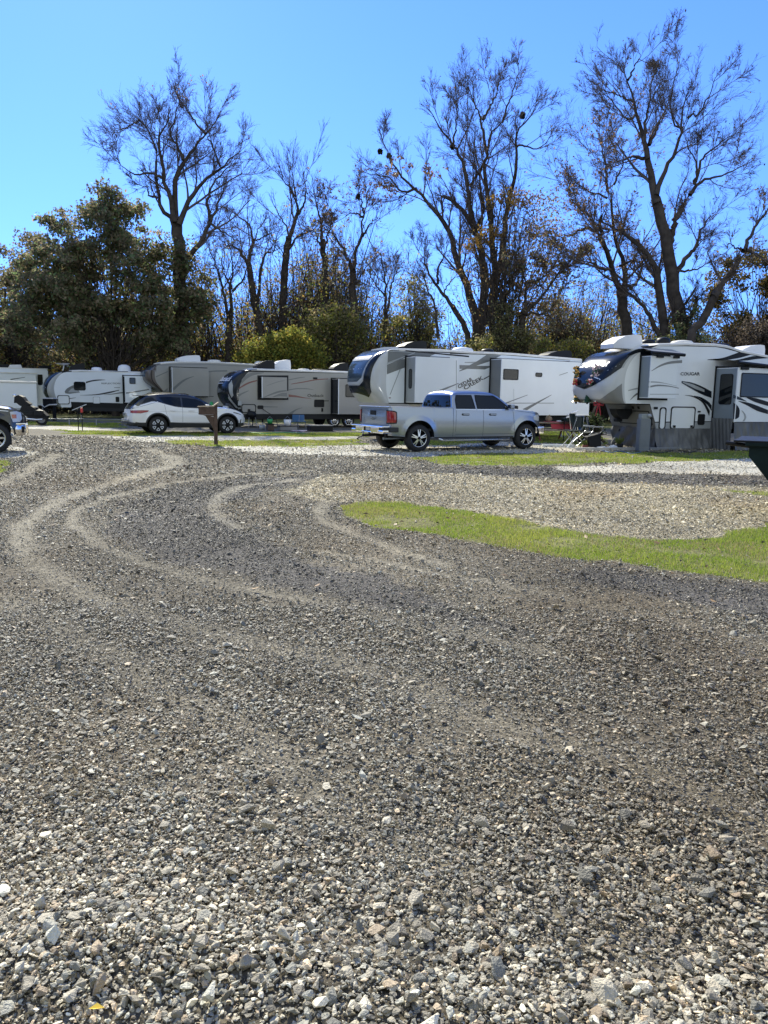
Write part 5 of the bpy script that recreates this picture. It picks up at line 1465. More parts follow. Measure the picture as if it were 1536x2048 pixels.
def unit(a): return a / (np.linalg.norm(a, axis=-1, keepdims=True) + 1e-9)
def branch(P, ra, rb, n, length, ang, up, K=4, wig=.25, t0=.15, trop=.08, rk=.62, rmin=.009, fall=.72):
    """n children on every parent path. P (N,K,3), ra/rb start/end radii"""
    N, Kp, _ = P.shape
    cnt = np.floor(n * np.ones(N) + tr.random(N)).astype(int) if np.ndim(n) == 0 else np.floor(n + tr.random(N)).astype(int)
    idx = np.repeat(np.arange(N), cnt); M = len(idx)
    t = t0 + (1 - t0) * tr.random(M); f = t * (Kp - 1); i = np.minimum(f.astype(int), Kp - 2); f = (f - i)[:, None]
    S0 = P[idx, i] * (1 - f) + P[idx, i + 1] * f; T = unit(P[idx, i + 1] - P[idx, i])
    rnd = tr.normal(size=(M, 3)); perp = unit(rnd - T * (rnd * T).sum(1, keepdims=True))
    a = np.radians(ang + tr.normal(0, 10, M))[:, None]
    D = unit(T * np.cos(a) + perp * np.sin(a) + np.array([0, 0, up]))
    if np.ndim(length) > 0: Lb = length[idx]
    else: Lb = length
    L = Lb * tr.uniform(.55, 1.25, M) * (1.16 - fall * t)
    rp = ra[idx] + (rb - ra)[idx] * t
    r0 = np.maximum(rp * rk * tr.uniform(.7, 1.1, M), rmin); r1 = np.maximum(r0 * .35, rmin * .7)
    Q = np.empty((M, K, 3)); Q[:, 0] = S0
    for k in range(1, K):
        Q[:, k] = Q[:, k - 1] + D * (L / (K - 1))[:, None]
        D = unit(D + tr.normal(0, wig, (M, 3)) + np.array([0, 0, trop]))
    return Q, r0, r1, L
def qd(n):
    o = {'t1': (150, 130, .29297), 't0': (0, 350, .32552), 'm3': (450, 280, .26042), 't4': (680, 80, .30599), 't5': (800, 350, .26042), 't6': (1120, 30, .27083), 't7': (1120, 380, .27083), 'm8': (350, 500, .26042), 'px': (0, 0, 1)}[n]
    return lambda u, v: (o[0] + u * o[2], o[1] + v * o[2])
def tree(name, label, cat, Y, limbs, seed, l1=3.2, dens=1.0, leaves=None, up=.28, twist=.9, lv=4, group=None, twr=.0072, sag=0.0, spread=40, trim=.80):
    global tr
    tr = np.random.default_rng(seed)
    b0 = qd(limbs[0][0])(*limbs[0][1][0]); base = at(b0[0], b0[1], Y); bx = base.x
    root = thing(name, label, cat, Matrix.Translation((bx, Y, 0)), group)
    O = np.array([bx, Y, 0.0])
    K = 14; paths = []; rad = []; lens = []
    for (cs, pts, wa, wb) in limbs:
        q = qd(cs); pp = [q(*p) for p in pts]
        C_ = spline([(a, b) for a, b in pp], K - 1)
        dz = tr.normal(0, .55); m = len(C_); C_ = C_ if limbs.index((cs, pts, wa, wb)) == 0 else [np.array([np.interp(j / (m - 1) * (m - 1) * trim, range(m), [c[a_] for c in C_]) for a_ in (0, 1)]) for j in range(m)]; path = []
        for k, c in enumerate(C_):
            f = k / (m - 1)
            dd = Y + dz * twist * f * 3.0 * (1 if cs != 'base' else 0) + math.sin(f * 5 + dz * 3) * .25
            if limbs.index((cs, pts, wa, wb)) == 0: dd = Y + .4 * f
            path.append(at(float(c[0]), float(c[1]), dd)[:])
        path = np.array(path)
        path[1:-1] += tr.normal(0, .05, (K - 2, 3))
        sc = Y / FPX
        paths.append(path - O); rad.append(np.linspace(0, 1, K) ** .8 * (wb - wa) * sc / 2 * .92 + wa * sc / 2 * .92)
        lens.append(np.linalg.norm(np.diff(path, axis=0), axis=1).sum())
    paths[0][0, 2] = min(paths[0][0, 2], -.1)
    P0 = np.stack(paths); R0 = np.stack(rad); Ls = np.array(lens)
    R0[0, 0] *= 1.35; R0[0, 1] *= 1.1
    V, F = tubes(P0, R0, None, 9)
    np_mesh('trunk', V, F, M_bark, smooth=True, parent=root)
    # twig structure
    LV = []
    tips = P0[1:, -3:] if len(P0) > 1 else P0[:, -3:]
    PL = P0[1:] if len(P0) > 1 else P0; RL = R0[1:] if len(P0) > 1 else R0; LL = Ls[1:] if len(P0) > 1 else Ls
    QA, aA, bA, LA = branch(PL, RL[:, 0], RL[:, -1], LL * .75 * dens, l1 * 1.55, spread + 2, up * .7, fall=.6, K=8, wig=.09, t0=.10, trop=.045 - sag, rk=.46, rmin=.022); LV.append((QA, aA, bA, 5))
    QB, aB, bB, LB = branch(PL, RL[:, 0], RL[:, -1], LL * 1.1 * dens, l1 * .75, spread, up * .6, K=5, wig=.1, t0=.2, trop=.05 - sag, rk=.2, rmin=.013)
    QC, aC, bC, LC = branch(QA, aA, bA, 10.5 * dens, LA * .36, spread - 6, up * .3, K=5, wig=.07, t0=.12, fall=.15, trop=.04 - sag, rk=.45, rmin=.012)
    QE, aE, bE, LE = branch(tips, RL[:, -3], RL[:, -1], 3, l1 * .7, 20, up * .4, K=5, wig=.09, t0=.1, trop=.03 - sag, rk=.5, rmin=.013)
    Q2 = np.concatenate([QB, QC, QE]); a2 = np.concatenate([aB, aC, aE]); b2 = np.concatenate([bB, bC, bE]); L2 = np.concatenate([LB, LC, LE]); LV.append((Q2, a2, b2, 3))
    Q3, a3, b3, L3 = branch(Q2, a2, b2, 8.5 * dens, L2 * .46, spread - 10, up * .25, fall=.3, K=4, wig=.07, trop=.04 - sag, rk=.6, rmin=twr * 1.15); LV.append((Q3, a3, b3, 3))
    endp = Q3
    if lv >= 4:
        Q4, a4, b4, L4 = branch(Q3, a3, b3, 2.4 * dens, np.maximum(L3 * .6, .25), spread - 10, up * .2, fall=.3, K=3, wig=.08, trop=.04, rk=.7, rmin=twr); LV.append((Q4, a4, b4, 3)); endp = Q4
    Vs, Fs, off = [], [], 0
    for (q_, a_, b_, s_) in LV:
        V, F = tubes(q_, a_, b_, s_); Vs.append(V); Fs.append(F + off); off += len(V)
    np_mesh('branches', np.concatenate(Vs), np.concatenate(Fs), M_twig, smooth=True, parent=root)
    if leaves:
        for (frac, size, cols, region) in leaves:
            E = endp.reshape(-1, 3)
            k = tr.random(len(E)) < frac
            if region is not None:
                W_ = E + O; I3 = np.array(CAM_R.inverted()); D = (W_ - np.array([0, 0, CAM_H])) @ I3.T
                px = 768 - D[:, 0] / D[:, 2] * FPX; py = 1024 + D[:, 1] / D[:, 2] * FPX
                mk = np.zeros(len(E), bool)
                for (cx, cy, rx, ry) in region: mk |= ((px - cx) / rx) ** 2 + ((py - cy) / ry) ** 2 + tr.normal(0, .2, len(E)) < 1
                k &= mk
            E = E[k]
            if len(E): leafmesh('leaves', E + tr.normal(0, .06, E.shape), size, cols, root)
    return root
def leafquads(C0, size, cols):
    N = len(C0); a = unit(tr.normal(size=(N, 3))); b = unit(np.cross(a, tr.normal(size=(N, 3)))); s = (size * tr.uniform(.55, 1.35, N))[:, None]
    V = np.stack([C0 - a * s * .6, C0 + b * s * .34, C0 + a * s * .6, C0 - b * s * .34], 1).reshape(-1, 3)
    cols = np.array(cols); c = cols[tr.integers(0, len(cols), N)] * tr.uniform(.65, 1.35, (N, 1))
    return V, np.arange(4 * N).reshape(N, 4), np.repeat(c, 4, 0)
def leafmesh(name, C0, size, cols, root):
    V, F, c = leafquads(C0, size, cols); return np_mesh(name, V, F, M_leaf, c, parent=root)
def blobs_world(blobs, Y, n, depth=1.0, shell=.45):
    """points in ellipsoids given in picture units; returns clump centres"""
    out = []; A = np.array([b[2] * b[3] * min(b[2], b[3]) for b in blobs], float); A /= A.sum()
    for b, w in zip(blobs, A):
        m = max(3, int(n * w)); d = unit(tr.normal(size=(m, 3))); r = (shell + (1 - shell) * tr.random(m) ** .6)[:, None] * (tr.random((m, 1)) ** .15)
        p = d * r; sc = Y / FPX
        c = at(b[0], b[1], Y + (b[4] if len(b) > 4 else 0))
        rx, rz = b[2] * sc, b[3] * sc
        out.append(np.stack([c.x + p[:, 0] * rx, c.y + p[:, 1] * min(rx, rz) * depth, c.z + p[:, 2] * rz], 1))
    return np.concatenate(out)
def leafy(name, label, cat, Y, blobs, n, per, size, cols, seed, rad=.55, trunk=None, group=None, depth=1.0, stems=True, nl=200, lump=0.0):
    global tr
    tr = np.random.default_rng(seed)
    bx = at(blobs[0][0] if not trunk else trunk[0][0], hor(768), Y).x
    root = thing(name, label, cat, Matrix.Translation((bx, Y, 0)), group); O = np.array([bx, Y, 0.])
    if lump:
        SC_ = blobs_world(blobs, Y, max(8, int(n / 11)), depth, .62); k_ = tr.integers(0, len(SC_), n); rs_ = tr.uniform(.6, 1.25, len(SC_))[k_][:, None]
        Cc = SC_[k_] + unit(tr.normal(size=(n, 3))) * (tr.random((n, 1)) ** .5) * lump * rs_ * np.array([1.15, 1.15, .75])
    else: Cc = blobs_world(blobs, Y, n, depth)
    Cc = Cc[Cc[:, 2] > .1] - O
    # limbs from the trunk to the clumps
    top = np.array([0, 0, max(1.0, Cc[:, 2].min() * .5 + .2)])
    K = 5; m = len(Cc); ns = min(m, nl); sel = tr.permutation(m)[:ns]
    base = np.stack([tr.normal(0, .25, ns), tr.normal(0, .25, ns), tr.uniform(.1, .9, ns) * np.maximum(Cc[sel, 2] * .55, .3)], 1)
    Pth = base[:, None] * (1 - np.linspace(0, 1, K)[None, :, None]) + Cc[sel][:, None] * np.linspace(0, 1, K)[None, :, None]
    Pth[:, 1:-1] += tr.normal(0, .22, (ns, K - 2, 3)); Pth[:, 1:-1, 2] -= .15
    V, F = tubes(Pth, np.full(ns, .045), np.full(ns, .012), 4)
    h = max(1.5, Cc[:, 2].max() * .7)
    tp = np.array([[(0, 0, -.1), (.1, 0, h * .3), (-.1, .1, h * .6), (.1, 0, h)]], float)
    V2, F2 = tubes(tp, np.array([max(.08, h * .028)]), np.array([.04]), 8)
    np_mesh('trunk', np.concatenate([V, V2]), np.concatenate([F, F2 + len(V)]), M_bark, smooth=True, parent=root)
    tone = tr.uniform(.7, 1.3, (m, 1)); reps = np.maximum(4, (per * tr.uniform(.5, 1.4, m)).astype(int)); idx = np.repeat(np.arange(m), reps)
    L_ = Cc[idx] + tr.normal(0, rad * .5, (len(idx), 3)) * np.array([1, 1, .75])
    L_ = L_[L_[:, 2] > .05]; idx = idx[:len(L_)]
    V, F, c = leafquads(L_, size, cols); c = c * np.repeat(tone[idx], 4, 0)
    np_mesh('crown', V, F, M_leaf, c, parent=root)
    return root

OL = [(0.162, 0.227, 0.097), (0.194, 0.243, 0.097), (0.243, 0.251, 0.138), (0.13, 0.194, 0.081)]
OLB = [(0.25, 0.202, 0.125), (0.192, 0.176, 0.096), (0.307, 0.24, 0.154), (0.154, 0.15, 0.08)]
YG = [(0.345, 0.331, 0.064), (0.245, 0.273, 0.057), (0.431, 0.345, 0.071), (0.172, 0.216, 0.051)]
BR = [(0.248, 0.155, 0.085), (0.186, 0.116, 0.07), (0.31, 0.202, 0.093), (0.139, 0.093, 0.062)]
OC = [(0.475, 0.275, 0.062), (0.375, 0.237, 0.062), (0.275, 0.188, 0.062), (0.175, 0.15, 0.05)]
GB = [(0.265, 0.245, 0.122), (0.204, 0.204, 0.102), (0.326, 0.265, 0.143), (0.163, 0.174, 0.082)]
TANL = [(.34, .24, .16), (.28, .19, .12)]
DKL = [(.06, .05, .035), (.08, .06, .04)]

tree("bare_tree", "tall bare spreading tree standing beside the dense dark green tree", "tree", 58, [
    ('px', [(372, 838), (368, 700), (360, 570), (357, 490), (353, 440)], 34, 22),
    ('t1', [(690, 1110), (640, 1040), (575, 940), (558, 800), (555, 620), (530, 500), (440, 380), (320, 280), (260, 220)], 12, 1.5),
    ('t1', [(680, 1070), (655, 920), (605, 780), (590, 600), (572, 500), (620, 420), (640, 330), (600, 250), (510, 130)], 12, 1.5),
    ('t1', [(690, 1080), (680, 870), (715, 690), (780, 620), (830, 540), (890, 470), (960, 400), (980, 260), (1030, 120)], 14, 1.5),
    ('t1', [(710, 1090), (770, 960), (830, 850), (920, 765), (1010, 690), (1090, 620), (1180, 550), (1270, 460)], 13, 1.5),
    ('t1', [(735, 650), (710, 560), (650, 475), (690, 340), (720, 200), (740, 120)], 7, 1.5),
    ('t1', [(590, 770), (520, 735), (400, 745), (310, 670), (230, 630)], 7, 1.2),
    ('t0', [(1110, 540), (1210, 440), (1290, 300), (1340, 170), (1390, 60), (1480, -20)], 15, 2),
    ('t1', [(920, 1060), (905, 930), (930, 850), (1000, 745), (1080, 680), (1190, 680)], 8, 1.5),
    ('t1', [(890, 470), (820, 390), (760, 300), (700, 170)], 6, 1.2),
    ('t1', [(560, 910), (500, 880), (480, 820), (370, 910)], 6, 1.2),
    ('t1', [(990, 690), (940, 560), (910, 470), (1000, 330)], 5, 1.2),
    ('t1', [(440, 380), (340, 430), (260, 440)], 4, 1.2), ('t0', [(1290, 300), (1400, 370), (1500, 420)], 6, 1.2),
], 101, l1=2.6, trim=.76, dens=1.0, leaves=[(.05, .14, TANL, [(220, 190, 30, 30), (300, 165, 30, 25), (395, 180, 50, 30), (440, 185, 25, 45), (520, 260, 30, 30)])])
tree("bare_tree", "large bare tree with long limb leaning left over the pickup and upright limbs", "tree", 60, [
    ('t5', [(600, 1560), (600, 1340), (600, 1180), (610, 1050)], 34, 26),
    ('t5', [(600, 1200), (565, 1000), (490, 790), (430, 650), (400, 480), (320, 330), (200, 210), (60, 60)], 20, 8),
    ('t4', [(640, 1140), (520, 1010), (390, 870), (330, 780), (270, 640), (200, 470)], 8, 1.2),
    ('t5', [(640, 1150), (650, 900), (640, 700), (600, 500), (560, 390), (480, 270), (380, 190), (250, 120), (110, 100)], 20, 6),
    ('t4', [(500, 970), (400, 990), (330, 900), (200, 880), (100, 850)], 6, 1.2),
    ('t5', [(590, 420), (540, 250), (530, 150), (495, 40)], 11, 7),
    ('t4', [(835, 960), (790, 780), (740, 690), (660, 570), (580, 450), (490, 370)], 9, 1.2),
    ('t4', [(740, 690), (760, 560), (770, 440), (700, 300)], 5, 1.2),
    ('t5', [(600, 420), (640, 250), (610, 60)], 9, 5), ('t4', [(925, 1050), (905, 880), (850, 760), (860, 640)], 5, 1.2),
    ('t5', [(680, 1150), (730, 800), (710, 500), (685, 250), (660, 0)], 17, 9),
    ('t4', [(985, 1180), (960, 1000), (945, 830), (965, 720), (990, 620), (1040, 550), (1180, 440), (1290, 260)], 11, 1.4),
    ('t4', [(960, 740), (930, 560), (900, 460), (850, 330), (780, 230)], 7, 1.2),
    ('t4', [(935, 520), (990, 420), (1030, 300), (1050, 130)], 6, 1.2), ('t4', [(1060, 540), (1110, 400), (1150, 270), (1210, 120)], 5, 1.2),
    ('t5', [(740, 850), (790, 550), (830, 250), (880, 30)], 13, 9),
    ('t4', [(1110, 1000), (1150, 900), (1160, 740), (1150, 610), (1240, 510), (1290, 400), (1300, 330)], 9, 1.5),
    ('t4', [(1150, 700), (1200, 682), (1290, 710), (1370, 640), (1460, 560)], 5, 1.2), ('t4', [(850, 950), (920, 850), (950, 740)], 6, 4),
], 202, l1=2.6, dens=.95, leaves=[(.02, .13, BR + DKL, None), (.35, .22, BR, [(870, 340, 25, 18), (800, 335, 30, 20), (770, 380, 30, 16)])])
tree("bare_tree", "tallest bare tree with a high rounded crown, behind the decorated fifth wheel", "tree", 54, [
    ('t7', [(940, 1400), (930, 1110), (890, 950), (840, 700), (800, 450), (750, 250), (705, 60)], 36, 20),
    ('t6', [(715, 1390), (700, 1290), (650, 1100), (640, 960), (600, 850), (550, 680), (530, 570), (450, 350), (395, 220), (372, 140)], 19, 1.6),
    ('t6', [(650, 1060), (630, 820), (655, 700), (680, 500), (725, 350), (735, 250)], 8, 1.4),
    ('t7', [(810, 400), (870, 200), (930, 60)], 13, 11), ('t6', [(712, 1330), (745, 1180), (820, 1060), (890, 900), (900, 780), (930, 600), (1000, 420), (1040, 220)], 12, 1.4),
    ('t7', [(850, 640), (930, 500), (1010, 430), (1040, 300), (1130, 170), (1300, 50)], 13, 2), ('t6', [(960, 1330), (1050, 1230), (1200, 1180), (1400, 1090), (1510, 1020)], 9, 1.3),
    ('t6', [(990, 1250), (1050, 1080), (1120, 990), (1250, 900), (1390, 810)], 7, 1.3), ('t6', [(990, 1250), (1010, 1100), (940, 960), (1000, 850)], 5, 1.3),
    ('t7', [(800, 1250), (760, 1000), (720, 650), (690, 540), (540, 370), (420, 290), (330, 240), (100, 210), (0, 190)], 24, 3),
    ('t7', [(760, 1150), (700, 1000), (610, 850), (500, 760), (400, 700)], 15, 4),
    ('t6', [(620, 1060), (540, 1040), (440, 1080), (300, 1000)], 8, 1.4), ('t6', [(660, 960), (710, 850), (770, 730), (800, 620)], 7, 1.3),
    ('t6', [(540, 640), (440, 600), (330, 560), (200, 470)], 5, 1.2), ('t6', [(560, 740), (480, 760), (350, 600), (240, 600)], 5, 1.2), ('t6', [(500, 480), (555, 380), (590, 310), (598, 260)], 5, 1.2),
    ('t6', [(900, 860), (840, 780), (820, 600), (880, 350), (900, 220)], 5, 1.2), ('t6', [(940, 760), (1050, 700), (1130, 520), (1180, 330)], 5, 1.2),
    ('t7', [(850, 600), (980, 590), (1100, 540), (1210, 500)], 6, 1.3), ('t7', [(920, 1000), (1000, 850), (1010, 760)], 12, 5),
], 303, l1=2.5, trim=.77, dens=.95, leaves=[(.02, .14, DKL, None), (.10, .17, BR, [(1290, 300, 40, 40), (1250, 470, 60, 60), (1290, 420, 40, 60)])])
tree("leafy_brown_tree", "tree still holding brown leaves, left of the tallest bare tree", "tree", 57, [
    ('t7', [(500, 1400), (500, 1090), (470, 900), (450, 740)], 26, 20),
    ('t7', [(450, 760), (350, 480), (300, 280), (330, 50)], 14, 5), ('t6', [(350, 1300), (330, 1100), (300, 950), (200, 850)], 6, 1.5),
    ('t7', [(480, 760), (470, 560), (400, 300), (380, 100), (400, -60)], 13, 4), ('t6', [(400, 1250), (470, 1080), (440, 900)], 5, 1.4),
    ('t7', [(340, 600), (220, 540), (100, 560)], 7, 2), ('t7', [(300, 290), (150, 300), (20, 350), (-100, 300)], 8, 2), ('t7', [(440, 560), (560, 520), (640, 640)], 6, 2),
    ('t7', [(320, 420), (220, 200), (60, 80)], 6, 1.5), ('t7', [(350, 60), (200, 0), (60, -100)], 5, 1.5), ('t7', [(470, 700), (560, 700), (600, 560), (590, 380)], 9, 3),
], 404, l1=3.2, dens=.95, leaves=[(.16, .16, BR + [(.16, .14, .09)], None)], twist=1.2)
tree("leaning_tree", "dark limb leaning out to the right edge before the ochre tree", "tree", 50, [
    ('t7', [(960, 1300), (980, 1060), (1060, 950), (1160, 740)], 20, 16), ('t7', [(1130, 790), (1220, 660), (1290, 560), (1360, 440)], 16, 11), ('t7', [(1350, 450), (1430, 300), (1530, 150), (1600, 60)], 10, 2),
    ('t7', [(1370, 440), (1460, 480), (1530, 560)], 8, 2), ('t7', [(1350, 440), (1280, 420), (1250, 330)], 5, 1.5),
], 505, l1=2.2, dens=.8, leaves=[(.08, .16, BR, None)])
tree("bare_tree", "slender bare tree with a narrow upswept crown, left of the middle gap of sky", "tree", 64, [
    ('m3', [(440, 1750), (440, 1480), (450, 1200), (470, 900), (490, 740)], 20, 13), ('m3', [(490, 760), (550, 580), (560, 500), (540, 430), (520, 250), (500, 60)], 10, 1.2),
    ('m3', [(565, 570), (620, 460), (610, 300), (600, 150)], 6, 1.2), ('m3', [(490, 740), (460, 640), (400, 550), (300, 350)], 5, 1.2), ('m3', [(495, 830), (560, 740), (690, 680), (760, 600)], 6, 1.2), ('m3', [(540, 430), (450, 300), (400, 130)], 4, 1.2),
    ('m3', [(465, 950), (430, 850), (330, 700)], 4, 1.2),
], 606, l1=2.8, dens=.8, up=.5, spread=32)
tree("bare_tree", "crooked bare tree with twin forking stems, left of the slender narrow crowned tree", "tree", 62, [
    ('m3', [(310, 1750), (290, 1560), (240, 1350), (200, 1100), (170, 930)], 22, 11), ('m3', [(175, 950), (110, 850), (20, 800), (-80, 740)], 8, 1.5), ('m3', [(250, 1300), (275, 1050), (300, 880), (380, 850), (395, 740), (440, 650)], 8, 1.5),
    ('m3', [(175, 940), (210, 780), (180, 650), (80, 570), (20, 480)], 8, 1.5), ('m3', [(210, 780), (300, 740), (400, 690)], 5, 1.5), ('m3', [(190, 900), (250, 700), (300, 640)], 4, 1.5),
], 707, l1=2.4, dens=.8)
tree("bare_tree", "thin multi stemmed bare tree just right of the tall left trunk", "tree", 60, [
    ('m8', [(400, 1000), (405, 840), (410, 600), (430, 480)], 20, 12), ('m8', [(430, 520), (430, 300), (440, 100), (400, -120)], 9, 1.6), ('m8', [(420, 540), (350, 250), (290, 60), (220, -120)], 8, 1.5), ('m8', [(380, 560), (280, 360), (210, 200), (120, 60)], 6, 1.5),
    ('m8', [(430, 300), (360, 120), (380, -60)], 5, 1.5), ('m8', [(440, 320), (510, 240), (560, 130), (600, 20)], 6, 1.5),
], 808, l1=2.4, dens=.8)
tree("bare_tree", "upright dark trunk with a leafless top behind the taupe trailer", "tree", 63, [
    ('m3', [(775, 1750), (775, 1340), (770, 1000), (750, 760)], 20, 11), ('m3', [(750, 780), (735, 620), (700, 480), (690, 380)], 8, 1.3), ('m3', [(760, 830), (800, 700), (830, 560)], 6, 1.3), ('m3', [(745, 830), (690, 720), (640, 600)], 5, 1.3),
    ('m3', [(780, 1200), (850, 1080), (950, 980)], 6, 1.3), ('m3', [(740, 640), (780, 500), (770, 360)], 4, 1.3),
], 909, l1=2.2, dens=.8, leaves=[(.10, .17, BR + DKL, None)])
tree("bare_tree", "forked bare tree with one round dark nest, left of the large leaning limb", "tree", 61, [
    ('m3', [(990, 1700), (990, 1290), (980, 1100), (978, 980)], 20, 13), ('m3', [(985, 990), (1010, 850), (1050, 740), (1060, 600), (1100, 450), (1130, 300)], 9, 1.4), ('m3', [(970, 1000), (920, 870), (850, 750), (790, 690), (720, 560)], 8, 1.4),
    ('m3', [(1055, 740), (1110, 650), (1180, 580)], 6, 1.4), ('m3', [(1058, 590), (980, 560), (890, 610)], 5, 1.3), ('m3', [(1065, 560), (1040, 470), (1000, 400)], 5, 1.4), ('m3', [(985, 1150), (1060, 1020), (1110, 930)], 6, 1.4),
], 111, l1=2.5, dens=.8, leaves=[(.10, .17, BR, None)])
tree("bare_tree", "small twin stemmed bare tree in the sky gap above the pickup cab", "tree", 62, [
    ('m3', [(1240, 1700), (1240, 1430), (1230, 1300)], 11, 9), ('m3', [(1230, 1320), (1225, 1050), (1190, 880), (1150, 780)], 6, 1.3), ('m3', [(1240, 1330), (1270, 1150), (1300, 1050), (1360, 930)], 6, 1.3), ('m3', [(1225, 1200), (1150, 1100), (1100, 1000)], 4, 1.3),
], 121, l1=1.9, dens=.9)
tree("bare_tree", "bare tree with stems bending left, right of the sky gap above the pickup", "tree", 59, [
    ('t5', [(560, 1500), (530, 1340), (510, 1200), (400, 1000)], 15, 11), ('t5', [(410, 1020), (290, 860), (205, 720), (190, 530), (190, 330)], 9, 1.4), ('t5', [(290, 1250), (270, 1000), (220, 900), (170, 750), (80, 640)], 7, 1.4), ('t5', [(290, 840), (300, 680), (350, 600), (360, 450)], 6, 1.4),
    ('t5', [(330, 930), (380, 830), (450, 760)], 4, 1.4),
], 131, l1=2.0, dens=.9)
tree("bare_tree", "low tree with an arching branch, behind the rear of the grey and white fifth wheel", "tree", 56, [
    ('t5', [(930, 1500), (935, 1180), (950, 1060)], 15, 13), ('t5', [(950, 1070), (965, 900), (960, 800), (890, 700)], 8, 2), ('t5', [(960, 1060), (1080, 950), (1180, 800), (1300, 650), (1420, 560)], 9, 2), ('t5', [(970, 1080), (1050, 1065), (1150, 1090), (1220, 1200)], 7, 2),
    ('t5', [(960, 830), (1080, 800), (1200, 700)], 6, 1.5), ('t5', [(940, 900), (860, 800), (820, 640)], 6, 1.5),
], 141, l1=2.4, dens=1.0, leaves=[(.20, .18, BR + GB, None)])

leafy("dense_oak", "dense dark olive green tree, tallest leafy crown at the left", "tree", 57, [(212, 440, 62, 58), (150, 480, 70, 60), (280, 500, 68, 75), (205, 560, 120, 85), (120, 570, 80, 70), (310, 610, 80, 80), (365, 640, 55, 70), (230, 660, 150, 70), (110, 660, 90, 60), (205, 398, 26, 18), (250, 425, 40, 30), (95, 520, 40, 40), (345, 520, 30, 40), (60, 620, 50, 60), (400, 590, 26, 34), (60, 560, 60, 40), (110, 470, 36, 30)], 2100, 36, .22, OL + OLB + OLB, 21, rad=.5, trunk=[(230, 0)], lump=1.15)
leafy("olive_tree", "olive brown leafy tree at the left edge, lower than the dense green one", "tree", 63, [(30, 530, 75, 50), (80, 510, 50, 40), (-20, 590, 90, 80), (70, 600, 70, 70), (20, 670, 110, 60), (-90, 560, 70, 70)], 620, 30, .2, OLB + GB, 22, rad=.5, trunk=[(20, 0)], lump=1.1)
leafy("yellow_bush", "yellow green bush above the roof of the taupe trailer", "bush", 56, [(520, 700, 38, 24), (575, 690, 50, 34), (622, 706, 30, 26), (548, 720, 60, 24), (600, 730, 60, 20), (500, 715, 30, 20)], 260, 55, .17, YG, 23, rad=.6)
leafy("olive_bush", "olive bush between the yellow green bush and the nose of the grey fifth wheel", "bush", 59, [(665, 640, 42, 36), (700, 670, 40, 44), (640, 670, 40, 40), (660, 710, 60, 30)], 260, 45, .17, GB + YG[:2], 24, rad=.7)
leafy("brown_thicket_tree", "brown leaved small tree between the dark trunks above the taupe trailer", "tree", 67, [(560, 590, 34, 40), (620, 560, 40, 60), (660, 530, 40, 50), (600, 630, 60, 50), (690, 600, 40, 60)], 240, 26, .18, BR + GB, 25, rad=1.1)
leafy("yellowing_tree", "small yellowing tree right of the sky gap above the pickup cab", "tree", 62, [(828, 590, 26, 40), (850, 640, 34, 40), (800, 660, 40, 30), (820, 690, 60, 20)], 170, 30, .18, YG + GB + GB, 26, rad=.9)
leafy("vine_covered_tree", "tree smothered in ochre and brown vines in the middle of the right half", "tree", 57.5, [(1020, 410, 40, 26), (1060, 420, 50, 36), (990, 470, 50, 34), (1040, 480, 62, 40), (950, 530, 34, 50), (1080, 540, 60, 40), (1010, 560, 60, 46), (940, 600, 30, 60), (1090, 430, 50, 50), (1120, 500, 60, 60), (1060, 600, 80, 60)], 420, 18, .16, OC[1:] + BR + BR + GB, 27, rad=1.25, trunk=[(985, 0)], nl=70)
leafy("climbing_vine", "golden vine clump at the top of the brown vine covered tree", "vine", 56.5, [(1022, 398, 22, 16), (985, 405, 10, 18), (935, 500, 18, 10), (1060, 400, 26, 12), (980, 470, 30, 14), (950, 490, 16, 14)], 60, 22, .18, OC[:3], 28, rad=.6, trunk=[(1000, 0)])
leafy("green_bush", "pale green bush above the roof of the grey and white fifth wheel", "bush", 56, [(1010, 640, 24, 50), (1020, 680, 50, 30), (980, 690, 40, 24), (1060, 690, 40, 24)], 170, 32, .16, GB + YG[1:2] + GB, 29, rad=.6)
leafy("yellow_bush", "low yellow leaved bush above the rear roof of the grey and white fifth wheel", "bush", 54, [(1100, 695, 34, 18), (1150, 700, 40, 20), (960, 690, 24, 16)], 90, 40, .15, YG + GB, 36, rad=.5)
leafy("green_bush", "thin scrub between the grey fifth wheel and the white nosed one", "bush", 60, [(1120, 640, 50, 44), (1165, 660, 40, 40), (1190, 690, 60, 24), (1110, 690, 60, 26)], 220, 26, .16, GB + OLB + BR[:1], 30, rad=.8)
leafy("ochre_tree", "ochre and olive leafy tree at the right edge", "tree", 60, [(1490, 560, 60, 50), (1540, 540, 60, 60), (1450, 610, 40, 50), (1520, 640, 80, 60), (1600, 600, 70, 80)], 330, 46, .2, [(.20, .14, .045), (.12, .105, .04), (.16, .12, .04), (.08, .08, .03)], 31, rad=.55, trunk=[(1520, 0)], lump=1.0)
leafy("grey_brown_bush", "grey brown leafless looking brush at the right edge above the white fifth wheel roof", "bush", 54, [(1500, 680, 60, 40), (1450, 700, 50, 26), (1560, 690, 60, 50)], 220, 40, .15, [(.10, .08, .065), (.13, .105, .08), (.08, .065, .05)], 32, rad=.6)
leafy("ivy_column", "dark ivy bush round the foot of the tallest bare tree", "vine", 53, [(1385, 640, 18, 50), (1355, 660, 16, 40), (1400, 690, 34, 24), (1340, 690, 40, 20)], 110, 26, .16, OL + GB, 33, rad=.5)
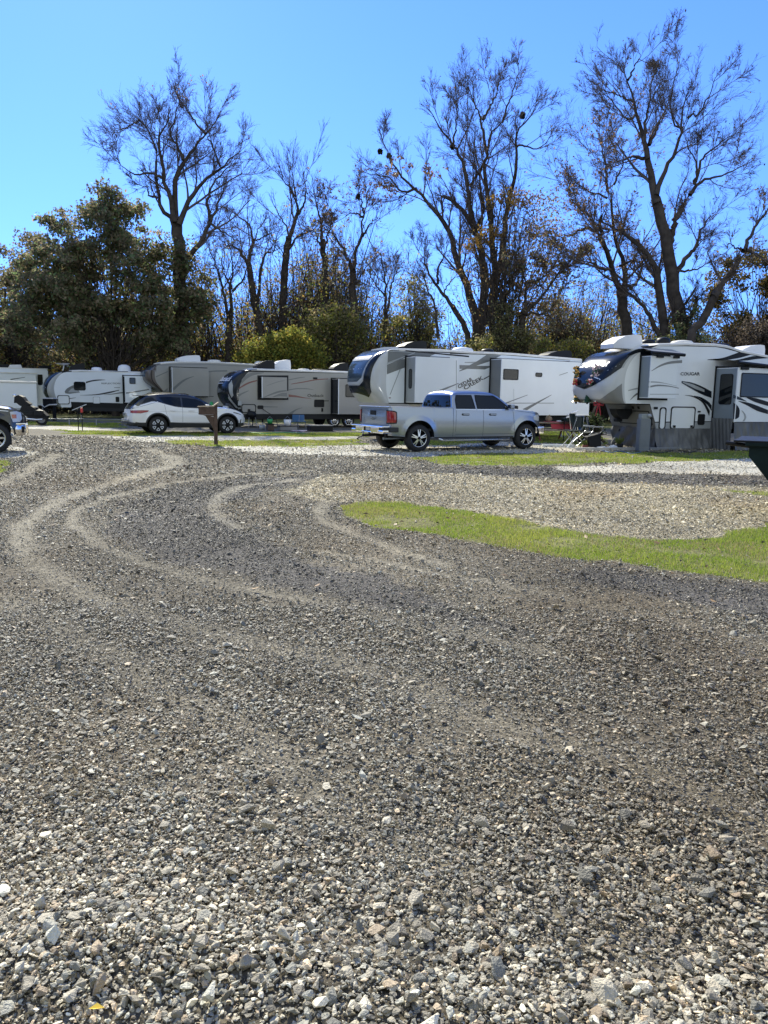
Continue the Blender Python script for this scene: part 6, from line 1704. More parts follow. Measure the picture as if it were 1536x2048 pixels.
# squirrel nests high in the trees
for i, (px, py, Y, r, lb) in enumerate([(760, 303, 60.5, 6, "left one of two dark leaf nests near the top of the leaning limb"), (778, 312, 60.5, 6, "right one of two dark leaf nests near the top of the leaning limb"), (716, 393, 61, 6, "dark leaf nest in the small forked tree"), (905, 293, 60.5, 6, "dark leaf nest in the fork of the middle upright limb"), (1045, 231, 60.5, 6.5, "round dark green leaf ball at the right of the large leaning tree")]):
    tr = np.random.default_rng(50 + i); c = at(px, py, Y); rr = r * .8 * Y / FPX
    p = unit(tr.normal(size=(240, 3))) * (tr.random((240, 1)) ** .6) * rr * np.array([1.0, .8, 1.2])
    V, F, cc = leafquads(p, .16, DKL + [(.03, .035, .02)])
    o = np_mesh("squirrel_nest", V, F, M_leaf, cc); o.location = c; tag(o, lb, "nest", "leaf nests in the bare trees")
# undergrowth and the wood beyond
def brush(name, label, Y0, Y1, pxa, pxb, n, hfun, seed, cols, per, size, stem=True, mcol=M_twig, facing=1, turn=0):
    global tr
    tr = np.random.default_rng(seed)
    px = tr.uniform(pxa, pxb, n); Y = tr.uniform(Y0, Y1, n); xw = (px - 768) / FPX * np.abs(Y) * 1.01 * (1 if facing > 0 else 1.0)
    h = np.array([hfun(p) for p in px]) * (.45 + .65 * fbm(xw * .25 + seed, Y * .25, seed, 3)) * tr.uniform(.55, 1.2, n)
    K = 5; P = np.empty((n, K, 3)); P[:, 0] = np.stack([xw, Y, np.full(n, -.05)], 1); D = unit(np.stack([tr.normal(0, .22, n), tr.normal(0, .22, n), np.ones(n)], 1))
    for k in range(1, K):
        P[:, k] = P[:, k - 1] + D * (h / (K - 1))[:, None]; D = unit(D + tr.normal(0, .14, (n, 3)))
    V, F = tubes(P, .012 + h * .006, np.full(n, .008), 3)
    Q, a, b, L = branch(P, np.full(n, .03), np.full(n, .01), 7, h * .32, 38, .3, K=4, t0=.2, rmin=.009); V2, F2 = tubes(Q, a, b, 3)
    Q3, a3, b3, L3 = branch(Q, a, b, 3.0, L * .5, 38, .2, K=3, t0=.2, rmin=.008); V3, F3 = tubes(Q3, a3, b3, 3)
    st = (np.concatenate([V, V2, V3]), np.concatenate([F, F2 + len(V), F3 + len(V) + len(V2)]))
    E = Q3[:, -1]; idx = np.repeat(np.arange(len(E)), per); keep = tr.random(len(idx)) < .8 * (fbm(E[idx, 0] * .35, E[idx, 1] * .35 + E[idx, 2] * .3, seed + 3, 3) > .42); idx = idx[keep]
    LV_, LF, lc = leafquads(E[idx] + tr.normal(0, .22, (len(idx), 3)), size, cols)
    tint = fbm(E[idx, 0] * .12, E[idx, 1] * .12, seed + 9, 2)[:, None]; lc = lc * (.7 + .7 * np.repeat(tint, 4, 0))
    VV = np.concatenate([st[0], LV_]); FF = np.concatenate([st[1], LF + len(st[0])]); cc = np.concatenate([np.tile(np.array([[.085, .07, .06]]), (len(st[0]), 1)), lc])
    o = np_mesh(name, VV, FF, M_leaf, cc); tag(o, label, "brush", kind='stuff'); o.rotation_euler = (0, 0, R(turn)); return o
hf = lambda p: float(np.interp(p, [-200, 60, 300, 430, 560, 640, 700, 780, 880, 960, 1100, 1200, 1400, 1536, 1700], [9, 9, 9, 12, 15, 17, 15, 10, 9.5, 9, 13, 11, 8, 10, 12]))
brush("undergrowth", "tangled olive and brown undergrowth along the foot of the tree line", 60, 72, -250, 1800, 2500, hf, 61, GB + GB + OLB + BR + YG + YG + OC, 5, .19)
brush("young_wood", "thin young leafless stems filling the tree line between the big trunks", 62, 78, -250, 1800, 900, lambda p: hf(p) * 1.15 + 2.0, 64, BR + GB, 1, .16)
brush("far_wood", "far off leafless wood seen between the trunks", 85, 120, -300, 1850, 1500, lambda p: hf(p) * 1.25, 62, [(.17, .12, .08), (.13, .11, .07), (.20, .13, .07)], 1, .26)

# unseen woods added behind and far left to darken reflections in glass and paint
brush("added_wood_behind", "unseen wooded edge added behind the viewer to darken reflections", -48, -36, -900, 2400, 520, lambda p: 15, 63, OL + GB, 14, .7, facing=-1)
brush("added_wood_left", "unseen wooded edge added far to the left of the view to darken reflections", 58, 68, -420, 2300, 420, lambda p: 14, 65, OL + GB, 14, .7, turn=72)
# ================================================================ SMALL THINGS ON THE SITES
M_wood = mat("weathered_brown_timber", (.085, .055, .042), rough=.8, noise=.25, nscale=6, bump=.4, bscale=30)
M_woodl = mat("pale_pine_board", (.24, .19, .13), rough=.8, noise=.2, nscale=5)  # paler wood colour for mailbox lid, table boards and wicker
M_rust = mat("rusty_red_paint", (.18, .05, .035), rough=.7, noise=.2, nscale=8)
M_tred = mat("red_cloth", (.38, .04, .05), rough=.8)
M_tgrn = mat("dark_green_paint", (.004, .014, .015), rough=.6, noise=.3, nscale=3, spec=.2, bump=.3, bscale=8)
M_pine = mat("artificial_green_garland", (.02, .07, .03), rough=.8)
M_gold = mat("gold_ornament", (.65, .38, .10), rough=.3, metal=.6)
M_pink = mat("pale_pink_ornament", (.65, .50, .52), rough=.5)
M_blue = mat("blue_fabric", (.05, .14, .30), rough=.7)
M_ped = mat("grey_galvanised_cabinet", (.17, .19, .21), rough=.5, metal=.3, noise=.08, nscale=4)
M_olv = mat("olive_plant", (.16, .20, .05), rough=.7, trans=.3)
M_grn = mat("green_plastic", (.03, .30, .08), rough=.4)
M_conc = mat("concrete_edge", (.48, .45, .40), rough=.85, noise=.15, nscale=3)
def T(x, y, z=0, rz=0): return Matrix.Translation((x, y, z)) @ Matrix.Rotation(R(rz), 4, 'Z')
def spot(px, py): p = gnd(px, py); return p.x, p.y

# ---- timber post carrying a box shaped like a covered letter box
x, y = spot(432, 889)
root = thing("mailbox", "brown wooden mailbox on an angled timber post, in front of the white SUV", "mailbox", T(x, y, 0, 20) @ Matrix.Diagonal((.85, .85, .96, 1)))
mb = MB(); mb.box(-.07, .07, -.07, .07, -.05, 1.42, M_wood, .008); mb.build('post', root)
mb = MB(); mb.prism([(-.62, 1.06), (-.05, 1.06), (-.05, 1.01), (-.36, 1.01), (-.50, 1.05)], -.10, .10, M_wood); mb.prism([(-.40, 1.03), (-.06, .99), (-.06, .45), (-.12, .62)], -.045, .045, M_wood); mb.build('brace', root)
mb = MB(); mb.box(-.66, -.02, -.14, .14, 1.07, 1.33, M_wood, .012); mb.build('box', root)
mb = MB(); mb.prism([(-.70, 1.335), (-.70, 1.36), (-.10, 1.385), (.12, 1.52), (.12, 1.49), (-.08, 1.34)], -.17, .17, M_woodl); mb.build('lid', root)
mb = MB(); mb.box(-.668, -.662, -.06, .06, 1.12, 1.24, M_lgrey); mb.build('number_plate', root)
# ---- two stakes with a red marker
for i, (px, py, h) in enumerate(((157, 860, .92), (165, 860, .98))):
    x, y = spot(px, py)
    if i == 0:
        root = thing("marker_stake", "left one of the two thin dark stakes standing in the grass, without a red cap", "stake", T(x, y)); root['group'] = "thin stakes in the grass"
    else:
        root = thing("marker_stake", "right one of the two thin dark stakes in the grass, topped with red", "stake", T(x, y)); root['group'] = "thin stakes in the grass"
    MB().tube([(0, 0, -.05), (.01, 0, h)], .022, M_black, 8).build('rod', root)
    if i == 1: MB().box(-.05, .05, -.03, .03, .80, 1.02, mat("red_plastic", (.55, .05, .05), rough=.4), .015).build('red_cap', root)
    else: MB().box(-.025, .025, -.025, .025, h - .05, h + .03, M_black, .005).build('tip', root)
# ---- low rail on short posts at the left
pts = [gnd(p, 850 + (p - 45) * .004) for p in (45, 92, 139, 193, 250)]
root = thing("low_rail_fence", "low thin rail on short posts along the left grass verge", "fence", T(pts[0].x, pts[0].y))
for p in pts: d = p - pts[0]; MB().box(d.x - .025, d.x + .025, d.y - .025, d.y + .025, -.02, .34, M_steel, .004).build('post', root)
MB().tube([(p.x - pts[0].x, p.y - pts[0].y, .32 + .01 * (i % 2)) for i, p in enumerate(pts)], .018, M_steel, 6).build('rail', root)

# ---- utility pedestal
x, y = spot(1284, 902)
root = thing("utility_pedestal", "tall blue grey metal utility pedestal in front of the white nosed fifth wheel", "utility pedestal", T(x, y, 0, 14))
MB().box(-.20, .20, -.12, .12, 0, 1.10, M_ped, .02).build('cabinet', root)
MB().box(-.165, .165, -.10, .10, 1.10, 1.28, mat("grey_meter_box", (.24, .27, .28), rough=.4), .02).build('meter_head', root)
mb = MB(); mb.lathe([(.0, -.16), (.065, -.155), (.07, -.11)], .12, 0, 1.22, M_lgrey, 'y', 16); mb.build('meter', root)
MB().box(-.205, .205, -.125, .125, .13, .145, M_mgrey).build('seam_band', root)
mb = MB(); mb.box(-.16, .05, -.128, -.12, .2, .95, M_ped, .004); mb.build('door', root)
mb = MB(); mb.tube([(.16, -.05, 1.2), (.24, -.1, 1.15), (.26, -.05, .9), (.30, .15, .5), (.34, .4, .1), (.5, .8, .04)], .022, M_black, 6); mb.build('power_cord', root)

# ---- pale board edging in front of the skirting and the curb along the site
def board(pa, pb, label, w=.1, h=.09, m=M_conc, name="edging_board"):
    a = gnd(*pa); b = gnd(*pb); L = (b - a).length; an = math.degrees(math.atan2(b.y - a.y, b.x - a.x))
    mb = MB(); mb.box(0, L, -w / 2, w / 2, -.02, h, m, .01); o = mb.build(name); o.matrix_world = T(a.x, a.y, 0, an); tag(o, label, "board"); return o
board((1150, 900), (1272, 900), "pale board lying on the ground left of the utility pedestal")
board((1298, 900), (1425, 897), "grey board lying along the foot of the vinyl skirting", m=M_mgrey)
board((1085, 893), (1150, 894), "white board on the ground under the folding chair", m=M_white)

# ---- picnic table
x, y = spot(1112, 884)
root = thing("picnic_table", "wooden picnic table with a red cloth, between the pickup and the white nosed fifth wheel", "picnic table", T(x, y + 1.2, 0, 12))
mb = MB(); [mb.box(-1.0, 1.0, -.38 + k * .155, -.24 + k * .155, .73, .77, M_woodl, .004) for k in range(5)]; mb.build('table_top', root)
for s in (-1, 1):
    mb = MB(); mb.box(-1.0, 1.0, s * .78 - .13, s * .78 + .13, .44, .48, M_woodl, .006); mb.build('bench', root)
for s in (-.75, .75):
    mb = MB(); mb.tube([(s, -.75, 0), (s, -.25, .72)], .035, M_rust, 6); mb.tube([(s, .75, 0), (s, .25, .72)], .035, M_rust, 6); mb.tube([(s, -.85, .42), (s, .85, .42)], .03, M_rust, 6); mb.build('leg', root)
mb = MB(); mb.tube([(-.7, 0, .42), (-.1, 0, .72)], .02, M_rust, 6); mb.build('brace', root)
o = MB().grid(lambda a, b: (-.15 + .95 * a, -.46 + .9 * b, .785 - .28 * max(0, 1 - b * 6) + .01 * math.sin(a * 20)), 14, 18, M_tred).build("table_cloth"); o.matrix_world = T(x, y + 1.2, 0, 12); tag(o, "red cloth draped over the picnic table", "tablecloth")
mb = MB(); mb.lathe([(.0, 0), (.11, 0), (.13, .16), (.12, .2)], 0, 0, 0, M_woodl, 'y', 16); mb.tube([(-.12, 0, 0), (-.16, 0, .1), (0, 0, .16)], .03, M_woodl, 6); o = mb.build("wicker_ornament"); o.matrix_world = root.matrix_world @ T(.05, .2, .90); tag(o, "round tan wicker ornament standing on the picnic table", "ornament")
mb = MB(); mb.box(-.28, .28, -.2, .2, 0, .05, M_white, .01); [mb.box(sx * .22 - .015, sx * .22 + .015, -.015, .015, -.02, .0, M_black) for sx in (-1, 1)]; o = mb.build("white_tray"); o.matrix_world = root.matrix_world @ T(.55, -.2, .80); tag(o, "white tray on the red cloth of the picnic table", "tray")

# ---- folding camp chairs
def camp_chair(px, py, rz, label, seat, fr_m, sc=1.0, high=False):
    x, y = spot(px, py)
    root = thing("camp_chair", label, "folding chair", T(x, y, 0, rz) @ Matrix.Scale(sc, 4), "folding chairs on the right hand site")
    for s in (-.27, .27):
        MB().tube([(-.28, s, .02), (.28, s, .55), (.36, s, 1.05)], .014, fr_m, 6).build('frame', root)
        MB().tube([(.30, s, .02), (-.26, s, .52)], .014, fr_m, 6).build('leg', root)
        MB().box(-.28, .26, s - .03, s + .03, .66, .69, fr_m, .01).build('armrest', root)
        MB().tube([(-.24, s, .52), (-.24, s, .66)], .012, fr_m, 6).build('arm_post', root)
    for z in (.03,): MB().tube([(.3, -.27, z), (.3, .27, z)], .012, fr_m, 6).build('foot_rail', root)
    MB().grid(lambda a, b: (-.25 + .5 * a, -.26 + .52 * b, .50 - .05 * math.sin(a * 3.1)), 6, 6, seat).build('seat', root)
    MB().grid(lambda a, b: (.22 + .14 * a + .03 * math.sin(b * 3.1), -.26 + .52 * b, .50 + .56 * a), 6, 6, seat).build('backrest', root)
    return root
camp_chair(1163, 893, 190, "folding chair with thin metal legs and dark green seat before the picnic table", M_tgrn, M_alu, 1.15)
camp_chair(1190, 888, 160, "black folding chair under the nose of the white fifth wheel", M_black, M_steel, 1.0)
camp_chair(1144, 882, 25, "folding chair with a blue grey and red seat beside the picnic table", M_blue, M_steel, 1.0)
# tall director's chair with white arm trays
x, y = spot(1150, 896)
root = thing("director_chair", "tall folding chair with white side shelf and crossed white legs, left of the black bin", "folding chair", T(x, y, 0, 15))
mb = MB(); mb.tube([(-.42, -.2, .02), (-.05, -.2, .50)], .022, M_acw, 6); mb.build('leg', root)
mb = MB(); mb.tube([(.12, -.2, .02), (-.25, -.2, .62), (-.1, -.2, 1.1)], .014, M_steel, 6); mb.build('leg', root)
mb = MB(); mb.tube([(-.42, .25, .02), (.10, .25, .60), (.18, .25, 1.2)], .014, M_steel, 6); mb.build('leg', root)
mb = MB(); mb.tube([(.15, .25, .02), (-.3, .25, .62)], .014, M_steel, 6); mb.build('leg', root)
MB().box(-.32, .16, -.24, .26, .60, .64, M_tgrn, .01).build('seat', root)
MB().box(.08, .14, -.24, .26, .75, 1.14, M_tgrn, .01).build('backrest', root)
mb = MB(); mb.box(-.12, .30, -.34, -.1, 1.17, 1.20, M_acw, .006); mb.build('shelf', root)
mb = MB(); mb.tube([(-.42, -.2, .02), (.12, -.2, .02)], .012, M_acw, 6); mb.build('foot_rail', root)
# folding rack with pale cloths
x, y = spot(1140, 884)
root = thing("folding_rack", "folded pale covers on a dark rack behind the tall folding chair", "rack", T(x + .1, y + .5, 0, 20))
MB().box(-.35, .35, -.2, .2, .82, .98, M_tgrn, .04).build('dark_bundle', root)
for k, (a, b, z) in enumerate(((-.30, .0, 1.10), (-.15, .2, 1.18), (-.35, -.1, 1.0))):
    MB().tube([(a, -.2, z), (a + .25, -.18, z + .04), (a + .42, -.1, z + .12)], [.03, .045, .02], M_acw, 8).build('cover_fold', root)
for s in (-.3, .3): MB().tube([(s, 0, 0), (s, 0, .85)], .02, M_black, 6).build('leg', root)
# black bin and the red striped cooler
x, y = spot(1189, 897)
root = thing("storage_bin", "black box tipped over on the ground beside the skirting", "bin", T(x, y, 0, 10) @ Matrix.Rotation(R(-14), 4, 'Y'))
mb = MB(); mb.prism([(-.22, 0), (.20, 0), (.24, .46), (-.24, .46)], -.16, .16, M_black); mb.build('box', root); MB().box(-.26, .26, -.18, .18, .46, .50, M_black, .01).build('lid', root)
for i, (px, py, s, m, lb, nm, ct) in enumerate([(1238, 897, .30, M_olv, "yellow green potted plant against the skirting", "potted_plant", "plant"), (1170, 897, .22, M_olv, "low green plant by the board left of the black box", "potted_plant", "plant")]):
    x, y = spot(px, py); root = thing(nm, lb, ct, T(x, y))
    MB().lathe([(0, 0), (s * .4, 0), (s * .5, s * .6), (s * .42, s * .6)], 0, 0, 0, M_black if i == 0 else M_rust, 'z', 14).build('pot', root)
    rr = np.random.default_rng(90 + i); mb = MB()
    for k in range(46):
        a = rr.uniform(0, 6.28); r = s * rr.uniform(.2, 1); z = s * rr.uniform(.7, 1.5); w = s * .12
        b = Vector((math.cos(a) * s * .15, math.sin(a) * s * .15, s * .55)); t = Vector((math.cos(a) * r, math.sin(a) * r, z)); n = Vector((-math.sin(a), math.cos(a), 0)) * w
        mid = b * .5 + t * .5 + Vector((0, 0, s * .15))
        mb.add([b, mid + n, t, mid - n], [(0, 1, 2, 3)], m)
    mb.build('foliage', root)
for i, (px, py, L, h, m, lb) in enumerate([(1205, 899, .5, .07, M_acw, "crumpled white bag on the ground left of the skirting corner"), (1226, 899, .3, .10, M_acw, "small white bag on the ground beside the yellow green plant")]):
    x, y = spot(px, py); rr = np.random.default_rng(i + 3)
    bm = bmesh.new(); bmesh.ops.create_icosphere(bm, subdivisions=3, radius=1)
    for v in bm.verts:
        n_ = 1 + .25 * math.sin(v.co.x * 7 + i) * math.cos(v.co.y * 9) + rr.normal(0, .06); v.co = Vector((v.co.x * L / 2 * n_, v.co.y * .15 * n_, max(0, v.co.z * h * n_ + h * .5)))
    mb = MB(); mb.frombm(bm, m); o = mb.build("plastic_bag"); o.matrix_world = T(x, y); tag(o, lb, "bag")

# ---- Christmas decorations on the nose of the right hand fifth wheel
F_ = cougar
def capw(u, t, off): return F_.root.matrix_world @ Vector(F_.c(u, t, off))
def ornament_cluster(u, t, cols, label, w, h, seed):
    rr = np.random.default_rng(seed); c = capw(u, t, .06)
    root = thing("christmas_garland", label, "decoration", Matrix.Translation(c), "christmas ornaments on the dark nose")
    ax = (capw(u - .03, t, .06) - capw(u + .03, t, .06)).normalized()
    nr = (capw(u, t, .2) - c).normalized(); parts_ = {}
    for k in range(60):
        m, nm = cols[rr.integers(0, len(cols))]
        p = ax * rr.uniform(-w, w) + Vector((0, 0, rr.uniform(-h, h))) + nr * rr.uniform(-.02, .09); r = rr.uniform(.02, .055)
        bm = bmesh.new(); bmesh.ops.create_icosphere(bm, subdivisions=1, radius=r); bm.transform(Matrix.Translation(p))
        parts_.setdefault(nm, MB()).frombm(bm, m)
    for nm, mb in parts_.items(): mb.build(nm, root)
ornament_cluster(.62, .49, [(M_gold, 'gold_baubles'), (M_gold, 'gold_baubles'), (M_pine, 'greenery'), (M_black, 'dark_ribbon')], "gold bell ornament with greenery on the dark nose, left one of the pair", .16, .20, 1)
ornament_cluster(.42, .50, [(M_pink, 'pale_baubles'), (M_pine, 'greenery'), (M_pink, 'pale_baubles'), (M_pink, 'pale_baubles')], "pale pink and green ornament on the dark nose, right one of the pair", .17, .20, 2)
ornament_cluster(.575, .38, [(M_gold, 'gold_baubles'), (M_tred, 'red_baubles'), (M_tred, 'red_baubles')], "red and gold drop hanging below the gold bell ornament", .07, .09, 3)
ornament_cluster(.44, .37, [(M_pink, 'pale_baubles'), (M_tred, 'red_baubles'), (M_pine, 'greenery')], "pink and red drop hanging below the pale ornament", .10, .08, 4)
for i, (u, t) in enumerate(((.655, .115), (.50, .115))):
    c = capw(u, t, .12); root = thing("small_christmas_tree", "small %s cone tree hung on the lower nose, %s" % (("gold and brown", "left one of two") if i == 0 else ("dark green", "right one of two")), "decoration", Matrix.Translation(c), "cone trees on the nose")
    mb = MB()
    for k in range(5): mb.lathe([(.16 - k * .03, k * .075), (.05, k * .075 + .10), (0, k * .075 + .13)], 0, 0, 0, M_pine if (i or k % 2) else M_gold, 'z', 12)
    mb.build('branches', root); MB().box(-.03, .03, -.03, .03, -.07, .02, M_black, .01).build('stand', root)
c = capw(.46, .02, .05); root = thing("red_bow", "red ribbon bow hanging under the nose of the right hand fifth wheel", "decoration", Matrix.Translation(c + Vector((0, -.05, -.02))) @ Matrix.Rotation(R(-30), 4, 'Z'))
for s in (-1, 1):
    MB().tube([(0, 0, 0), (s * .08, 0, .09), (s * .17, 0, .06), (s * .16, 0, -.03), (0, 0, 0)], .035, M_tred, 6).build('loop', root)
    MB().tube([(0, 0, 0), (s * .05, 0, -.18), (s * .09, 0, -.40)], [.03, .03, .015], M_tred, 6).build('ribbon_tail', root)
# dark shrub behind the pin box
leafy("dark_shrub", "dark shrub seen under the nose of the white fifth wheel", "bush", 31, [(1190, 850, 14, 20), (1180, 870, 12, 18)], 50, 60, .07, [(.03, .05, .02), (.08, .10, .04)], 35, rad=.25, trunk=[(1188, 0)])

# ---- dark green skip at the right edge
fr = Frame(1470, 12.0, -29); S = fr.S
zt = S(1500, 882.5)[1]; xs, zs = S(1497, 912); xe, ze = S(1536, 962); k = (xe - xs) / (zs - ze)
root = thing("dumpster", "near black green steel dumpster with sloping front, cut off by the right edge", "dumpster", fr.M)
lx = lambda v: v
zb_ = .16; xb = lx(xs) + k * (zs - zb_)
mb = MB(); mb.prism([(lx(xs), zt - .03), (lx(xs), zs), (xb, zb_), (3.1, zb_), (3.1, zt - .03)], 0, 1.5, M_tgrn)
mb.box(.95, 3.1, -.05, .0, .55, .65, M_tgrn, .01); mb.build('body', root)
mb = MB(); mb.box(lx(xs) - .06, 3.16, -.06, 1.76, zt - .075, zt - .02, M_tgrn, .008); mb.build('rim', root)
mb = MB(); mb.box(.03, 3.14, -.05, 1.75, zt - .02, zt + .012, M_black, .008); mb.build('lid', root)
mb = MB(); mb.tube([(-.10, .2, zt - .05), (lx(xs) + .05, .2, zt - .09)], .035, M_black, 10); mb.build('lid_hinge_tube', root)
for x in (.9, 2.6): MB().box(x - .06, x + .06, .1, 1.6, 0, .17, M_black).build('skid', root)
for x in (1.3, 2.0, 2.7): MB().box(x - .03, x + .03, -.035, .0, zb_, zt - .08, M_tgrn).build('rib', root)
MB().box(1.2, 2.4, -.12, -.05, .62, .78, M_tgrn, .01).build('fork_pocket', root)

# ---- trailer hitch coupler lying by the skirting
mb = MB(); p = gnd(1415, 897); mb.tube([(-.5, 0, .30), (-.1, 0, .22), (.25, 0, .18)], .05, M_rust, 8); mb.box(-.1, .3, -.1, .1, .1, .2, M_rust, .02); mb.tube([(.25, 0, .18), (.5, .05, .06)], .03, M_black, 8)
mb.box(-.28, -.2, -.04, .04, 0, .3, M_rust); mb.box(.0, .08, -.04, .04, 0, .12, M_rust)
o = mb.build("hitch_coupler"); o.matrix_world = T(p.x, p.y, 0, -8); tag(o, "rusty red tow coupler standing by the skirting left of the dumpster", "hitch")

# ---- covered motorbike on the left
fr = Frame(52, 39.0, 6); S = fr.S
root = thing("motorcycle", "black touring motorcycle half hidden behind the dark pickup nose", "motorcycle", fr.M)
zz = lambda px, py: S(px, py)
A = [zz(31, 806), zz(32, 792), zz(40, 790), zz(48, 794), (zz(54, 802)), zz(63, 808), zz(56, 812), zz(44, 812), zz(36, 806)]
mb = MB(); mb.prism(A, -.22, .22, M_black); mb.build('windshield_fairing', root)
x0_, x1_ = S(40, 830)[0], S(97, 830)[0]
mb = MB(); mb.prism([(x0_, .55), (x0_ + .2, 1.02), (x0_ + .6, 1.0), (x0_ + .9, .84), (x1_ - .25, .72), (x1_, .5), (x1_ - .1, .32), (x0_ + .25, .3)], -.24, .24, M_black); mb.build('body', root)
for xx in (x0_ + .12, x1_ - .35):
    t = MB(); t.lathe([(.2, -.06), (.29, -.06), (.32, 0), (.29, .06), (.2, .06)], xx, 0, .32, M_rub, 'y', 28); o = t.build('wheel', root)
    t = MB(); t.lathe([(.21, -.05), (.17, -.055), (.05, -.06), (0, -.06)], xx, 0, .32, M_steel, 'y', 20); t.build('rim', o)
mb = MB(); mb.box(x0_ + .3, x0_ + .75, -.28, -.2, .5, .72, M_black, .03); mb.tube([(x0_ + .3, -.27, .35), (x0_ + .9, -.3, .3), (x1_ - .2, -.3, .32)], .045, M_chrome, 8); mb.build('exhaust', root)
mb = MB(); mb.box(x0_ + .55, x1_ - .5, -.16, .16, .86, .93, M_rub, .03); mb.build('seat', root)
mb = MB(); mb.box(x1_ - .62, x1_ - .15, -.36, -.2, .48, .78, M_black, .05); mb.build('pannier', root)
MB().lathe([(0, -.06), (.07, -.05), (.08, 0)], S(32, 791)[0], -.2, S(32, 791)[1], M_chrome, 'y', 12).build('mirror', root)
# hitch jack of the trailer behind the bike
p = at(80, 812, 45); 
root = thing("trailer_dolly", "dark generator box with white top bar between the cargo trailer and the curved nosed trailer", "generator", T(p.x, 46))
z = at(80, 790, 46).z
MB().box(-.15, .45, -.3, .3, .85, z - .45 + .25, M_black, .03).build('box', root)
mb = MB(); mb.tube([(-.25, -.31, .95), (-.05, -.31, .80), (.25, -.31, .95), (.70, -.31, .97)], .04, M_acw, 8); mb.build('top_bar', root)
MB().box(-.2, .5, -.34, .34, z - .22, z - .16, M_acw, .015).build('lid', root)
for s in (-.1, .4): MB().box(s - .03, s + .03, -.2, .2, 0, .86, M_black).build('leg', root)

# ---- things stowed under and in front of the taupe trailer
def at_site(px, py): return spot(px, py)
def crate(px, py, w, d, h, m, label, name="storage_box", rz=28):
    x, y = spot(px, py); root = thing(name, label, "box", T(x, y, 0, rz)); MB().box(-w / 2, w / 2, -d / 2, d / 2, 0, h * .85, m, .02).build('box', root); MB().box(-w / 2 - .02, w / 2 + .02, -d / 2 - .02, d / 2 + .02, h * .85, h, M_black if m is not M_black else M_mgrey, .01).build('lid', root); return root
crate(540, 861, .32, .3, .34, M_wood, "small brown box on the grass in front of the taupe trailer")
crate(575, 861, .9, .4, .24, M_mgrey, "long low grey box on the grass in front of the taupe trailer")
crate(640, 862, 1.2, .5, .30, M_black, "wide black box on the grass left of the trailer wheels")
for i, (px, py, m, lb) in enumerate([(588, 856, M_blue, "left blue folding chair under the taupe trailer"), (603, 856, M_blue, "right blue folding chair under the taupe trailer")]):
    x, y = spot(px, py); root = thing("camp_chair", lb, "folding chair", T(x, y, 0, 70 + 40 * i) @ Matrix.Scale(.8, 4), "blue chairs under the taupe trailer")
    for s in (-.25, .25): MB().tube([(-.25, s, 0), (.25, s, .5), (.3, s, .85)], .015, M_steel, 6).build('frame', root); MB().tube([(.25, s, 0), (-.25, s, .45)], .015, M_steel, 6).build('leg', root)
    MB().box(-.25, .25, -.25, .25, .42, .46, m, .015).build('seat', root); MB().box(.24, .30, -.25, .25, .48, .88, m, .015).build('backrest', root)
for i, (px, py, m, s, lb) in enumerate([(535, 860, M_grn, .12, "small green lantern on the brown box by the taupe trailer"), (566, 860, M_acw, .16, "white bucket on the long grey box by the taupe trailer"), (524, 860, M_lgrey, .13, "pale bucket left of the small brown box")]):
    x, y = spot(px, py); z = .34 if i == 0 else (.24 if i == 1 else 0)
    if i < 2: x, y = spot((540, 575)[i], 861)
    root = thing(("lantern", "bucket", "bucket")[i], lb, ("lantern", "bucket", "bucket")[i], T(x, y, z)); MB().lathe([(0, 0), (s, 0), (s * 1.15, s * 1.9), (s * 1.05, s * 1.9)], 0, 0, 0, m, 'z', 16).build('body', root); MB().tube([(-s * 1.1, 0, s * 1.8), (0, 0, s * 2.9), (s * 1.1, 0, s * 1.8)], .008, M_steel, 5).build('handle', root)
x, y = spot(500, 856); root = thing("barbecue_grill", "black kettle grill on legs under the nose of the taupe trailer", "grill", T(x, y + .5))
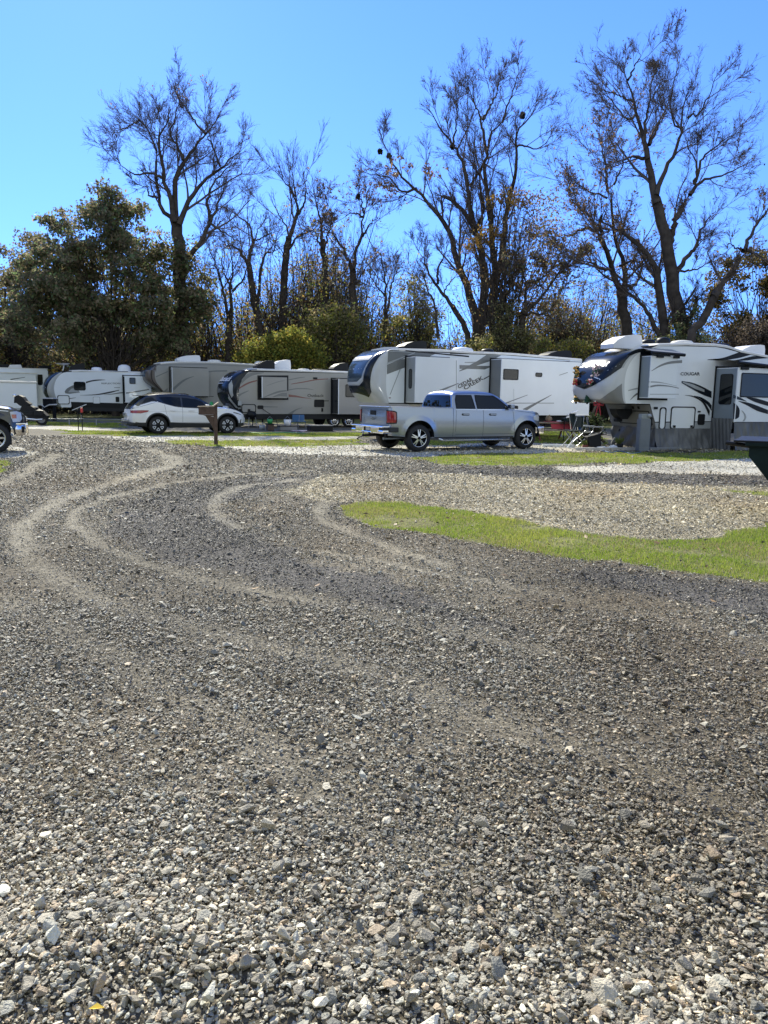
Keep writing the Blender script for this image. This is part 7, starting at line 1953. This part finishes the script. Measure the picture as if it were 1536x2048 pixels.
MB().lathe([(0, .48), (.2, .52), (.27, .66), (.27, .70), (.2, .85), (0, .9)], 0, 0, 0, M_black, 'z', 20).build('kettle', root)
for a in range(3): MB().tube([(.2 * math.cos(a * 2.1), .2 * math.sin(a * 2.1), .55), (.3 * math.cos(a * 2.1), .3 * math.sin(a * 2.1), 0)], .014, M_steel, 6).build('leg', root)
mb = MB(); x, y = spot(650, 862); mb.grid(lambda a, b: (-1.1 + 2.2 * a, -.5 + b, .012 + .01 * math.sin(a * 30)), 20, 4, M_pink); o = mb.build("door_mat"); o.matrix_world = T(x - .6, y, 0, 28); tag(o, "pale pink striped mat on the grass left of the trailer wheels", "mat")
# green light / cover on the coupler of the taupe trailer
p = outback.root.matrix_world @ Vector((-1.15, 1.2, .95)); root = thing("propane_cover_flag", "bright green cloth tied at the nose of the taupe trailer", "cloth", Matrix.Translation(p)); MB().lathe([(.22, 0), (.16, .2), (.05, .38), (0, .40)], 0, 0, 0, M_grn, 'z', 14).build('cloth', root); MB().box(-.2, .3, -.2, .2, -.06, 0, M_acw, .02).build('white_base', root)
# yellow leaf on the stones in the foreground
p = gnd(178, 2040); mb = MB(); mb.add([(0, 0, 0), (.02, .012, .008), (.045, 0, .004), (.02, -.012, .01)], [(0, 1, 2, 3)], mat("yellow_leaf", (.7, .5, .05), rough=.6)); o = mb.build("fallen_leaf"); o.location = (p.x, p.y, .035); tag(o, "yellow fallen leaf on the gravel at the bottom left", "leaf")

def hose(pts, r, m, label, name="hose", cat="hose"):
    P_ = [gnd(a, b) for a, b in pts]; C_ = spline([(p.x, p.y, r + .004) for p in P_], 26); o = MB().tube([tuple(map(float, c)) for c in C_], r, m, 8).build(name); tag(o, label, cat)
hose([(1292, 904), (1320, 907), (1352, 902), (1380, 906), (1400, 899)], .018, M_black, "black power cable snaking on the grass right of the utility pedestal", "power_cable", "cable")
hose([(1282, 905), (1262, 908), (1240, 903), (1222, 906), (1205, 902)], .014, M_blue, "blue water hose on the ground left of the utility pedestal")
hose([(500, 866), (530, 868), (570, 866), (610, 868)], .02, M_grn, "green hose in the grass before the taupe trailer")
